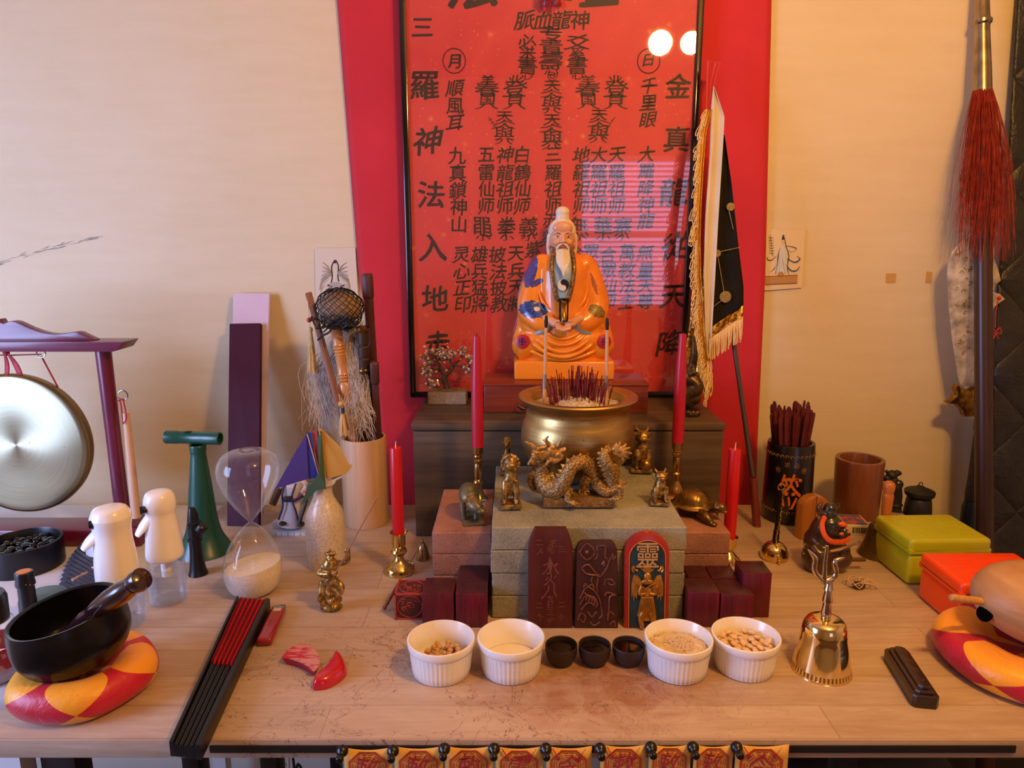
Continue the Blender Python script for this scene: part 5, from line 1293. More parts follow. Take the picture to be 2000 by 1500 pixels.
# hands: two cupped palms, five fingers each
hm = MB()
for s in (-1, 1):
    w0 = sp_(1101+s*27, 626, -.060); pc_ = sp_(1101+s*14, 634, -.072)
    hm.tube([w0+V((s*.01, .006, .004)), w0, pc_], [.0085, .0085, .0095], 12).ell(pc_, (.012, .009, .0065))
    for j in range(4):
        a_ = pc_+V((-s*.005, -.002-.0035*j*.8, -.004-.0016*j)); b_ = a_+V((-s*.010, -.003, -.0025)); c_ = a_+V((-s*(.021-.002*j), -.001, -.0028))
        hm.tube(spl([a_+V((s*.006, 0, .001)), a_, b_, c_], 3), lerp_list([.0040, .0036, .0030], 10), 8)
    hm.tube(spl([pc_+V((s*.004, -.004, .004)), pc_+V((-s*.002, -.008, .007)), pc_+V((-s*.011, -.007, .005))], 3), [.0038, .0036, .0034, .0033, .0032, .003, .0028], 8)
hm.blob('hands', skin, t, vox=.0010, sm=2)
# little hourglass it holds
hb0 = W(1101, 630, YS-.078*YSC); kk = mpp(hb0); z_ = lambda py: W(1101, py, hb0.y).z-hb0.z
tt = thing('golden_hourglass', 'tiny gold and black hourglass held in the seated elder\'s hands', 'hourglass', hb0)
MB().lathe([(.0001, z_(629)), (8*kk, z_(628)), (8*kk, z_(625)), (.0001, z_(624))], 20).lathe([(.0001, z_(587)), (10.5*kk, z_(586)), (11*kk, z_(582)), (.0001, z_(581))], 20).build('end_caps', M('black_lacquer', '#0c0b0c', .18, coat=.6), tt)
MB().lathe(smooth_prof([(7*kk, z_(625)), (6*kk, z_(618)), (3*kk, z_(610)), (2.2*kk, z_(604)), (4*kk, z_(597)), (7.5*kk, z_(590)), (8*kk, z_(587))], 3), 20).build('bulb', M('gold_paint', '#b48a34', .3, .8), tt)
pr_ = MB()
for a_ in (.5, 2.64, 3.9, 5.5): pr_.tube([(9*kk*cos(a_), 9*kk*sin(a_), z_(627)), (9.5*kk*cos(a_), 9.5*kk*sin(a_), z_(585))], .0012, 6)
pr_.build('posts', M('black_lacquer', '#0c0b0c', .18, coat=.6), tt)

# ================================================================ gem tree
g0 = G(873, 791, CAB_Z); g0.y += .028
t = thing('gem_tree', 'small gemstone-chip bonsai tree in a square stone pot left of the statue', 'ornament', g0)
def gp(px, py, dy=0): return W(px, py, g0.y+dy)-g0
k = mpp(g0); hz_ = gp(873, 762).z
pots = stone('pot_stone', '#5c5045', '#85776a', '#a89c8e')
m = slab((0, 0, hz_/2), (74*k, .055, hz_), 3, n_=8, amp=.0016); m.build('stone_pot', pots, t, smooth=30)
bark = M('bark_dark', '#3b2c28', .6, var='#54413a', vs=80, st=(1, 1, .3), bump=.6, bs=160)
m = MB(); m.tube(spl([gp(873, 764), gp(872, 752), gp(868, 738), gp(872, 730)], 4), lerp_list([.010, .0075, .007, .006], 13), 10)
br_ = [[(870, 736), (862, 722), (856, 705), (850, 695)], [(872, 732), (882, 722), (888, 712), (900, 702)], [(862, 724), (848, 720), (838, 722)], [(888, 713), (902, 716), (918, 716)], [(882, 722), (880, 705), (872, 690)], [(868, 738), (850, 738), (836, 745)]]
ends = []
for i, b_ in enumerate(br_):
    dy = (-.01, .008, 0, -.006, .01, -.012)[i]; q = [gp(x, y, dy*j/3) for j, (x, y) in enumerate(b_)]; m.tube(spl(q, 4), lerp_list([.0048 if i < 2 else .0028, .0016], 4*(len(q)-1)+1), 8); ends.append(q[-1])
m.build('trunk', bark, t)
rn = random.Random(6); tw = MB(); chips = MB(); gm = [M('chip_'+a, b, .2, coat=.4) for a, b in (('pale', '#cfc0b4'), ('amethyst', '#7a5c78'), ('olive', '#8a7650'))]
cl = [((842, 702), 26, 20), ((858, 690), 20, 10), ((880, 688), 20, 10), ((903, 688), 12, 8), ((836, 728), 16, 18), ((844, 750), 12, 10), ((918, 700), 12, 12), ((916, 722), 9, 14), ((832, 700), 12, 10), ((866, 700), 14, 8)]
for (cx, cy), rx, ry in cl:
    c_ = gp(cx, cy, rn.uniform(-.012, .012)); st_p = min(ends, key=lambda e: (e-c_).length)
    chips = MB()
    for k_ in range(int(rx*1.9)):
        p = c_+V((rn.gauss(0, rx*.5)*k, rn.gauss(0, .010), rn.gauss(0, ry*.5)*k)); s_ = rn.uniform(.003, .005)
        chips.ell(p, (s_, s_*.6, s_*.8), seg=5, rings=4, rot=(rn.uniform(0, 3), rn.uniform(0, 3), 0), mi=rn.choice((0, 0, 1, 2)))
        if k_ % 2 == 0: tw.tube([st_p, (st_p+p)/2+V((rn.uniform(-.003, .003), 0, rn.uniform(-.003, .003))), p], .00045, 4)

    chips.build('gem_cluster', gm, t, smooth=0)
tw.build('wire_twigs', M('copper_wire', '#8a4a34', .35, .8), t)
MB().ell((0, 0, hz_+.001), (.022, .016, .004)).build('gravel', M('gravel_dark', '#4c3c30', .9, var='#75604e', vs=400, bump=.8, bs=400), t)

# ================================================================ brass censer
k0 = G(1128, 928, .904); cz = .904
ccx = W(1128, 850, 1.215).x; c0 = V((ccx, 1.222, cz)); k = mpp(c0+V((0, 0, .06)))
t = thing('incense_burner', 'big brass incense burner bowl full of ash standing behind the bronze dragon', 'incense burner', c0)
def cz_(py): return W(1128, py, c0.y).z-cz
R1 = 113*k
rows = [(40, 925), (62, 918), (88, 900), (104, 875), (109, 850), (106, 828), (100, 812), (97, 800), (99, 790), (108, 781), (114, 777)]
pr = smooth_prof([(r_*k*(1.0), cz_(y_)) for r_, y_ in rows], 4)
zt_ = pr[-1][1]; ro = pr[-1][0]
full = [(.0001, max(pr[0][1], .004)), (pr[0][0], max(pr[0][1], .004))]+pr[1:]+[(ro+.001, zt_+.003), (ro-.001, zt_+.0055), (ro-.018, zt_+.004), (ro-.0225, zt_+.001), (ro-.022, zt_-.01), (ro-.017, zt_-.03), (ro-.017, zt_-.045)]
def brushed():
    n = NT('brushed_brass'); a = n.noise(n.co((1, 1, 14)), 22, 4, .6); s = n.noise(n.co((1, 1, 1)), 130, 3, .7)
    c = n.ramp(a, [(.3, '#a88a52'), (.7, '#c7a868')]); c = n.mix(n.math('GREATER_THAN', s, .70), c, '#4c3a22')
    n.base(c); n.pset(Metallic=.95, Roughness=.33, Anisotropic=.5); n.bump(n.noise(n.co((1, 1, 60)), 30, 3), .12, .0006); return n.m
MB().lathe(full, 96, cap=False).build('bowl', brushed(), t, smooth=50)
ashz = zt_-.014
m = MB()
def ashf(u, v):
    r_ = (ro-.020)*v; a_ = 2*pi*u; x, y = r_*cos(a_), r_*sin(a_)
    return (x, y, ashz+.016*max(0, 1-(r_/.05)**2)+.003*noise.noise(V((x*60, y*60, 0))))
m.grid(ashf, 64, 24, closeu=True); m.build('ash', M('ash', '#a8977e', .95, var='#d8ccb8', vs=160, bump=.8, bs=500), t, kind='stuff')
for s in range(3):
    a_ = 2*pi*s/3+pi/2; MB().tube(spl([(pr[3][0]*.8*cos(a_), pr[3][0]*.8*sin(a_), .022), (pr[3][0]*.8*cos(a_)*1.1, pr[3][0]*.8*sin(a_)*1.1, .011), (pr[3][0]*.8*cos(a_), pr[3][0]*.8*sin(a_), .0)], 3), [.010, .010, .009, .009, .008, .008, .009], 12).build('foot', brushed(), t)
rn = random.Random(21)
im = M('incense_red', '#7a1428', .8, var='#5a0f20', vs=60)
sp1 = MB(); ash_t = c0.z+ashz
protos = []
for j in range(4):
    L_ = (.030, .038, .046, .055)[j]; o = MB().tube([(0, 0, -.006), (0, 0, L_*.5), (0, 0, L_)], [.00085, .0009, .0008], 6).build('incense_stub', im)
    protos.append(o)
spots = []
for i in range(112):
    if i < 64: r_ = abs(rn.gauss(0, .013)); a_ = rn.uniform(0, 6.28); x, y = r_*cos(a_)*1.3, r_*sin(a_)
    elif i < 88: x, y = rn.gauss(-.038, .009), rn.gauss(-.004, .012)
    else: x, y = rn.gauss(.036, .011), rn.gauss(-.004, .012)
    spots.append((x, y))
for i, (x, y) in enumerate(spots):
    pj = protos[i % 4 if i < 64 else i % 3]; o = pj if (i < 3 or i == 3) and i < 4 else pj.copy()
    if o is not pj: C.objects.link(o)
    r_ = math.hypot(x, y); z0_ = ashz+.016*max(0, 1-(r_/.05)**2)
    o.location = c0+V((x, y, z0_)); o.rotation_euler = (rn.gauss(0, .07)-y*2, rn.gauss(0, .06)+x*3.4, 0)
    cl_ = 'middle' if i < 64 else ('left' if i < 88 else 'right')
    tag(o, 'dark red incense stub in the %s cluster standing in the ash of the brass burner' % cl_, 'incense stub', 'incense stubs in the ash, %s cluster' % cl_)
for (tpx, tpy), (btx, bty), lab in (((1067, 617), (1063, 778), 'left one of the two tall pale black-tipped sticks standing in the burner'), ((1186, 622), (1184, 780), 'right one of the two tall pale black-tipped sticks standing in the burner')):
    a = W(btx, bty, c0.y-.006); b = W(tpx, tpy, c0.y-.004)
    s_ = thing('brush_stick', lab, 'stick', a)
    MB().tube([V((0, 0, -.008)), (b-a)*.5, (b-a)*.86], [.0034, .0033, .0028], 12).build('stick', M('bamboo_stick', '#d09a6a', .5, var='#c99c7a', vs=30), s_)
    MB().tube([(b-a)*.86, (b-a)*.93, b-a, (b-a)*1.01], [.0026, .0034, .0024, .0004], 12).build('tip', M('charred', '#120d0c', .7), s_)
    MB().tube([(b-a)*.12, (b-a)*.30], .0036, 12).build('sleeve', M('sleeve_grey', '#8d8a86', .4, .4), s_)

# ================================================================ bronze dragon
dy = 1.105; PZ = .904
d0 = V((W(1130, 990, dy).x, dy, PZ)); k = mpp(d0)
def dp(px, py, dd=0): return W(px, py, dy+dd)-d0
t = thing('bronze_dragon', 'bronze dragon with arched body and flaming tail on a carved base atop the pavers', 'figurine', d0)
bz = M('dragon_bronze', '#d2a864', .46, .5, var='#86683c', vs=150, lo=.4, hi=.6, bump=.6, bs=260, bd=.0015)
def scaled():
    n = NT('dragon_scales'); vo = n.n('ShaderNodeTexVoronoi', feature='F1'); vo.inputs['Scale'].default_value = 330; n.l(n.co((1, 1, 1)), vo.inputs['Vector'])
    c = n.ramp(vo.outputs['Distance'], [(.15, '#d4aa66'), (.6, '#7c6238')]); n.base(c); n.pset(Metallic=.45, Roughness=.48)
    n.bump(n.math('SUBTRACT', 1.0, vo.outputs['Distance']), .8, .0012); return n.m
dsc = scaled()
ba, bb = dp(1061, 995), dp(1199, 995)
m = MB(); m.box((0+(ba.x+bb.x)/2, .008, .0085), (bb.x-ba.x, .040, .017), bev=.001)
m.build('base', M('dragon_base', '#6e5430', .55, .5, var='#94713c', vs=50), t)
wv = MB()
for i in range(9):
    cx_ = ba.x+.009+i*(bb.x-ba.x-.016)/8
    for r__ in (.0065, .0042, .002): wv.tube([(cx_+r__*cos(pi*a/8), -.0125, .002+r__*1.4*sin(pi*a/8)) for a in range(9)], .0006, 4)
wv.build('wave_relief', bz, t)
path = [(1052, 893), (1062, 905), (1058, 925), (1066, 948), (1090, 955), (1104, 935), (1118, 910), (1140, 903), (1156, 920), (1168, 945), (1188, 955), (1196, 930), (1186, 905), (1180, 888), (1190, 879), (1208, 885)]
pp = spl([dp(x, y, .012*sin(i*.9)) for i, (x, y) in enumerate(path)], 6)
rad = lerp_list([.010, .0125, .0145, .016, .016, .013, .0115, .0125, .013, .0125, .012, .010, .009, .0085, .0075, .006, .004], len(pp))
m = MB(); m.tube(pp, rad, 18)
m.build('body', dsc, t, smooth=80)
sf = MB()
for i in range(6, len(pp)-6, 2):
    tg = (pp[i+1]-pp[i-1]).normalized(); up = V((-tg.z, 0, tg.x))
    if up.z < 0 and i < 66: up = -up
    if i >= 66: up = V((-abs(up.x), 0, up.z)) if up.x > 0 else up
    p = pp[i]+up*rad[i]*.9; h_ = .0075
    sf.add([p-tg*.005, p+tg*.004, p+up*h_+tg*.001, p+V((0, .0015, 0)), p-V((0, .0015, 0))], [(0, 4, 2), (4, 1, 2), (1, 3, 2), (3, 0, 2)])
sf.build('dorsal_spines', bz, t, smooth=0)
# head
hd = MB(); hc = dp(1062, 878, -.006)
def hp_(px, py, dd=0): return dp(px, py, dd-.006)
hd.ell(hp_(1072, 880), (.015, .011, .010), rot=(0, .2, 0)).ell(hp_(1086, 886), (.014, .0085, .0055), rot=(0, .25, 0)).ell(hp_(1098, 880), (.006, .006, .005))
hd.tube(spl([hp_(1070, 892), hp_(1083, 899), hp_(1098, 893)], 4), lerp_list([.007, .006, .003], 9), 10)
hd.ell(hp_(1056, 886), (.014, .011, .012))
hd.ell(hp_(1079, 873, -.006), (.005, .004, .004)).ell(hp_(1079, 873, .008), (.005, .004, .004))
for s in (-1, 1):
    hd.tube(spl([hp_(1068, 872, s*.006), hp_(1050, 876, s*.010), hp_(1036, 868, s*.012), hp_(1024, 862, s*.013)], 4), lerp_list([.0045, .0042, .0034, .001], 13), 8)
    hd.tube(spl([hp_(1074, 868, s*.006), hp_(1066, 860, s*.009), hp_(1072, 851, s*.010)], 4), lerp_list([.0038, .003, .001], 9), 8)
    hd.tube(spl([hp_(1066, 862, s*.008), hp_(1058, 858, s*.011)], 3), [.003, .002, .001, .0006], 8)
    hd.tube(spl([hp_(1088, 872, s*.005), hp_(1094, 862, s*.007), hp_(1098, 855, s*.008)], 4), lerp_list([.003, .0024, .0008], 9), 8)
    for j in range(6):
        x0, y0 = 1060-3*j, 884+4*j; hd.tube(spl([hp_(x0, y0, s*.008), hp_(x0-12, y0+1, s*.013), hp_(x0-22+2*j, y0-4+2*j, s*.014)], 3), lerp_list([.0036, .003, .0007], 7), 6)
    hd.tube(spl([hp_(1072, 900, s*.004), hp_(1064, 910, s*.006), hp_(1055, 914, s*.008)], 3), lerp_list([.003, .0024, .0007], 7), 6)
hd.ell(hp_(1102, 877), (.0035, .005, .0035))
hd.blob('head', bz, t, vox=.0010, sm=1)
te = MB()
for i in range(6):
    te.add([hp_(1080+3.4*i, 889+.2*i, s_*.005)+o_ for s_ in (0,) for o_ in (V((-.0012, -.006, .001)), V((.0012, -.006, .001)), V((0, -.006, -.004)), V((0, -.003, .001)))], [(0, 1, 2), (1, 3, 2), (3, 0, 2)])
te.build('teeth', M('tooth_gold', '#d9b878', .35, .6), t, smooth=0)
# tail flames
tf = MB(); p_e = [(1225, 866), (1232, 874), (1236, 886), (1230, 896), (1220, 903), (1212, 862), (1204, 864)]
for j, (x, y) in enumerate(p_e):
    for s in (-1, 1): tf.tube(spl([dp(1196, 882, s*.001), dp(1196+(x-1196)*.55, 882+(y-882)*.35, s*.004), dp(x, y, s*.003)], 5), lerp_list([.005, .0045, .0008], 11), 8)
tf.blob('tail_flame', bz, t, vox=.0011, sm=1)
# legs with claws
lg = MB()
def leg(pts, foot, dd):
    q = spl([dp(x, y, dd*(.4+.6*i/(len(pts)-1))) for i, (x, y) in enumerate(pts)], 4); lg.tube(q, lerp_list([.0095, .0085, .006, .005], len(q)), 12)
    f = q[-1]
    for a_ in (-.9, -.3, .3, .9): lg.tube(spl([f, f+V((foot*.010*cos(a_)+.0, -.010*abs(cos(a_))*.4-.006*sin(a_), -.001)), f+V((foot*.020*cos(a_), -.010*sin(a_)-.004, -.004))], 3), lerp_list([.0040, .0034, .0009], 7), 8)
leg([(1092, 940), (1102, 950), (1108, 965), (1108, 978)], 1, -.016)
leg([(1072, 935), (1050, 925), (1036, 934), (1042, 955)], 1, .016)
leg([(1165, 945), (1182, 960), (1198, 958), (1210, 950), (1212, 970)], -1, -.012)
leg([(1186, 915), (1198, 910), (1204, 925), (1200, 938)], 1, .014)
leg([(1150, 930), (1140, 950), (1150, 972)], 1, .014)
lg.build('legs', dsc, t, smooth=80)
sw = MB(); rn = random.Random(8)
for i in range(15):
    c_ = dp(rn.uniform(1070, 1190), 975, rn.uniform(-.008, .022)); c_.z = .020; r_ = rn.uniform(.004, .0075); a0 = rn.uniform(0, 6)
    sw.tube([c_+V((r_*(1-j/13)*cos(a0+j*.55), 0, r_*(1-j/13)*sin(a0+j*.55))) for j in range(11)], .0016, 6)
sw.build('cloud_scrolls', bz, t)
# ================================================================ other bronzes
def beast(name, label, px, pybot, pytop, y_, z_, face=1, style='lion', wr=.19, hr=1.0):
    p0 = G(px, pybot-6, z_) if y_ is None else V((W(px, pybot-8, y_).x, y_, z_))
    p0 = V((W(px, pybot-8, p0.y).x, p0.y, z_)); H = W(px, pytop, p0.y).z-z_; t = thing(name, label, 'figurine', p0); w = H*wr
    MB().box((0, 0, H*.045), (w*2.05, w*1.9, H*.09), RZ(.12*face), bev=.0018).build('base', bronze, t)
    m = MB()
    for s in (-1, 1):
        m.tube(spl([(s*w*.48, -w*.32, H*.50), (s*w*.55, -w*.60, H*.32), (s*w*.56, -w*.6, H*.12)], 4), lerp_list([w*.38, w*.30, w*.22, w*.22], 9), 12).ell((s*w*.6, -w*.75, H*.12), (w*.22, w*.30, H*.04))
        m.ell((s*w*.55, w*.35, H*.24), (w*.36, w*.55, H*.15)).ell((s*w*.62, w*.0, H*.115), (w*.2, w*.4, H*.035))
    m.tube(spl([(0, w*.55, H*.22), (0, w*.30, H*.42), (0, -w*.1, H*.60), (0, -w*.2, H*.72)], 4), lerp_list([w*.62, w*.66, w*.58, w*.42], 13), 16)
    m.ell((0, -w*.34, H*.52), (w*.58, w*.46, H*.15)).ell((0, -w*.1, H*.35), (w*.6, w*.5, H*.14))
    hz = H*.82
    m.ell((0, -w*.25, hz), (w*.62*hr, w*.62, H*.13)).ell((0, -w*.78, hz-H*.035), (w*.44*hr, w*.34, H*.065)).ell((0, -w*.66, hz-H*.085), (w*.30, w*.26, H*.03))
    rn = random.Random(px)
    if style == 'lion':
        for j in range(26):
            a_ = rn.uniform(0, 6.28); e_ = rn.uniform(-.9, .8); a_ = j/13*2*pi; q_ = 1 if j < 13 else 1.0; m.ell((w*.70*hr*cos(a_)*(1 if j < 13 else .8), -w*(.40 if j < 13 else -.05), hz-H*.01+H*.135*sin(a_)*(1 if j < 13 else .9)), (w*.24, w*.26, w*.24), seg=8, rings=6)
        m.ell((0, -w*.98, hz-H*.01), (w*.13, w*.09, H*.016))
    elif style == 'dragon':
        for s in (-1, 1):
            m.tube(spl([(s*w*.3, -w*.1, hz+H*.08), (s*w*.55, w*.2, hz+H*.15), (s*w*.5, w*.4, hz+H*.20)], 4), lerp_list([w*.16, w*.11, w*.03], 9), 8)
            for j in range(4): m.tube(spl([(s*w*.4, 0, hz-j*H*.04), (s*w*.75, w*.2, hz+H*.03-j*H*.04), (s*w*.85, w*.35, hz+H*.05-j*H*.05)], 3), lerp_list([w*.14, w*.11, w*.03], 7), 6)
            m.tube(spl([(s*w*.15, -w*.95, hz-H*.02), (s*w*.5, -w*.95, hz-H*.04)], 3), [w*.06, w*.05, w*.04, w*.02], 6)
    for s in (-1, 1):
        m.ell((s*w*.24, -w*.74, hz+H*.030), (w*.12, w*.09, H*.018))
        if style != 'dragon': m.ell((s*w*.45, -w*.1, hz+H*.10), (w*.15, w*.1, H*.035))
    for j in range(5): m.ell((0, -w*.52-.0*j, H*(.40+.055*j)), (w*.34, w*.12, H*.018))
    m.tube(spl([(0, w*.8, H*.2), (w*.3, w*1.0, H*.4), (0, w*.8, H*.55)], 4), lerp_list([w*.18, w*.22, w*.08], 9), 8)
    m.blob('body', bronze, t, vox=max(.0009, H*.013), sm=1); return t, H, w
beast('bronze_lion', 'bronze guardian lion sitting at the front left corner of the top paver', 997, 1014, 882, 1.10, PZ, 1, 'lion', .18, 1.1)
beast('bronze_beast', 'dark bronze horned beast sitting at the front right corner of the top paver', 1287, 1006, 916, 1.115, PZ, -1, 'dragon', .26)
beast('bronze_guardian', 'small dark bronze figure standing behind the guardian lion', 990, 937, 850, 1.27, PZ, 1, 'lion', .15)
t, H, w = beast('pearl_dragon', 'seated bronze dragon holding a smooth pearl, right of the brass burner', 1252, 934, 835, 1.285, PZ, -1, 'dragon', .23)
MB().ell((w*.25, -w*.85, H*.20), (w*.62, w*.62, w*.62), seg=24, rings=16).build('pearl', M('pearl_bronze', '#a17c3a', .3, .9), t)
# bull on the left bricks
b0 = G(924, 1024, RZ0); b0.y += .03; b0 = V((W(922, 1015, b0.y).x, b0.y, RZ0)); H = W(915, 947, b0.y).z-RZ0+.006
t = thing('bronze_bull', 'small dark greenish bronze bull with a lowered head on the left bricks', 'figurine', b0)
dk = M('verdigris_bronze', '#8a744c', .42, .6, var='#55604e', vs=60, bump=.4, bs=200)
MB().box((.002, -.008, .0025), (.036, .062, .005), RZ(.1), bev=.001).build('base', dk, t)
m = MB(); q = H/.07
m.tube(spl([(-.006, .030, H*.52), (-.006, .012, H*.66), (-.004, -.008, H*.66), (.001, -.020, H*.58)], 4), lerp_list([.013, .0165, .018, .015], 13), 16)
m.ell((-.004, -.006, H*.80), (.013, .015, .011))
m.tube(spl([(.002, -.022, H*.56), (.008, -.032, H*.50), (.016, -.038, H*.44)], 4), lerp_list([.013, .0115, .0085], 9), 14).ell((.018, -.040, H*.42), (.008, .007, .006))
for s in (-1, 1):
    m.tube(spl([(.006+s*.009, -.030, H*.62), (.008+s*.017, -.034, H*.68), (.010+s*.016, -.044, H*.66)], 4), lerp_list([.0032, .0026, .0008], 9), 8)
    m.tube([(-.004+s*.010, -.012, H*.5), (-.003+s*.011, -.016, H*.25), (-.002+s*.010, -.018, .004)], [.0065, .0045, .0048], 10)
    m.tube([(-.006+s*.010, .026, H*.5), (-.006+s*.011, .030, H*.25), (-.006+s*.010, .028, .004)], [.0075, .0048, .0048], 10)
m.tube(spl([(-.006, .038, H*.6), (-.006, .045, H*.4), (-.004, .043, H*.2)], 3), .0022, 6)
m.blob('body', dk, t, vox=.0011, sm=2)
# turtle on the right bricks
u0 = V((W(1352, 985, 1.165).x, 1.165, RZ0)); t = thing('bronze_turtle', 'bronze turtle with a domed shell facing right on the right bricks', 'figurine', u0, rz=-.55)
tb = M('turtle_bronze', '#8a6a30', .32, .85, var='#5a4522', vs=60)
def shellm():
    n = NT('turtle_shell'); vo = n.n('ShaderNodeTexVoronoi', feature='DISTANCE_TO_EDGE'); vo.inputs['Scale'].default_value = 55; vo.inputs['Randomness'].default_value = .4; n.l(n.co((1, 1, .6)), vo.inputs['Vector'])
    n.base(n.ramp(n.noise(n.co(), 40, 3), [(.35, '#7d5f2b'), (.65, '#a3803c')])); n.pset(Metallic=.85, Roughness=.3)
    n.bump(n.math('MINIMUM', vo.outputs['Distance'], .12), .7, .004); return n.m
MB().lathe(smooth_prof([(.034, .016), (.035, .018), (.029, .022), (.025, .032), (.016, .041), (.0001, .044)], 4), 36, sy=.85).build('shell', shellm(), t, smooth=70)
m = MB(); m.ell((0, 0, .014), (.028, .023, .008)).tube(spl([(.022, 0, .015), (.036, -.002, .020), (.046, -.004, .024)], 4), lerp_list([.010, .0085, .010], 9), 14).ell((.050, -.005, .024), (.011, .009, .0085))
for sx, sy, a_ in ((1, 1, .5), (1, -1, -.5), (-1, 1, 2.6), (-1, -1, -2.6)):
    c_ = V((sx*.020, sy*.018, .012)); m.tube(spl([c_, c_+V((sx*.012, sy*.010, .000)), c_+V((sx*.022, sy*.014, -.008))], 4), lerp_list([.009, .0085, .006], 9), 10).ell(c_+V((sx*.026, sy*.015, -.0085)), (.008, .006, .0035))
m.tube([(-.028, 0, .012), (-.042, 0, .006)], [.005, .001], 8)
m.blob('body', tb, t, vox=.0012, sm=2)
# bronze ornament on the cabinet's right end
q0 = V((W(1348, 800, 1.40).x, 1.40, CAB_Z)); t = thing('bronze_ornament', 'dark bronze coiled figure on a ruffled foot at the cabinet\'s right end', 'figurine', q0); H = W(1348, 660, 1.40).z-CAB_Z
def qp(px, py, dd=0): return W(px, py, 1.40+dd)-q0
m = MB(); rn = random.Random(5)
for j in range(22): a_ = j/22*6.28; m.ell((.017*cos(a_), .015*sin(a_), .006+.003*sin(j*3)), (.006, .005, .006), seg=8, rings=6)
m.tube(spl([qp(1350, 794), qp(1340, 775), qp(1362, 755, -.006), qp(1345, 735), qp(1352, 715, .004), qp(1356, 690), qp(1354, 655)], 6), lerp_list([.011, .015, .014, .011, .009, .007, .003], 37), 12)
m.ell(qp(1352, 778), (.018, .015, .014)); 
for j in range(18): p = qp(rn.uniform(1338, 1366), rn.uniform(720, 785), rn.uniform(-.012, .01)); m.ell(p, (.005, .005, .006), seg=8, rings=6)
m.blob('figure', M('dark_bronze', '#3a2c1a', .4, .75, var='#6a5230', vs=60, bump=.5, bs=180), t, vox=.0015, sm=1)
# ================================================================ maroon blocks right of the pavers
def topseal(label, fl_, fr_, backy, ztop):
    A, B = G(*fl_, TABLE+ztop), G(*fr_, TABLE+ztop); Cb = G((fl_[0]+fr_[0])/2, backy, TABLE+ztop); d = Cb.y-A.y; w_ = B.x-A.x
    t = thing('seal_block', label, 'block', ((A.x+B.x)/2, (A.y+Cb.y)/2, TABLE), group='maroon seal blocks beside the pavers')
    MB().box((0, 0, ztop/2), (w_-.0008, d-.0008, ztop), bev=.0009).build('block', SM, t); MB().box((0, 0, ztop+.0002), (w_-.004, d-.004, .0006), bev=.0002).build('top_face', SMD, t)
topseal('front left maroon block of the group right of the grey pavers', (1345, 1157), (1407, 1157), 1128, .058)
topseal('front middle maroon block of the group right of the grey pavers', (1409, 1162), (1473, 1162), 1129, .054)
topseal('back left maroon block right of the pavers, under the right bricks', (1345, 1127), (1388, 1127), 1096, .056)
topseal('back middle dark-topped maroon block right of the pavers', (1390, 1128), (1443, 1128), 1096, .056)
topseal('tallest maroon block, rightmost of the group beside the pavers', (1452, 1120), (1509, 1120), 1095, .075)

# ================================================================ three command tablets leaning on the pavers
def tablet(name, label, x0, x1, ytop, ybot, mat_, shape, y0=.988, y1=1.012, th=.018):
    """upright slab leaning back against the pavers; local x across, z up its face, y away"""
    A = V(((W(x0, ybot, y0).x+W(x1, ybot, y0).x)/2, y0, TABLE)); 
    w_ = (W(x1, 1150, y0+.01).x-W(x0, 1150, y0+.01).x)/2; tp = W((x0+x1)/2, ytop, y1-.006)
    H = math.hypot(tp.z-TABLE, (y1-.006)-y0); a_ = atan2((y1-.006)-y0, tp.z-TABLE)
    t = thing(name, label, 'tablet', A, rot=(-a_, 0, 0)); return t, w_, H
def relief(parent, fn, mat_, name='relief', **kw):
    m = MB(); fn(m); return m.build(name, mat_, parent, **kw)
darkred = wood('tablet_wood', '#3c100c', '#4e1812', '#5c2018', axis=2, rough=.38)
reltip = M('relief_worn', '#7a3a24', .4, var='#9a5a38', vs=120)
t, w_, H = tablet('wooden_tablet', 'dark red wooden tablet with scratched signs, leftmost of the three leaning on the pavers', 1031, 1118, 1033, 1262, 0, 0)
pts = [(-w_, 0), (w_, 0), (w_, H*.80), (w_*.90, H*.90), (w_*.70, H), (-w_*.70, H), (-w_*.90, H*.90), (-w_, H*.80)]
MB().prism(pts, 0, .018, bev=.003).build('slab', darkred, t)
m = MB()
rnd_c = [('二', -.5, .86, .012), ('主', .1, .86, .014), ('人', -.45, .78, .012), ('三', .5, .80, .012), ('必', 0, .80, .012), ('水', 0, .62, .028), ('火', .0, .50, .020), ('八', 0, .38, .026), ('言', 0, .30, .012), ('二', -.5, .24, .012), ('日', 0, .24, .012), ('二', .5, .24, .012), ('三', 0, .17, .012), ('个', -.45, .12, .012), ('个', .5, .11, .012), ('宁', 0, .08, .012)]
for ch, x, z, s in rnd_c: write(m, ch, x*w_, z*H, s, slant=0, weight=0, wave=.08, fn=lambda q: (q[0], -.0001, q[2]))
m.build('carved_signs', M('scratch_light', '#6e3c2c', .6), t, smooth=0)
t, w_, H = tablet('wooden_tablet', 'dark brown wooden tablet carved with a dragon and clouds, middle of the three', 1121, 1207, 1058, 1262, 0, 0)
pts = [(-w_, 0), (w_, 0), (w_*.93, H*.90), (w_*.82, H*.97), (w_*.66, H), (-w_*.66, H), (-w_*.82, H*.97), (-w_*.93, H*.90)]
MB().prism(pts, 0, .016, bev=.003).build('slab', wood('tablet_brown', '#2c110e', '#3d1a15', '#49221b', axis=2, rough=.38), t)
m = MB(); P_ = lambda x, z: (x*w_, -.0006, z*H)
def eye(cx, cz, r_): m.tube(spl([P_(cx-r_, cz), P_(cx, cz+r_*.28), P_(cx+r_, cz), P_(cx, cz-r_*.25), P_(cx-r_, cz)], 4), .0011, 6).ell(P_(cx, cz), (.003, .0012, .003), seg=10, rings=6)
eye(-.45, .88, .35)
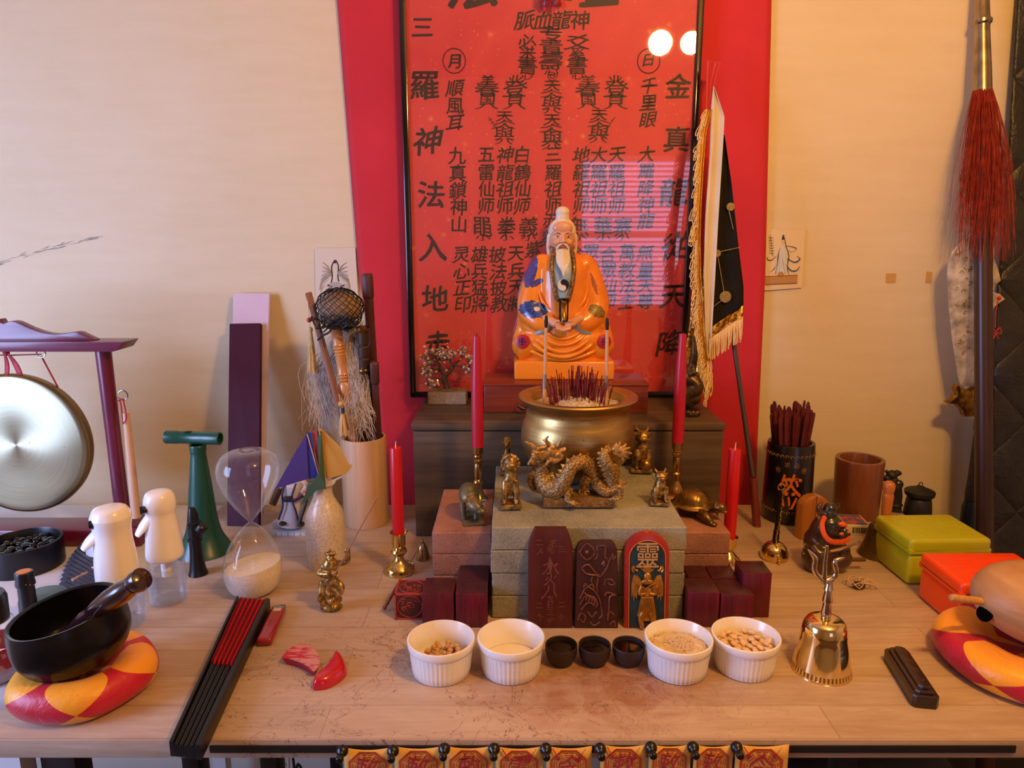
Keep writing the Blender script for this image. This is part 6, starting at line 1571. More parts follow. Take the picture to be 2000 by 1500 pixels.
for pth in ([(.0, .90), (.02, .95), (.35, .95), (.36, .88), (.36, .82)], [(.0, .88), (.0, .82), (-.12, .80)], [(.36, .82), (.45, .80)], [(.62, .80), (.7, .86), (.72, .80), (.85, .84)],
            [(-.7, .70), (-.4, .74), (-.1, .66), (.1, .60), (.35, .66), (.5, .74), (.6, .82)], [(-.7, .70), (-.5, .64), (-.2, .62), (.1, .62)], [(.3, .72), (.32, .78), (.22, .74)],
            [(-.2, .60), (-.25, .55), (-.15, .5)], [(.05, .58), (.0, .48), (.05, .42)], [(.35, .50), (.4, .56), (.65, .57), (.8, .52), (.6, .51), (.5, .54)], [(.35, .38), (.5, .42), (.85, .39), (.6, .37), (.55, .2), (.5, .1)],
            [(-.75, .35), (-.5, .47), (-.2, .46), (.1, .36), (.2, .25), (.25, .16), (.1, .12)], [(-.75, .28), (-.5, .38), (-.1, .36), (.05, .28)], [(-.7, .22), (-.4, .3), (-.1, .28)], [(-.85, .1), (-.7, .18), (-.5, .14), (-.6, .08), (-.75, .12)], [(-.4, .2), (-.2, .14), (0, .2)],
            [(-.6, .48), (-.5, .52), (-.4, .48), (-.25, .51), (-.1, .47)], [(.5, .15), (.6, .2), (.8, .16)], [(-.3, .08), (-.1, .04), (.15, .08)], [(.6, .05), (.8, .09), (.85, .03)]):
    m.tube(spl([P_(*q) for q in pth], 5), .0013, 6)
for i in range(5): m.tube(spl([P_(-.55+.12*i, .42-.02*i), P_(-.45+.12*i, .38-.02*i), P_(-.5+.12*i, .33-.02*i)], 4), .0014, 6)
m.build('carved_relief', M('relief_brown', '#55281c', .4, var='#7a452e', vs=120), t)
t, w_, H = tablet('wooden_tablet', 'red tablet with gold winged figure on dark blue, rightmost of the three', 1217, 1305, 1041, 1262, 0, 0)
def arch(w, h, z0=0, n_=14): return [(-w, z0), (w, z0)]+[(w*cos(pi*i/n_), h-w*.95+w*.95*sin(pi*i/n_)) for i in range(n_+1)]
rl = M('tablet_red', '#8e1c16', .35, var='#a4261c', vs=20, coat=.3)
MB().prism(arch(w_, H), 0, .022, bev=.004).build('slab', rl, t)
MB().prism(arch(w_*.76, H*.915, H*.02), -.0006, .001).build('ground', M('tablet_blue', '#152c38', .5, var='#1d3a44', vs=40), t)
gl = M('gold_leaf', '#c48a34', .35, .6, var='#a06a22', vs=90); gline = M('gold_line', '#c8702c', .4, .2)
m = MB(); ar = arch(w_*.80, H*.925, 0)[2:]; m.tube([(w_*.80, -.001, 0)]+[(x, -.001, z) for x, z in ar]+[(-w_*.80, -.001, 0)], .0008, 6)
m.tube([(.0045*cos(a*pi/8), .0085, H-.0002+.0*a) for a in range(1)]+[(0, .0085, H)], .0001, 4); m.build('gold_outline', gline, t)
m = MB(); m.tube([(.0058*cos(a*pi/8), .010+.0050*sin(a*pi/8), H+.0003) for a in range(16)], .0006, 5, closed=True).tube([(.003*cos(a*.6), .010+.0028*sin(a*.9), H+.0004) for a in range(8)], .0005, 5); m.build('top_mark', gline, t)
m = MB(); write(m, '靈', 0, H*.775, w_*1.0, H*.25, slant=0, weight=.004, fit=True, wave=0, fn=lambda q: (q[0], -.0022, q[2])); m.build('lettering', M('letter_gold', '#c09a62', .45, .3), t, smooth=0, solid=.0018)
m = MB(); Q = lambda x, z, y=-.003: V((x*w_, y, z*H))
m.ell(Q(0, .555), (w_*.17, .004, w_*.20)).ell(Q(0, .50), (w_*.26, .0035, w_*.14))                     # head, shoulders
m.prism([(w_*a, H*b) for a, b in ((-.16, .60), (-.38, .66), (-.22, .63), (-.12, .65), (0, .70), (.12, .65), (.22, .63), (.38, .66), (.16, .60))], -.003, -.0005)
for s in (-1, 1):
    m.prism([(s*w_*a, H*b) for a, b in ((.22, .49), (.42, .56), (.60, .57), (.70, .48), (.70, .34), (.64, .36), (.60, .29), (.54, .36), (.46, .31), (.42, .38), (.28, .40))], -.0028, -.0005)
    for j in range(5): m.tube(spl([Q(s*.34, .46-.01*j), Q(s*(.5+.02*j), .47-.025*j), Q(s*(.60-.03*j), .35+.0*j)], 4), .0009, 5)
    m.tube(spl([Q(s*.44, .615), Q(s*.56, .625), Q(s*.62, .66), Q(s*.68, .63), Q(s*.62, .60)], 4), .0016, 6)
    m.tube(spl([Q(s*.24, .46, -.004), Q(s*.34, .38, -.005), Q(s*.08, .385, -.006)], 4), lerp_list([w_*.12, w_*.09, w_*.06], 9), 8)
    m.tube(spl([Q(s*.16, .18, -.004), Q(s*.28, .12, -.004), Q(s*.2, .02, -.004)], 4), lerp_list([w_*.16, w_*.13, w_*.1], 9), 8)
m.prism([(w_*a, H*b) for a, b in ((-.24, .44), (.24, .44), (.26, .36), (.42, .14), (.28, .15), (.12, .09), (-.12, .09), (-.3, .15), (-.44, .14), (-.26, .36))], -.0045, -.0005, bev=.001)
for a_ in (-.3, -.18, -.06, .06, .18, .3): m.tube([Q(a_*.4, .36, -.005), Q(a_, .14, -.005)], .0008, 5)
for z_ in (.36, .375, .34): m.tube([Q(-.25, z_, -.005), Q(.25, z_, -.005)], .001, 5)
m.tube([Q(-.3, .40, -.006), Q(.32, .50, -.006)], .0012, 5)
m.tube([Q(-.06, .56, -.0075), Q(-.02, .56, -.0075)], .0007, 4).tube([Q(.03, .56, -.0075), Q(.07, .56, -.0075)], .0007, 4).ell(Q(0, .535, -.007), (.0012, .0012, .002)).tube([Q(-.05, .515, -.007), Q(.05, .515, -.007)], .0007, 4)
m.build('winged_figure', gl, t, smooth=50)

# ================================================================ ramekins and what is in them
rp = M('ramekin_glaze', '#efebe4', .22, coat=.4)
def ramekin(px, bot, label, yaw=0):
    r_ = .0455; b0 = G(px, bot, TABLE); b0.y += .040; b0.x = W(px, bot-30, b0.y).x
    t = thing('ramekin', label, 'ramekin', b0, group='white fluted ramekins in the front row'); H = .050
    n_ = 180; m = MB(); rows_ = [(.0375, 0), (.0392, .0015), (.0405, .012), (.0425, .030), (.0436, .0375)]
    vs_ = []; fs_ = []
    for r__, z in rows_:
        for i in range(n_):
            a = 2*pi*i/n_; f = .0006*(abs(sin(a*22))*2-1)*(1 if .001 < z < .037 else 0); vs_.append(((r__+f)*cos(a), (r__+f)*sin(a), z))
    for j in range(len(rows_)-1):
        for i in range(n_): fs_.append((j*n_+i, j*n_+(i+1) % n_, (j+1)*n_+(i+1) % n_, (j+1)*n_+i))
    fs_.append(list(range(n_))[::-1]); m.add(vs_, fs_)
    m.lathe([(.0436, .0375), (.0448, .0385), (.0458, .041), (.0464, H-.0015), (.0458, H), (.0440, H+.0003), (.0432, H-.001), (.0428, H-.008), (.0412, H-.010), (.0402, .020), (.0380, .008), (.0340, .005), (.0001, .005)], 90, cap=False)
    m.build('dish', rp, t, smooth=55); return b0
R_ = [ramekin(863, 1344, 'white ramekin with a small heap of chickpeas, leftmost of the row'), ramekin(998, 1341, 'white ramekin nearly empty with white powder, second from the left'),
      ramekin(1322, 1341, 'white ramekin filled with rice, right of the three dark cups'), ramekin(1452, 1336, 'white ramekin filled with pale beans, rightmost of the row')]
rn = random.Random(31)
pea = M('chickpea', '#b98a52', .55, var='#cf9f66', vs=120); bean = M('white_bean', '#d9b98e', .45, var='#e6cba4', vs=60)
def fill(c, n_, rad, zf, mk, name, label, group, cat, mat_, mind):
    o0 = mk or PEA; pts_ = []
    for i in range(n_):
        for tr in range(120):
            a, r__ = rn.uniform(0, 6.283), rad*math.sqrt(rn.random()); p = V((r__*cos(a), r__*sin(a)*1.0, 0)); lay = 0 if (i < n_*.7 or 'chickpea' in cat) else 1
            if all((p-q).length > mind for q, l in pts_ if l == lay): break
        pts_.append((p, lay)); o = o0 if (i == 0 and mk) else o0.copy()
        if o is not o0: C.objects.link(o)
        o.location = c+V((p.x, p.y, zf+lay*mind*.62)); o.rotation_euler = (rn.uniform(-.7, .7), rn.uniform(-.7, .7), rn.uniform(0, 6.28)); tag(o, label, cat, group)
m = MB().ell((0, 0, 0), (.0043, .0041, .0040), seg=14, rings=10).ell((.0038, 0, .0012), (.0014, .0012, .0012), seg=8, rings=6)
PEA = m.build('chickpea', pea, smooth=80)
for lay_, (n_, rd_, z_) in enumerate(((26, .029, .0095), (24, .030, .0160), (30, .031, .0245))): fill(R_[0]+V((.002, -.002, 0)), n_, rd_, z_, PEA if lay_ == 0 else None, '', 'tan chickpea in the leftmost white ramekin', 'chickpeas in the leftmost ramekin', 'chickpea', None, .0078)
bm_ = MB(); bm_.ell((0, 0, 0), (.0064, .0048, .0030), seg=16, rings=10)
fill(R_[3]+V((0, 0, 0)), 84, .0325, .031, bm_.build('dried_bean', bean, smooth=80), '', 'flat pale dried bean in the rightmost white ramekin', 'beans in the rightmost ramekin', 'bean', None, .0088)
MB().lathe([(.0001, 0), (.034, 0), (.0385, .012), (.0395, .024), (.0001, .028)], 40).build('bean_bed', M('bean_bed', '#b2916a', .8, var='#d8bb92', vs=160, bump=1, bs=160, bd=.003), loc=R_[3]+V((0, 0, .0055)), label='layer of pale beans filling the rightmost ramekin', category='beans', kind='stuff')
m = MB(); m.grid(lambda u, v: ((.0378*v*cos(2*pi*u), .0378*v*sin(2*pi*u), .0012+.003*(1-v)**.7+.001*noise.noise(V((u*8, v*5, 0))))), 40, 10, closeu=True)
m.build('white_powder', M('powder', '#e2d8c4', .9, bump=.5, bs=500), loc=R_[1]+V((0, 0, .014)), label='remains of white powder in the second white ramekin', category='powder', kind='stuff')
# rice
m = MB(); m.lathe([(.0001, .0), (.034, 0), (.0385, .012), (.0398, .025), (.030, .0305), (.0001, .033)], 40)
for i in range(1500):
    a, r__ = rn.uniform(0, 6.283), .0385*math.sqrt(rn.random()); z = .033-.006*(r__/.0385)**1.6+rn.uniform(-.001, .001); q = rn.uniform(0, 3.14); d = V((cos(q), sin(q), rn.uniform(-.5, .5)))*.0026
    p = V((r__*cos(a), r__*sin(a), z)); m.tube([p-d, p-d*.5, p+d*.5, p+d], [.0002, .0008, .0008, .0002], 5)
m.build('rice', M('rice', '#c9b292', .6, var='#e0ccb0', vs=90), loc=R_[2]+V((0, 0, .0058)), smooth=80, label='uncooked rice heaped in the third white ramekin', category='rice', kind='stuff')
# three tea cups
cup = M('dark_clay', '#2a1c17', .55, var='#33231c', vs=50)
for px, lab in ((1096, 'left of the three small dark clay tea cups'), (1161, 'middle of the three small dark clay tea cups'), (1227, 'right of the three small dark clay tea cups')):
    b0 = G(px, 1305, TABLE); b0.y += .014; b0.x = W(px, 1280, b0.y).x; t = thing('tea_cup', lab, 'cup', b0, group='dark clay tea cups')
    pr = smooth_prof([(.013, 0), (.0145, .001), (.0195, .008), (.0222, .018), (.0226, .0275)], 4)
    MB().lathe([(.0001, 0)]+pr+[(.0222, .0283), (.0214, .0275)]+[(max(a-.0016, .001), b) for a, b in pr[::-1] if b > .003]+[(.0001, .003)], 40, cap=False).build('cup', cup, t, smooth=60)
    MB().lathe([(.0001, .0222), (.0208, .0222)], 36, cap=False).build('tea', M('dark_tea', '#120805', .04, coat=.5), t, smooth=80)

# ================================================================ gold hand bell with trident handle
gold = M('gold_metal', '#e6bb5c', .09, 1, var='#dcb052', vs=10); silver = M('silver_gold', '#d8ccb0', .14, 1)
t0 = G(1603, 1340, TABLE); t0.y += .038; t0.x = W(1603, 1310, t0.y).x; k = mpp(t0)
t = thing('trident_bell', 'shiny gold handbell with a three-pronged trident handle, front right', 'bell', t0)
pr = smooth_prof(prof(t0, 1603, [(55, 1318), (53, 1308), (47, 1280), (42, 1255), (40, 1238), (35, 1225), (24, 1219), (10, 1217)]), 4)
zb_ = pr[0][1]; pr = [(a, b-zb_) for a, b in pr]
def bellm():
    n = NT('bell_gold'); tc = n.n('ShaderNodeTexCoord'); sp = n.n('ShaderNodeSeparateXYZ'); n.l(tc.outputs['Object'], sp.inputs[0])
    ang = n.math('ARCTAN2', sp.outputs[1], sp.outputs[0]); s = n.math('SINE', n.math('MULTIPLY', ang, 46))
    band = n.math('MULTIPLY', n.math('GREATER_THAN', sp.outputs[2], .003), n.math('LESS_THAN', sp.outputs[2], .010))
    c = n.mix(n.math('MULTIPLY', band, n.math('GREATER_THAN', s, .2)), '#f2dc9c', '#8f7038'); n.base(c); n.pset(Metallic=1, Roughness=.09)
    n.bump(n.math('MULTIPLY', band, s), .5, .001); return n.m
MB().lathe([(pr[0][0]+.0008, 0)]+pr+[(.0001, pr[-1][1]+.0005)], 64, cap=False).build('bell_cup', bellm(), t, solid=.0012, smooth=60)
z0 = pr[-1][1]
zz_ = lambda py: zat(t0, 1606, py)-zb_
m = MB(); hpv = [(5, 1219), (9.5, 1230), (9, 1226), (8, 1212)]
m.lathe([(9*k, z0), (8.5*k, z0+.003), (9.5*k, z0+.004), (7.5*k, zz_(1209)), (9.5*k, zz_(1208)), (9.5*k, zz_(1207)), (7*k, zz_(1187)), (9.5*k, zz_(1186)), (9.5*k, zz_(1184)), (6.5*k, zz_(1164)), (9*k, zz_(1163)), (8*k, zz_(1161)), (5.5*k, zz_(1145))], 24)
m.build('stem', silver, t)
def tpn(px, py): return V((W(px, py, t0.y).x-t0.x, 0, zat(t0, px, py)-zb_))
m = MB(); m.tube([tpn(1608, 1150), tpn(1610, 1110), tpn(1614, 1078)], [.0042, .0030, .0024], 12)
m.tube(spl([tpn(1608, 1147), tpn(1597, 1138), tpn(1589, 1122), tpn(1591, 1104), tpn(1585, 1094), tpn(1577, 1085)], 5), lerp_list([.0042, .0040, .0038, .0038, .003, .0008], 26), 12)
m.tube(spl([tpn(1608, 1147), tpn(1624, 1142), tpn(1632, 1130), tpn(1629, 1114), tpn(1632, 1106), tpn(1648, 1101)], 5), lerp_list([.0042, .0040, .0038, .0038, .003, .0008], 26), 12)
m.build('trident', silver, t)

# ================================================================ wooden gavel block
zt2 = TABLE+.026
c = [G(1729, 1259, zt2), G(1779, 1258, zt2), G(1846, 1357, zt2-.004), G(1785, 1360, zt2-.004)]
cA = (c[0]+c[1]+c[2]+c[3])/4; up_ = ((c[0]+c[1])/2-(c[2]+c[3])/2); ang = atan2(up_.y, up_.x); Lb = up_.length; Wb = ((c[1]-c[0]).length+(c[2]-c[3]).length)/2*.82
t = thing('wooden_block', 'dark brown wooden gavel block with stepped carved edge, front right of the table', 'block', (cA.x, cA.y+.004, TABLE), rz=ang)
gw = wood('gavel_wood', '#20110b', '#2e1a11', '#3a2216', axis=0, rough=.32, coat=.2)
def octa(L_, W_, c_): return [(-L_/2, -W_/2+c_), (-L_/2+c_, -W_/2), (L_/2-c_, -W_/2), (L_/2, -W_/2+c_), (L_/2, W_/2-c_), (L_/2-c_, W_/2), (-L_/2+c_, W_/2), (-L_/2, W_/2-c_)]
MB().prism(octa(Lb, Wb, .004), 0, .017, plane='xy', bev=.0012).prism(octa(Lb-.008, Wb-.008, .004), .0165, .0215, plane='xy', bev=.0012).prism(octa(Lb-.016, Wb-.017, .004), .021, .026, plane='xy', bev=.001).build('block', gw, t)
m = MB()
for i, ch in enumerate('龍虎雷令'): write(m, ch, 0, 0, .012, slant=0, weight=0, wave=0, fn=lambda q, i=i: (Lb*.30-Lb*.195*i+q[2], -q[0], .0264))
m.build('engraving', M('engraved', '#4e3626', .6), t, smooth=0)

# ================================================================ wooden fish, striker, cushion
cu = G(1960, 1300, TABLE); k = mpp(cu)
cc = V((.718, .886, TABLE))
cushion('round_cushion', 'red and yellow patchwork cushion under the carved wooden fish drum', cc, .122, .046, 5, .02, el=.93)
fz = cc+V((.020, .006, .030))
t = thing('wooden_fish', 'large carved wooden fish drum resting on the right patchwork cushion', 'wooden fish', fz)
def fishm():
    n = NT('fish_wood'); n.base(n.ramp(n.noise(n.co((1, 1, 4)), 14, 4, .5, 1), [(.3, '#a3764a'), (.7, '#bd9060')])); n.pset(Roughness=.5)
    tc = n.n('ShaderNodeTexCoord'); sp = n.n('ShaderNodeSeparateXYZ'); n.l(tc.outputs['Object'], sp.inputs[0])
    g = None
    for cx, cz, rr_ in ((.010, .055, .046), (.010, .055, .038)):
        X = n.math('SUBTRACT', sp.outputs[0], cx); Z = n.math('SUBTRACT', sp.outputs[2], cz)
        Z = n.math('ADD', Z, n.math('MULTIPLY', n.math('SINE', n.math('MULTIPLY', X, 60)), .010))
        r2 = n.math('SQRT', n.math('ADD', n.math('MULTIPLY', X, X), n.math('MULTIPLY', Z, Z))); l_ = n.math('LESS_THAN', n.math('ABSOLUTE', n.math('SUBTRACT', r2, rr_)), .0014)
        g = l_ if g is None else n.math('MAXIMUM', g, l_)
    sc_ = n.n('ShaderNodeTexWave'); sc_.inputs['Scale'].default_value = 60; sc_.inputs['Distortion'].default_value = 6; n.l(n.co((1, 1, 1)), sc_.inputs['Vector'])
    X = n.math('SUBTRACT', sp.outputs[0], .010); Z = n.math('SUBTRACT', sp.outputs[2], .055); ins = n.math('LESS_THAN', n.math('ADD', n.math('MULTIPLY', X, X), n.math('MULTIPLY', Z, Z)), .0012)
    g = n.math('ADD', g, n.math('MULTIPLY', n.math('MULTIPLY', ins, sc_.outputs['Fac']), .35)); g = n.math('MULTIPLY', g, n.math('LESS_THAN', sp.outputs[1], 0))
    n.bump(n.math('SUBTRACT', 1.0, g), .8, .003); return n.m
FM = fishm(); m = MB()
m.ell((.0, .0, .060), (.104, .078, .056), seg=48, rings=30, rot=(0, .18, 0)); m.ell((.05, 0, .048), (.085, .07, .047), seg=40, rings=24)
o = m.blob('drum_body', FM, t, vox=.0028, sm=5)
MB().ell((-.0990, -.012, .056), (.0045, .012, .011), rot=(0, .35, .2)).build('sound_slot_shade', M('slot_shade', '#0a0604', 1.0, spec=0), t, label='black oval painted as the shade in the slot, left side')  # solid black ellipsoid stands in for the shade inside the slot
a, b = W(1857, 1167, .876), W(1906, 1173, .884); b2 = b+(b-a)*.3
s_ = thing('fish_striker', 'pale wooden striker stick tucked into the wooden fish drum', 'striker', a)
mx = aim((0, 0, 0), b2-a); L_ = (b2-a).length
MB().lathe([(.0001, -.001), (.0040, 0), (.0052, .003), (.0052, L_*.9), (.0048, L_)], 20, mx).build('stick', wood('striker_wood', '#a8743c', '#c48e50', '#d3a062', axis=2, scale=1.6), s_)

# ================================================================ snap-lid boxes
def snapbox(name, label, fbl, fbr, ftl, depth, zl, col_, col2, cat='box', w=None, yaw=0):
    """front bottom corners on the table, top front left corner in the photo"""
    A = G(*fbl, TABLE); H = W(ftl[0], ftl[1], A.y).z-TABLE; w_ = w or (G(*fbr, TABLE)-A).length
    t = thing(name, label, cat, (A.x+w_/2, A.y+depth/2, TABLE), rz=yaw)
    mt = M(name+col_[1:], col_, .38, var=col2, vs=8, sss=.0)
    zs = H*.66
    MB().box((0, 0, zs/2), (w_, depth, zs), bev=.007, seg=4).box((0, 0, zs*.6), (w_-.001, depth-.001, zs*.7), bev=.005).build('tub', mt, t)
    lid = MB().box((0, 0, (zs+H)/2), (w_+.004, depth+.004, H-zs), bev=.0075, seg=4)
    for i in range(9): lid.box((0, -depth*.32+depth*.64*i/8, H+.0002), (w_*.78, depth*.028, .0012), bev=.0005)
    lid.box((0, 0, zs+.006), (w_+.004, depth+.004, .010), bev=.002)
    lid.build('lid', mt, t)
    MB().box((0, -depth/2-.0035, zs-.001), (w_*.34, .004, .0055), bev=.0018).build('latch', mt, t)
    return t
snapbox('plastic_box', 'chartreuse yellow plastic snap-lid box at the right end of the table', (1767, 1142), (1905, 1137), (1767, 1053), .112, 0, '#a8a80e', '#b2b014', w=.138, yaw=.03)
snapbox('plastic_box', 'bright orange plastic snap-lid box behind the wooden fish drum', (1868, 1232), (2010, 1225), (1868, 1139), .108, 0, '#e8440a', '#ee4c10', w=.152, yaw=.0)

# ================================================================ fortune sticks
q0 = base(1533, 1024, .042); k = mpp(q0)
t = thing('fortune_cup', 'black cup with a large orange Chinese character and a border of comma shapes', 'cup', q0)
Hc = zat(q0, 1536, 862); rb_, rt_ = 45*k, 43*k
bl = M('black_bamboo', '#0d0908', .3, coat=.3)
MB().lathe([(.0001, 0), (rb_*.98, 0), (rb_, .003), (rb_, Hc*.4), (rt_, Hc-.002), (rt_-.001, Hc), (rt_-.007, Hc), (rt_-.008, Hc-.002), (rt_-.008, .01), (.0001, .01)], 48).build('cylinder', bl, t)
def wrapf(z, a0=-pi/2): return lambda q: ((rb_+(rt_-rb_)*max(0, (q[2]/Hc-.4)/.6)+.0006)*cos(a0+q[0]/rb_), (rb_+(rt_-rb_)*max(0, (q[2]/Hc-.4)/.6)+.0006)*sin(a0+q[0]/rb_), q[2])
m = MB(); fnw = wrapf(0, -pi/2-.30)
write(m, '签', 0, Hc*.42, .044, .080, slant=.06, weight=.010, fit=True, wave=.015, fn=fnw)
m.build('lettering', M('orange_paint', '#c86a1c', .5), t, smooth=0)
m = MB()
for ch, x, z in (('有', -.027, .70), ('求', -.009, .775), ('必', .010, .775), ('應', .026, .71)): write(m, ch, x, Hc*z, .0125, slant=.05, weight=.0, wave=0, fn=fnw)
m.build('small_lettering', M('dim_gold_paint', '#8a6a3a', .5), t, smooth=0)
m = MB()
for zc_ in (.87, .16):
    for i in range(30):
        a = i/30*2*pi; r__ = rb_+(rt_-rb_)*max(0, (zc_-.4)/.6)+.0006
        m.tube([(r__*cos(a+.09*cos(j*.7)*(1-j/11)), r__*sin(a+.09*cos(j*.7)*(1-j/11)), Hc*zc_+.0038*sin(j*.7)*(1-j/14)) for j in range(8)], .0008, 4)
m.build('border', M('dim_gold_paint', '#8a6a3a', .5), t)
sm1 = M('fortune_red', '#4c1416', .5, var='#67201f', vs=40); rn = random.Random(77)
pro = [MB().prism([(-.0028, 0), (.0028, 0), (.0042, L*.85), (.0042, L-.006), (.0018, L), (-.0018, L), (-.0042, L-.006), (-.0042, L*.85)], -.0007, .0007) for L in (.208, .218, .228)]
pro = [p.build('fortune_stick', sm1, smooth=0) for p in pro]
for i in range(62):
    a, r__ = rn.uniform(0, 6.283), (rt_-.012)*math.sqrt(rn.random()); x, y = r__*cos(a), r__*sin(a)
    o = pro[i] if i < 3 else pro[i % 3].copy()
    if i >= 3: C.objects.link(o)
    o.location = q0+V((x*.5, y*.62, .012+rn.uniform(0, .012))); o.rotation_euler = (-y*1.9+rn.uniform(-.03, .03), x*4.2-.03+rn.uniform(-.02, .02), rn.uniform(-.9, .9)); 
    tag(o, 'dark red flat fortune stick standing in the black cup', 'stick', 'fortune sticks in the black cup')
# ================================================================ wooden pen holder
q0 = base(1668, 1016, .040); k = mpp(q0); Hc = zat(q0, 1669, 895); r__ = 43*k
MB0 = MB().lathe([(.0001, 0), (r__*.95, 0), (r__*.97, .003), (r__*1.0, Hc*.6), (r__*1.02, Hc-.003), (r__*1.0, Hc), (r__*.84, Hc), (r__*.81, Hc-.003), (r__*.80, .012), (.0001, .012)], 56)
t = thing('pen_holder', 'empty reddish brown wooden cylinder pot standing near the wall', 'pot', q0); MB0.build('cylinder', wood('walnut', '#5a2f16', '#74401f', '#834c28', axis=2, rough=.38, coat=.3), t)
# clapper block behind the bull
q0 = G(1578, 1060, TABLE)+V((0, .03, 0)); q0 = V((W(1580, 1050, q0.y).x, q0.y, TABLE)); H = W(1585, 966, q0.y).z-TABLE; k = mpp(q0)
t = thing('wooden_clapper', 'tan round-topped wooden block standing behind the dark bull figure', 'block', q0, rz=.25)
oc = wood('tan_wood', '#94591f', '#a86a2c', '#b57a3a', axis=2, rough=.35, coat=.2)
for i, (x0, x1) in enumerate(((-27, 1), (2, 32))):
    pts = [(x0*k, 0), (x1*k, 0)]; n_ = 10; cx_, rx_ = 2*k, 30*k
    top = [(x0*k+(x1-x0)*k*(1-j/n_), 0) for j in range(n_+1)]; pts += [(x, H*(.72+.28*math.sqrt(max(0, 1-((x-cx_)/rx_)**2)))) for x, _ in top]
    MB().prism(pts, -.012, .012, bev=.003).build('half', oc, t)
# matchbox
A = G(1640, 1052, TABLE+.012); t = thing('matchbox', 'small cream matchbox with a barcode end lying behind the bull figure', 'box', (W(1664, 1042, 1.37).x, 1.372, TABLE), rz=-.12)
MB().box((0, 0, .0095), (.050, .062, .019), bev=.0008).build('sleeve', M('card_cream', '#c9bb92', .6), t)
MB().box((0, .002, .0192), (.044, .052, .0006)).build('picture', M('match_picture', '#b84a2c', .6, var='#4c5a86', vs=55, lo=.45, hi=.5), t)
m = MB(); rn = random.Random(1); x = -.010
while x < .020: w__ = rn.choice((.0005, .001, .0014)); m.box((x, -.0312, .0095), (w__, .0006, .012)); x += w__+rn.choice((.0006, .0011))
m.build('barcode', M('print_dark', '#2b2418', .6), t)

# ================================================================ bull figure
q0 = G(1614, 1130, TABLE); q0.y += .034; q0 = V((W(1612, 1110, q0.y).x, q0.y, TABLE)); k = mpp(q0)
def bp_(px, py, d=0): return W(px, py, q0.y+d)-q0
t = thing('bull_figurine', 'glossy dark brown seated bull figure with orange beard and eyebrows', 'figurine', q0)
bmn = M('brown_glaze', '#3c2818', .28, var='#4c3420', vs=30, coat=.5)
m = MB(); m.ell(bp_(1603, 1088), (.033, .032, .036), seg=28).ell(bp_(1603, 1058), (.030, .028, .030), seg=24).ell(V((-.008, .0, .0225)), (.030, .030, .022))
m.tube(spl([bp_(1603, 1060), bp_(1610, 1035, -.004), bp_(1618, 1020, -.006)], 4), lerp_list([.028, .024, .021], 9), 20)
m.ell(bp_(1640, 1090, -.010), (.021, .020, .020), seg=20).ell(bp_(1645, 1075, -.012), (.014, .014, .013))
m.tube(spl([bp_(1588, 1068, -.018), bp_(1600, 1082, -.030), bp_(1620, 1080, -.030)], 4), lerp_list([.011, .010, .009], 9), 12)
m.blob('body', bmn, t, vox=.0018, sm=4)
hg = M('dark_green_face', '#22261a', .25, coat=.5)
hc = bp_(1622, 1028, -.014)
m = MB(); m.ell(hc, (.022, .019, .021), seg=24).ell(hc+V((.017, -.008, -.010)), (.013, .012, .011), seg=20).ell(hc+V((.024, -.013, -.008)), (.006, .006, .005)).ell(hc+V((.012, -.014, .007)), (.010, .006, .005))
m.ell(bp_(1619, 1003, -.01), (.015, .014, .012)).ell(bp_(1622, 992, -.01), (.012, .011, .009))
m.blob('head', hg, t, vox=.0014, sm=2)
m = MB(); m.tube(spl([bp_(1610, 1004, -.012), bp_(1601, 1000, -.014), bp_(1601, 988, -.014), bp_(1607, 980, -.012)], 5), lerp_list([.006, .0055, .004, .0008], 16), 12).tube(spl([bp_(1632, 996, .004), bp_(1638, 990, .004), bp_(1637, 983, .004)], 5), lerp_list([.004, .003, .0006], 11), 10)
m.tube(spl([bp_(1612, 1008, -.016), bp_(1603, 1016, -.018)], 3), [.005, .0045, .003, .001], 8); m.build('horns', bmn, t)
og = M('orange_beard', '#d8551c', .5)
m = MB(); path_ = spl([bp_(1610, 1010, -.022), bp_(1605, 1025, -.028), bp_(1610, 1045, -.033), bp_(1625, 1058, -.036), bp_(1648, 1058, -.034), bp_(1658, 1050, -.030)], 6)
for i, p in enumerate(path_):
    tg = (path_[min(i+1, len(path_)-1)]-path_[max(i-1, 0)]).normalized(); out = V((-tg.z, 0, tg.x)); out = -out if out.dot(p-hc) < 0 else out
    m.tube([p-out*.0045, p, p+out*.004], [.0022, .0030, .0016], 7)
m.build('beard', og, t)
m = MB(); m.ell(hc+V((.0125, -.0175, .0105)), (.0085, .004, .0045), rot=(0, .2, 0)).ell(hc+V((.011, -.0195, -.0055)), (.0042, .003, .0028)).ell(hc+V((.0245, -.0165, -.004)), (.003, .002, .0022)); m.build('brow', og, t, label='orange eyebrow and cheek spots')
m = MB(); m.ell(hc+V((.013, -.0205, .0025)), (.0048, .0018, .0018)).build('eye', M('print_black', '#080808', .3), t); MB().ell(hc+V((.0145, -.0222, .0028)), (.0016, .0008, .0010)).build('eye_glint', M('eye_white', '#e6ddd0', .3), t)
m = MB(); m.tube([bp_(1615, 1078, -.034), bp_(1640, 1073, -.036), bp_(1672, 1062, -.032)], [.003, .004, .0012], 8, flat=.5); m.build('blade', M('brown_blade', '#5c3b22', .4, .3), t)
MB().tube([bp_(1655, 1093, -.008), bp_(1689, 1093, -.004)], .0038, 14).build('pipe', M('pipe_bronze', '#8a7450', .25, .9), t)

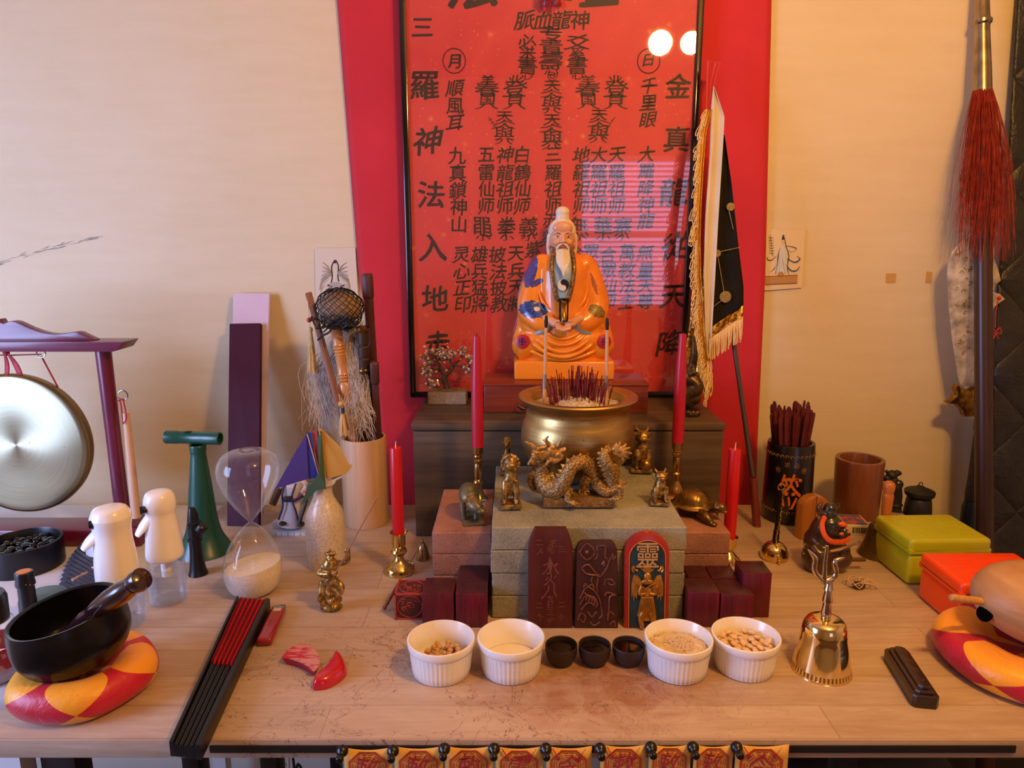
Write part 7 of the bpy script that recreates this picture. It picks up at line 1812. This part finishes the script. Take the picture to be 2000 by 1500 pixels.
# ================================================================ brass dome bell with chain handle
q0 = base(1511, 1100, .024); k = mpp(q0); t = thing('chain_bell', 'small polished brass bell with black rod handle and hanging brass chain', 'bell', q0)
r__ = 26*k; MB().lathe([(r__*.95, 0), (r__, .003), (r__*.99, .012), (r__*.86, .021), (r__*.6, .028), (r__*.28, .0315), (.0001, .032)], 40, cap=False).build('bell_cup', brass, t, solid=.001, smooth=60)
Ht = zat(q0, 1514, 956); MB().tube([(0, 0, .030), (.001, 0, .055)], [.0062, .0055], 16).tube([(.001, 0, .055), (.003, 0, Ht)], [.0048, .004], 14).build('handle', M('black_plastic', '#0a0a0c', .32), t)
m = MB(); m.tube([(.003+.0062*cos(a*pi/8), -.001, Ht+.005+.0062*sin(a*pi/8)) for a in range(16)], .0012, 6, closed=True).tube([(.003, -.001, Ht+.011), (.003, -.001, Ht+.016)], .0012, 6); m.build('ring', brass, t)
m = MB(); pc_ = spl([(.004, -.007, Ht), (.002, -.010, Ht*.6), (-.002, -.010, .05), (-.003, -.014, .032), (-.003, -r__-.001, .014), (-.002, -r__-.006, .001)], 8)
for i, p in enumerate(pc_[:-1]):
    d_ = (pc_[i+1]-p); mx = aim(p, p+d_) @ RZ(pi/2*(i % 2)); L_ = d_.length*.62
    m.tube([(.0016*cos(a*pi/4), 0, d_.length/2+L_*sin(a*pi/4)) for a in range(8)], .0005, 4, mx, closed=True)
m.build('chain', brass, t)
# ================================================================ wooden handled bell behind the yellow box
q0 = base(1713, 1092, .030); q0 = V((W(1716, 1070, 1.25).x, 1.25, TABLE)); k = mpp(q0); t = thing('wood_handle_bell', 'dull brown bell with an upright turned wooden handle beside the yellow box', 'bell', q0)
pr = smooth_prof(prof(q0, 1716, [(38, 1086), (34, 1078), (27, 1060), (23, 1040), (19, 1026), (10, 1021)]), 3); MB().lathe([(pr[0][0], 0)]+pr+[(.0001, pr[-1][1]+.001)], 36, cap=False).build('bell_cup', M('dull_brass', '#6e5328', .4, .7, var='#54401f', vs=40), t, solid=.001)
pr = smooth_prof(prof(q0, 1724, [(8, 1024), (8.5, 1010), (9.5, 990), (10.5, 970), (9.5, 963), (9.8, 961), (11.3, 952), (10, 944), (5, 940)]), 3); MB().lathe(pr+[(.0001, pr[-1][1]+.0003)], 28, T(.007, 0, 0)).build('handle', wood('bell_handle', '#9a521c', '#b3672a', '#bd7434', axis=2, rough=.35, coat=.2), t)
# ================================================================ dark jar and black figure on the stand beyond the table
SZ2 = .70; jb = M('black_ceramic', '#13120f', .5, var='#1e1c17', vs=60, bump=.3, bs=90)
y2 = 1.47; q0 = V((W(1790, 1015, y2).x, y2, SZ2)); t = thing('lidded_jar', 'small black lidded jar with a ring knob beyond the table\'s right end', 'jar', q0)
pr = prof(q0, 1790, [(24, 1040), (26, 1015), (24, 990), (22, 975), (20, 972)]); MB().lathe([(.0001, 0), (pr[0][0], 0)]+pr+[(.0001, pr[-1][1])], 32).build('body', jb, t)
pr = prof(q0, 1788, [(20, 972), (26, 966), (27, 959), (22, 956), (12, 953), (6, 949)]); MB().lathe([(.0001, pr[0][1])]+pr+[(.0001, pr[-1][1]+.001)], 32).build('lid', jb, t)
MB().tube([(.004*cos(a*pi/6), 0, pr[-1][1]+.004+.004*sin(a*pi/6)) for a in range(12)], .0012, 6, closed=True).build('ring', brass_d, t)
q0 = V((W(1745, 1000, y2).x, y2, SZ2)); t = thing('black_carving', 'black carved figure with two pale spots behind the wooden bell handle', 'figurine', q0)
def kp(px, py, d=0): return W(px, py, y2+d)-q0
m = MB(); m.tube([kp(1748, 1040), kp(1748, 1010), kp(1749, 985), kp(1750, 970), kp(1746, 950), kp(1740, 935)], [.016, .014, .012, .013, .016, .012], 16).ell(kp(1742, 928), (.012, .011, .010)).ell(kp(1752, 924), (.010, .008, .006)).ell(kp(1733, 935), (.009, .008, .009)).ell(kp(1756, 946, -.004), (.009, .008, .010))
for i in range(6): m.ell(kp(1732+i*5, 921+(i % 2)*3), (.004, .005, .004), seg=8, rings=6)
for y_ in (985, 1000, 1015): m.tube([kp(1748, y_)+V((.014*cos(a), .014*sin(a), 0)) for a in [i*pi/8 for i in range(16)]], .0022, 6, closed=True)
m.blob('figure', jb, t, vox=.0014, sm=1); MB().ell(kp(1741, 944, -.015), (.003, .0015, .0042)).ell(kp(1755, 943, -.014), (.0024, .0015, .0024)).build('pale_spots', M('pale_paint', '#b8a888', .5), t)
# ================================================================ charm with tangled cord
q0 = G(1678, 1150, TABLE); t = thing('corded_charm', 'small dark pendant with a tangle of pale cord on the table', 'pendant', q0)
MB().ell((0, .002, .006), (.011, .009, .006)).build('pendant', M('dark_stone', '#241d16', .3, var='#4c4536', vs=200), t)
m = MB(); rn = random.Random(15); 
for j in range(5):
    cx_, cy_, rx_, ry_ = rn.uniform(-.004, .014), rn.uniform(.0, .012), rn.uniform(.010, .018), rn.uniform(.007, .014); r0 = rn.uniform(0, 3)
    m.tube([((cx_+rx_*cos(a*pi/10)*cos(r0)-ry_*sin(a*pi/10)*sin(r0)), cy_+rx_*cos(a*pi/10)*sin(r0)+ry_*sin(a*pi/10)*cos(r0), .004+.009*abs(sin(a*.35+j))) for a in range(20)], .0009, 6, closed=True)
m.build('cord', M('cord_pale', '#c9a878', .7), t)
# ================================================================ prints on the wall, tape
def wall_print(name, label, corners, mat_bg):
    P = [W(x, y, WALLY-.004) for x, y in corners]; c0 = sum(P, V())/4; t = thing(name, label, 'picture', c0)
    MB().add([p-c0 for p in P], [(0, 1, 2, 3)]).build('paper', mat_bg, t, smooth=0, solid=.0006); return t, c0
t, c0 = wall_print('paper_print', 'small pale print of a seated winged figure in grey ink, left of the red cloth', [(615, 485), (694, 484), (702, 628), (617, 622)], M('print_paper', '#d6c9b4', .7))
L = lambda px, py: W(px, py, WALLY-.0052)-c0
gi = [MB(), MB(), MB()]
gi[0].tube(spl([L(654, 508), L(648, 520), L(649, 540), L(647, 552)], 4), .0014, 4, flat=.2).tube(spl([L(656, 508), L(661, 520), L(660, 540), L(662, 550)], 4), .0014, 4, flat=.2).ell(L(654, 511), (.003, .0004, .004)).tube([L(640, 556), L(648, 560), L(636, 566)], .003, 4, flat=.15).tube([L(672, 556), L(664, 560), L(676, 566)], .003, 4, flat=.15)
gi[0].tube([L(640, 566), L(633, 576)], .001, 4, flat=.2).tube([L(670, 566), L(678, 576)], .001, 4, flat=.2)
for s, x in ((-1, 654), (1, 654)):
    for i in range(7):
        gi[1].tube(spl([L(x+s*6, 535), L(x+s*(14+2*i), 520+5*i), L(x+s*(24+i), 512+9*i)], 3), lerp_list([.0014, .0022, .0005], 7), 4, flat=.15)
    for i in range(7): gi[1].tube(spl([L(x+s*(12+2*i), 545+3*i), L(x+s*(22+i), 540+5*i), L(x+s*(28), 548+4*i)], 3), .0005, 4, flat=.3)
gi[1].ell(L(654, 556), (.014, .0003, .006)).ell(L(654, 570), (.020, .0003, .006))
for i in range(6): gi[2].tube([L(640+5*i, 580), L(636+6*i, 596)], .0007, 4, flat=.2)
gi[0].build('dark_ink', M('ink_dark', '#2c2a2a', .7), t, smooth=0); gi[1].build('grey_ink', M('ink_grey', '#a9a39a', .7), t, smooth=0); gi[2].build('fine_ink', M('ink_mid', '#84796c', .7), t, smooth=0)
t, c0 = wall_print('paper_print', 'small cream print of a standing blue-robed figure, right of the red cloth', [(1492, 447), (1572, 449), (1566, 562), (1486, 568)], M('print_cream', '#dcc9a4', .7))
bi = [MB(), MB(), MB(), MB()]
bi[3].ell(L(1528, 500), (.008, .0003, .022)).ell(L(1526, 520), (.014, .0003, .020))
bi[1].ell(L(1530, 471), (.0035, .0005, .004)); bi[2].ell(L(1530, 466), (.0035, .0004, .004)).ell(L(1530, 461), (.002, .0004, .003)).tube(spl([L(1533, 468), L(1535, 478), L(1536, 484)], 3), .0012, 4, flat=.2)
for pth, r__ in (([(1524, 485), (1520, 500), (1518, 520), (1514, 536)], .0022), ([(1536, 482), (1541, 500), (1538, 520), (1541, 536)], .002), ([(1536, 480), (1548, 482), (1556, 486), (1548, 492), (1540, 490)], .0014), ([(1538, 505), (1552, 512), (1562, 506), (1556, 500)], .0022),
                  ([(1534, 515), (1545, 528), (1556, 528), (1562, 520)], .002), ([(1516, 500), (1508, 508), (1500, 508), (1498, 502)], .0018), ([(1518, 515), (1512, 525), (1504, 532)], .0014), ([(1526, 495), (1530, 515), (1534, 535)], .0012), ([(1522, 500), (1522, 518), (1524, 538)], .001)):
    bi[0].tube(spl([L(*q) for q in pth], 4), lerp_list([r__*.4, r__, r__*.3], 4*(len(pth)-1)+1), 4, flat=.15)
bi[2].tube([L(1510, 502), L(1507, 480), L(1505, 458)], .0006, 4, flat=.3)
for i in range(7): bi[2].tube([L(1508-.3*i, 496-5*i), L(1512-.3*i, 493-5*i)], .0005, 4, flat=.3).tube([L(1508-.3*i, 496-5*i), L(1503-.3*i, 493-5*i)], .0005, 4, flat=.3)
sc_ = [L(1494, 541), L(1558, 538), L(1557, 552), L(1495, 555)]; m = MB().add(sc_, [(0, 1, 2, 3)]).ell(L(1525, 536), (.0058, .0006, .0058)); m.build('scroll', M('scroll_tan', '#b58a52', .6), t, smooth=0)
MB().tube([L(1494, 540), L(1558, 537)], .0009, 4).tube([L(1495, 556), L(1557, 553)], .0009, 4).tube([L(1525+5*cos(a*pi/6), 536+5*sin(a*pi/6)) for a in range(12)], .0006, 4, closed=True).build('scroll_edge', M('scroll_brown2', '#8a5a34', .6), t, smooth=0)
for i_, (nm, mt_) in enumerate((('blue_ink', '#2c4c7c'), ('face', '#d8b494'), ('dark_ink', '#23303e'), ('white_robe', '#c9cfd0'))): bi[i_].build(nm, M('pr_'+nm, mt_, .7), t, smooth=0)
for x0, y0, lab in ((1740, 543, 'left of the two small beige tape pieces on the wall'), (1814, 542, 'right of the two small beige tape pieces on the wall')):
    P = [W(x0-9, y0-9, WALLY-.001), W(x0+10, y0-9, WALLY-.001), W(x0+9, y0+9, WALLY-.001), W(x0-10, y0+10, WALLY-.001)]; 
    if x0 > 1800: P = [W(x0-4, y0-12, WALLY-.001), W(x0+6, y0-10, WALLY-.001), W(x0+4, y0+11, WALLY-.001), W(x0-7, y0+10, WALLY-.001)]
    tag(MB().add(P, [(0, 1, 2, 3)]).build('masking_tape', M('tape', '#c49a58', .5), solid=.0004, smooth=0), lab, 'tape')
# ================================================================ flag on its pole
def sheet(Lp, Rp, yf, n_u=14, n_v=40, wave=.004, freq=2.2, ph=0, cen=None):
    """cloth between two rows of photo points; yf(py) gives its depth"""
    def at(P, v):
        q = v*(len(P)-1); i = min(int(q), len(P)-2); f = q-i; return (P[i][0]+(P[i+1][0]-P[i][0])*f, P[i][1]+(P[i+1][1]-P[i][1])*f)
    def fn(u, v):
        a, b = at(Lp, v), at(Rp, v); px, py = a[0]+(b[0]-a[0])*u, a[1]+(b[1]-a[1])*u
        return W(px, py, yf(py)-wave*sin(u*pi*freq+ph+v*1.5))-(cen or V())
    return fn
FY = lambda py: 1.385+(1030-py)/905*.148
fb0 = W(1479, 1028, FY(1028)); fb0.z = TABLE
t = thing('banner_flag', 'tall fringed cream and black flag on a grey pole leaning beside the framed poster', 'flag', fb0)
pm = lambda px, py, d=0: W(px, py, FY(py)+d)-fb0
MB().tube([pm(1470, 930), pm(1436, 690), pm(1412, 480, .006), pm(1388, 150, .01)], [.0052, .0048, .0044, .004], 14).tube([pm(1458, 846), pm(1457.6, 842)], .0058, 12).build('pole', M('grey_pole', '#5e5650', .3, .6), t)
MB().tube([pm(1478, 1026), pm(1471, 935)], [.0085, .0075], 16).ell(pm(1478, 1027), (.0085, .0085, .004)).build('grip', M('flag_grip', '#6e2a20', .4), t)
cy = lambda py: FY(py)-.008
def part_sheet(name, L_, R__, yf, mat_, **kw): return MB().grid(sheet(L_, R__, yf, cen=fb0, **kw), 16, 50).build(name, mat_, t, smooth=80, solid=.0009)
part_sheet('red_tip', [(1377, 117), (1379, 150), (1379, 215), (1379, 250)], [(1407, 122), (1396, 160), (1391, 205), (1386, 240)], lambda p: FY(p)-.010, M('satin_red', '#b81420', .25, sheen=.4), wave=.003)
cream = M('cream_cloth', '#c9bda6', .7, var='#d3c8b4', vs=10)
part_sheet('cream_panel', [(1393, 168), (1388, 215), (1386, 300), (1377, 430), (1374, 540), (1377, 640), (1383, 700)], [(1395, 170), (1415, 228), (1413, 270), (1403, 430), (1397, 540), (1391, 640), (1387, 705)], lambda p: FY(p)-.012, cream, wave=.004)
blackc = M('black_cloth', '#16140f', .85, var='#1e1b15', vs=14, spec=.15)
part_sheet('black_panel', [(1411, 262), (1408, 330), (1402, 430), (1394, 540), (1388, 642)], [(1415, 264), (1428, 350), (1441, 470), (1452, 560), (1452, 598)], lambda p: FY(p)-.007, blackc, wave=.004, ph=.6)
def sequin_mat():
    n = NT('sequins'); vo = n.n('ShaderNodeTexVoronoi'); vo.inputs['Scale'].default_value = 190; n.l(n.co((1, 1, 1)), vo.inputs['Vector'])
    cr = n.n('ShaderNodeSeparateColor'); n.l(vo.outputs['Color'], cr.inputs[0])
    n.base(n.ramp(cr.outputs[0], [(.2, '#7a4f14'), (.5, '#c08a20'), (.85, '#e2b850')])); n.pset(Metallic=.7, Roughness=.28)
    n.bump(cr.outputs[1], .9, .004); return n.m
SQ = sequin_mat()
part_sheet('sequin_band', [(1388, 640), (1386, 652), (1386, 664)], [(1452, 596), (1452, 608), (1450, 620)], lambda p: FY(p)-.010, SQ, wave=.003)
part_sheet('sequin_fold', [(1366, 520), (1352, 560), (1346, 640), (1336, 700), (1334, 722)], [(1374, 520), (1374, 580), (1374, 640), (1376, 700), (1380, 742)], lambda p: FY(p)+.004, SQ, wave=.006)
trim = [(1386, 214), (1375, 260), (1370, 330), (1366, 400), (1364, 470), (1366, 540), (1370, 610), (1376, 680), (1386, 735), (1388, 765)]
part_sheet('gold_trim', [(x-10, y) for x, y in trim], [(x+4, y) for x, y in trim], lambda p: FY(p)-.017, M('gold_trim', '#c8973a', .4, .45, var='#a8741c', vs=300), wave=.002)
fr = MB(); rn = random.Random(41); fringe = M('fringe_cream', '#cfb078', .6, var='#dcc08c', vs=200)
tp_ = spl([(x, y, 0) for x, y in trim], 12)
for i in range(150):
    p = tp_[int(i/150*(len(tp_)-1))]; x, y = p.x-6+rn.uniform(-3, 3), p.y
    dx, dl = rn.uniform(-13, -2), rn.uniform(14, 32); d = -.018-rn.uniform(0, .008)
    fr.tube(spl([pm(x, y, d), pm(x+dx*.7, y+dl*.5, d-.003), pm(x+dx, y+dl, d-.002), pm(x+dx+3, y+dl+1, d-.002), pm(x+dx*.5+2, y+dl*.45, d)], 4), .0010, 4)
for i in range(46):
    u = i/45; x, y = 1386+(1450-1386)*u, 664-44*u; ln = rn.uniform(34, 46); ox = rn.uniform(-4, 2)
    fr.tube(spl([pm(x, y-2, -.012), pm(x+ox*.5, y+ln*.5, -.014+rn.uniform(-.002, .002)), pm(x+ox, y+ln, -.013)], 4), .0013, 5)
for i in range(26):
    u = i/25; x, y = 1334+46*u, 722+20*u; ln = rn.uniform(26, 44)
    fr.tube(spl([pm(x, y-3, .0), pm(x+rn.uniform(-3, 3), y+ln*.5, -.002), pm(x+rn.uniform(-4, 4), y+ln, 0)], 4), .0012, 5)
for i in range(24):
    x, y = 1376+14*rn.random(), 700+rn.uniform(0, 45); ln = rn.uniform(22, 34); fr.tube(spl([pm(x, y, -.02), pm(x+2, y+ln*.5, -.022), pm(x+rn.uniform(-3, 3), y+ln, -.02)], 4), .0012, 5)
fr.build('fringe', fringe, t, smooth=60)
ds2 = M('gold_embroidery', '#a08a52', .5, .3, var='#7d6a38', vs=300, bump=.6, bs=400)
ds = MB()
for x, y, r_ in ((1427, 404, .0085), (1417, 580, .0120), (1401, 495, .0075)):
    c_ = pm(x, y, -.0118); MB().lathe([(.0001, .0012), (r_*.9, .0012), (r_, 0)], 24, T(*c_) @ RX(pi/2)).build('star_disc', ds2, t)
for a, b in (((1424, 412), (1432, 448)), ((1404, 492), (1446, 483)), ((1402, 500), (1414, 570)), ((1408, 588), (1392, 600))): ds.tube([pm(*a, -.0122), pm((a[0]+b[0])/2, (a[1]+b[1])/2, -.0126), pm(*b, -.0118)], .0008, 5)
ds.build('star_thread', ds2, t)

# ================================================================ spear with red horsehair
st_ = W(1918, -60, 1.568); sb_ = W(1923, 1130, 1.40); dv = (sb_-st_).normalized(); fl_ = st_+dv*((0.0-st_.z)/dv.z)
t = thing('long_spear', 'long dark wooden spear with metal sleeve and red horsehair tassel leaning at the right', 'spear', fl_)
on = lambda py: (st_+(sb_-st_)*((W(1920, py, 1.5).z-st_.z)/(sb_.z-st_.z)))-fl_
MB().tube([V((0, 0, 0)), on(900), on(165)], [.0185, .0172, .0160], 24).build('shaft', M('dark_pole', '#2e1a10', .38, var='#3e2516', vs=20, st=(1, 1, .1), coat=.1), t)
k = mpp(st_); mm = [(on(176), .0172), (on(120), .0160), (on(40), .0135), (on(34), .0140), (on(30), .0175), (on(24), .0180), (on(18), .0140), (on(-60), .0120)]
MB().tube([p for p, r_ in mm], [r_ for p, r_ in mm], 28).build('metal_sleeve', M('spear_metal', '#b5a98e', .25, 1, var='#978a70', vs=40), t)
rn = random.Random(55); hm = MB(); c_ = on(172)
for i in range(640):
    a = rn.uniform(0, 2*pi); wd = rn.uniform(.2, 1); ln = rn.uniform(.20, .345); sx = rn.gauss(.0, .009); s0 = .0175
    p0 = c_+V((s0*cos(a), s0*sin(a), rn.uniform(-.004, .004))); out = .016+.028*wd
    p1 = c_+V((out*.75*cos(a)+sx*.3, out*.55*sin(a)-.004, -ln*.25)); p2 = c_+V((out*cos(a)+sx, out*.6*sin(a)-.006, -ln*.62)); p3 = c_+V((out*1.05*cos(a)+sx*1.6+rn.gauss(0, .004), out*.55*sin(a), -ln))
    p1.y = min(p1.y, c_.y+.018)
    drift = dv/abs(dv.z); p1 += V((drift.x, drift.y, 0))*ln*.25; p2 += V((drift.x, drift.y, 0))*ln*.62; p3 += V((drift.x, drift.y, 0))*ln
    hm.tube(spl([p0, p1, p2, p3], 3), .00032, 3, cap=False)
hm.build('horsehair', M('red_hair', '#b03c26', .5, var='#8a2a1a', vs=60), t)
# ================================================================ broad sword
t = thing('broad_sword', 'large curved polished broadsword with brass guard standing behind the spear', 'sword', W(1893, 1010, 1.52))
b0 = W(1893, 1010, 1.52)
zlow = .30
q = lambda px, py, d=0: W(px, py, 1.52+d)-b0
ol = [(1905, 452), (1882, 468), (1862, 488), (1852, 508), (1850, 535), (1853, 600), (1860, 665), (1868, 715), (1872, 742), (1876, 752), (1905, 756), (1914, 735), (1918, 690), (1926, 640), (1941, 600), (1950, 592), (1962, 584), (1952, 574), (1940, 570), (1944, 556), (1954, 548), (1950, 530), (1941, 505), (1944, 470), (1950, 440), (1955, 415), (1938, 430)]
P = [q(x, y) for x, y in ol]
MB().prism([(p.x, p.z) for p in P], -.0018, .0018, bev=.0008).build('blade', M('mirror_steel', '#ece2ca', .3, .35, var='#9c9282', vs=30, bump=.08, bs=60, bd=.003), t)
m = MB(); rn = random.Random(2)
for i in range(26):
    x, y = 1882+rn.uniform(-14, 14), rn.uniform(490, 690); c_ = q(x, y, -.0026); r_ = rn.uniform(.003, .006); a0 = rn.uniform(0, 6)
    m.tube([c_+V((r_*(1-j/12)*cos(a0+j*.6), 0, r_*(1-j/12)*sin(a0+j*.6))) for j in range(9)], .0007, 4)
m.build('engraving', M('engrave_gold', '#cbb680', .3, .9), t)
gd = M('sword_brass', '#b08a3c', .25, 1, var='#6b4f1e', vs=70, bump=.5, bs=120)
m = MB(); m.prism([(p.x, p.z) for p in [q(*a) for a in ((1846, 786), (1858, 776), (1866, 770), (1862, 758), (1866, 750), (1876, 756), (1890, 762), (1905, 752), (1925, 756), (1928, 775), (1940, 790), (1925, 800), (1912, 800), (1908, 812), (1880, 812), (1876, 800), (1864, 788))]], -.010, .010, bev=.003)
m.lathe([(.013, q(1893, 845).z), (.015, q(1893, 838).z), (.0155, q(1893, 818).z), (.017, q(1893, 808).z)], 20); m.build('guard', gd, t)
MB().lathe([(.014, q(1893, 975).z), (.0150, q(1893, 965).z), (.0135, q(1893, 945).z), (.0125, q(1893, 845).z)], 20).build('grip', M('grip_cloth', '#4c3c20', .6, .2, var='#2b2416', vs=260), t)
MB().lathe([(.018, -b0.z+.0), (.018, q(1893, 990).z), (.014, q(1893, 978).z)], 20).build('shaft', M('dark_green_shaft', '#16201c', .4), t)
MB().ell(q(1952, 582, -.004), (.004, .003, .004)).build('bead', M('red_bead', '#c8202a', .25), t)
m = MB().tube(spl([q(1950, 584, -.005), q(1945, 610, -.006), q(1944, 640, -.006)], 4), .0011, 5)
for s in (-1, 1): m.tube(spl([q(1945, 648, -.006), q(1945+s*8, 640, -.008), q(1945+s*10, 652, -.008), q(1945, 650, -.006), q(1945+s*5, 662, -.006)], 3), .0013, 5)
m.build('cord_knot', M('red_cord_r', '#c0301c', .5), t)
# ================================================================ quilted blanket
def quilt_mat():
    n = NT('black_quilt'); mp = n.co((1, 1, 1), rot=(0, pi/4, 0)); s = n.n('ShaderNodeSeparateXYZ'); n.l(mp, s.inputs[0])
    h = None
    for i in (0, 2):
        f = n.math('ABSOLUTE', n.math('SUBTRACT', n.math('FRACT', n.math('MULTIPLY', s.outputs[i], 6.8)), .5)); f = n.math('POWER', n.math('SUBTRACT', 1.0, n.math('MULTIPLY', f, 1.98)), .4)
        h = f if h is None else n.math('MINIMUM', h, f)
    n.base(n.ramp(n.noise(n.co((1, 1, 1)), 9, 4), [(.35, '#1c1c1a'), (.65, '#2b2b28')])); n.pset(Roughness=.42)
    n.bump(n.math('ADD', n.math('MULTIPLY', h, .9), n.math('MULTIPLY', n.noise(n.co((1, 1, 1)), 22, 4, .6, .8), .5)), .9, .012); return n.m
LQ = [(1989, -60), (1986, 0), (1974, 200), (1962, 420), (1945, 600), (1935, 900), (1930, 1120), (1905, 1300), (1800, 1500), (1780, 1580)]
RQ = [(2220, y) for x, y in LQ]
m = MB().grid(sheet(LQ, RQ, lambda py: 1.585-.00006*max(py, 0), wave=.006, freq=3), 40, 90)
tag(m.build('quilted_blanket', quilt_mat(), solid=.008, smooth=80), 'black diamond-quilted blanket hanging on the wall at the far right', 'blanket')
m = MB(); 
for i in range(0): pass
# ================================================================ charm papers, pins
py0 = TY0-.0045
pins = [669, 768, 868, 965, 1066, 1172, 1271, 1353, 1438]
spans = [(671, 764), (770, 864), (869, 962), (968, 1060), (1067, 1156), (1173, 1262), (1268, 1350), (1355, 1432), (1437, 1541)]
yel = M('charm_paper', '#e2b052', .7, var='#eaba60', vs=14); ver = M('vermilion_ink', '#c04a2c', .7); verd = M('crimson_ink', '#b02c3c', .7)
ords = ['first', 'second', 'third', 'fourth', 'fifth', 'sixth', 'seventh', 'eighth', 'ninth']
for i, (x0, x1) in enumerate(spans):
    a, b = W(x0, 1462, py0), W(x1, 1458, py0); w_ = b.x-a.x; top = (W(x0, 1463-6*(i > 0)-4*(i > 4), py0).z+W(x1, 1457-3*(i > 4), py0).z)/2
    c0 = V(((a.x+b.x)/2, py0-.0006*(i % 2), top)); t = thing('paper_charm', '%s yellow paper charm from the left, hanging below the front table edge' % ords[i], 'paper charm', c0, group='yellow paper charms along the table edge')
    MB().grid(lambda u, v: (-w_/2+w_*u, -.002*sin(v*2)*v, -.17*v-.0035*sin(pi*u)*(1-v)), 12, 12).build('paper', yel, t, solid=.0004)
    m = MB(); R0 = w_*.44; cc = (0, -.0012, -R0*1.12)
    def oc(r_): return [(cc[0]+r_*cos(pi/8+j*pi/4), cc[1], cc[2]+r_*sin(pi/8+j*pi/4)) for j in range(8)]
    A, B = oc(R0), oc(R0*.88); m.add(A+B, [(j, (j+1) % 8, 8+(j+1) % 8, 8+j) for j in range(8)])
    for j in range(8):
        an = j*pi/4+pi/2; n_, tg = V((cos(an), 0, sin(an))), V((-sin(an), 0, cos(an)))
        for q_, r_ in enumerate((.72, .60, .48)):
            h_ = r_*R0*.34; th = R0*.026; c_ = V(cc)+n_*R0*r_
            segs = ((-h_, h_),) if (j+q_) % 3 else ((-h_, -h_*.15), (h_*.15, h_))
            for s0, s1 in segs: m.add([c_+tg*s0-n_*th, c_+tg*s1-n_*th, c_+tg*s1+n_*th, c_+tg*s0+n_*th], [(0, 1, 2, 3)])
    m.build('octagon_print', ver, t, smooth=0)
    m = MB(); chs = '敕敕敕雷令敕敕敕令'[i]
    write(m, chs, 0, -R0*1.05, w_*.5, w_*.6, slant=.2, weight=.006, wave=.05, fn=lambda p_: (p_[0], -.0022, p_[2]))
    if i in (3, 4, 5, 8):
        for s in (-1, 1): m.tube([(s*w_*.36, -.0022, -.002), (s*w_*.24, -.0022, -.014)], .0007, 4, flat=.3).ell((s*w_*.235, -.0022, -.015), (.0016, .0003, .0028))
    m.build('brush_sign', verd, t, smooth=0)
for i, px in enumerate(pins):
    p = W(px, 1465-(4 if i > 1 else 0)-(3 if i > 5 else 0), TY0-.0075)
    t = thing('push_magnet', 'black pawn-shaped magnet at the left edge of the %s paper charm' % ords[i], 'magnet', V((p.x, TY0-.0052, p.z)), rot=(pi/2+.02, 0, 0), group='black magnets holding the charms')
    MB().lathe(smooth_prof([(.0001, 0), (.0058, .0004), (.0070, .003), (.0066, .0065), (.0042, .0095), (.0030, .0115), (.0040, .014), (.0046, .0170), (.0036, .0200), (.0001, .0212)], 3), 24).build('magnet_body', M('gloss_black', '#060607', .32), t)
# ================================================================ under the table
for (pth, c_, lab) in (([(563, 1478), (556, 1492), (545, 1520)], '#c9bfae', 'thin pale cable hanging below the table'), ([(572, 1478), (582, 1492), (592, 1520)], '#15130f', 'thin black cable hanging below the table')):
    P = [W(x, y, 1.3) for x, y in pth]; P[0] = W(*pth[0], 1.3); a = V((P[0].x, 1.3, TABLE-.0255)); P = [a]+P+[V((P[-1].x, 1.32, .02))]
    tag(MB().tube(spl(P, 5), .0028, 8).build('power_cable', M('cable'+c_[1:], c_, .5)), lab, 'cable')
t = thing('support_post', 'black post standing on the floor beneath the left end of the table', 'post', (W(112, 1492, .88).x, .9, 0))
MB().box((0, 0, .35), (.050, .04, .70), bev=.004).build('body', M('dark_shelf', '#1c1511', .6), t)
t = thing('storage_bag', 'black bag standing on the floor beneath the right end of the table', 'bag', (.62, 1.2, 0))
MB().box((0, 0, .22), (.34, .28, .44), bev=.05, seg=4).build('body', M('bag_black', '#121212', .6), t)
# ================================================================ parts of parts: nest the small pieces under the part that carries them
NEST = {'wick': 'wax', 'medallion_pattern': 'medallion', 'emblem_dark': 'emblem', 'latch': 'lid', 'screw_eye': 'crossbar', 'net': 'head', 'collar': 'robe', 'robe_folds': 'robe',
        'teeth': 'head', 'wave_relief': 'base', 'handle_ring': 'handle', 'star_disc': 'black_panel', 'star_thread': 'black_panel', 'sequin_band': 'black_panel', 'lips': 'head', 'eye_line': 'eye_white', 'eye_glint': 'eye',
        'brow': 'head', 'beard': 'head', 'gold_outline': 'slab', 'top_mark': 'slab', 'border': 'cylinder', 'lettering': 'cylinder', 'small_lettering': 'cylinder', 'knob': 'lid', 'barcode': 'sleeve', 'picture': 'sleeve',
        'disc': 'cap', 'rivet': 'cap', 'octagon_print': 'paper', 'brush_sign': 'paper', 'top_face': 'block', 'pouch': 'robe', 'leaf_mark': 'body', 'carving': 'cube', 'engraving': 'blade'}
bpy.context.view_layer.update()
for o in list(C.objects):
    if o.parent is None or o.type != 'MESH' or o.parent.parent is not None: continue
    key = o.name.split('.')[0]; want = NEST.get(key)
    if not want: continue
    for s in o.parent.children:
        if s.name.split('.')[0] == want and s is not o and s.type == 'MESH' and tuple(s.location) == (0, 0, 0) and tuple(s.rotation_euler) == (0, 0, 0):
            o.parent = s; break
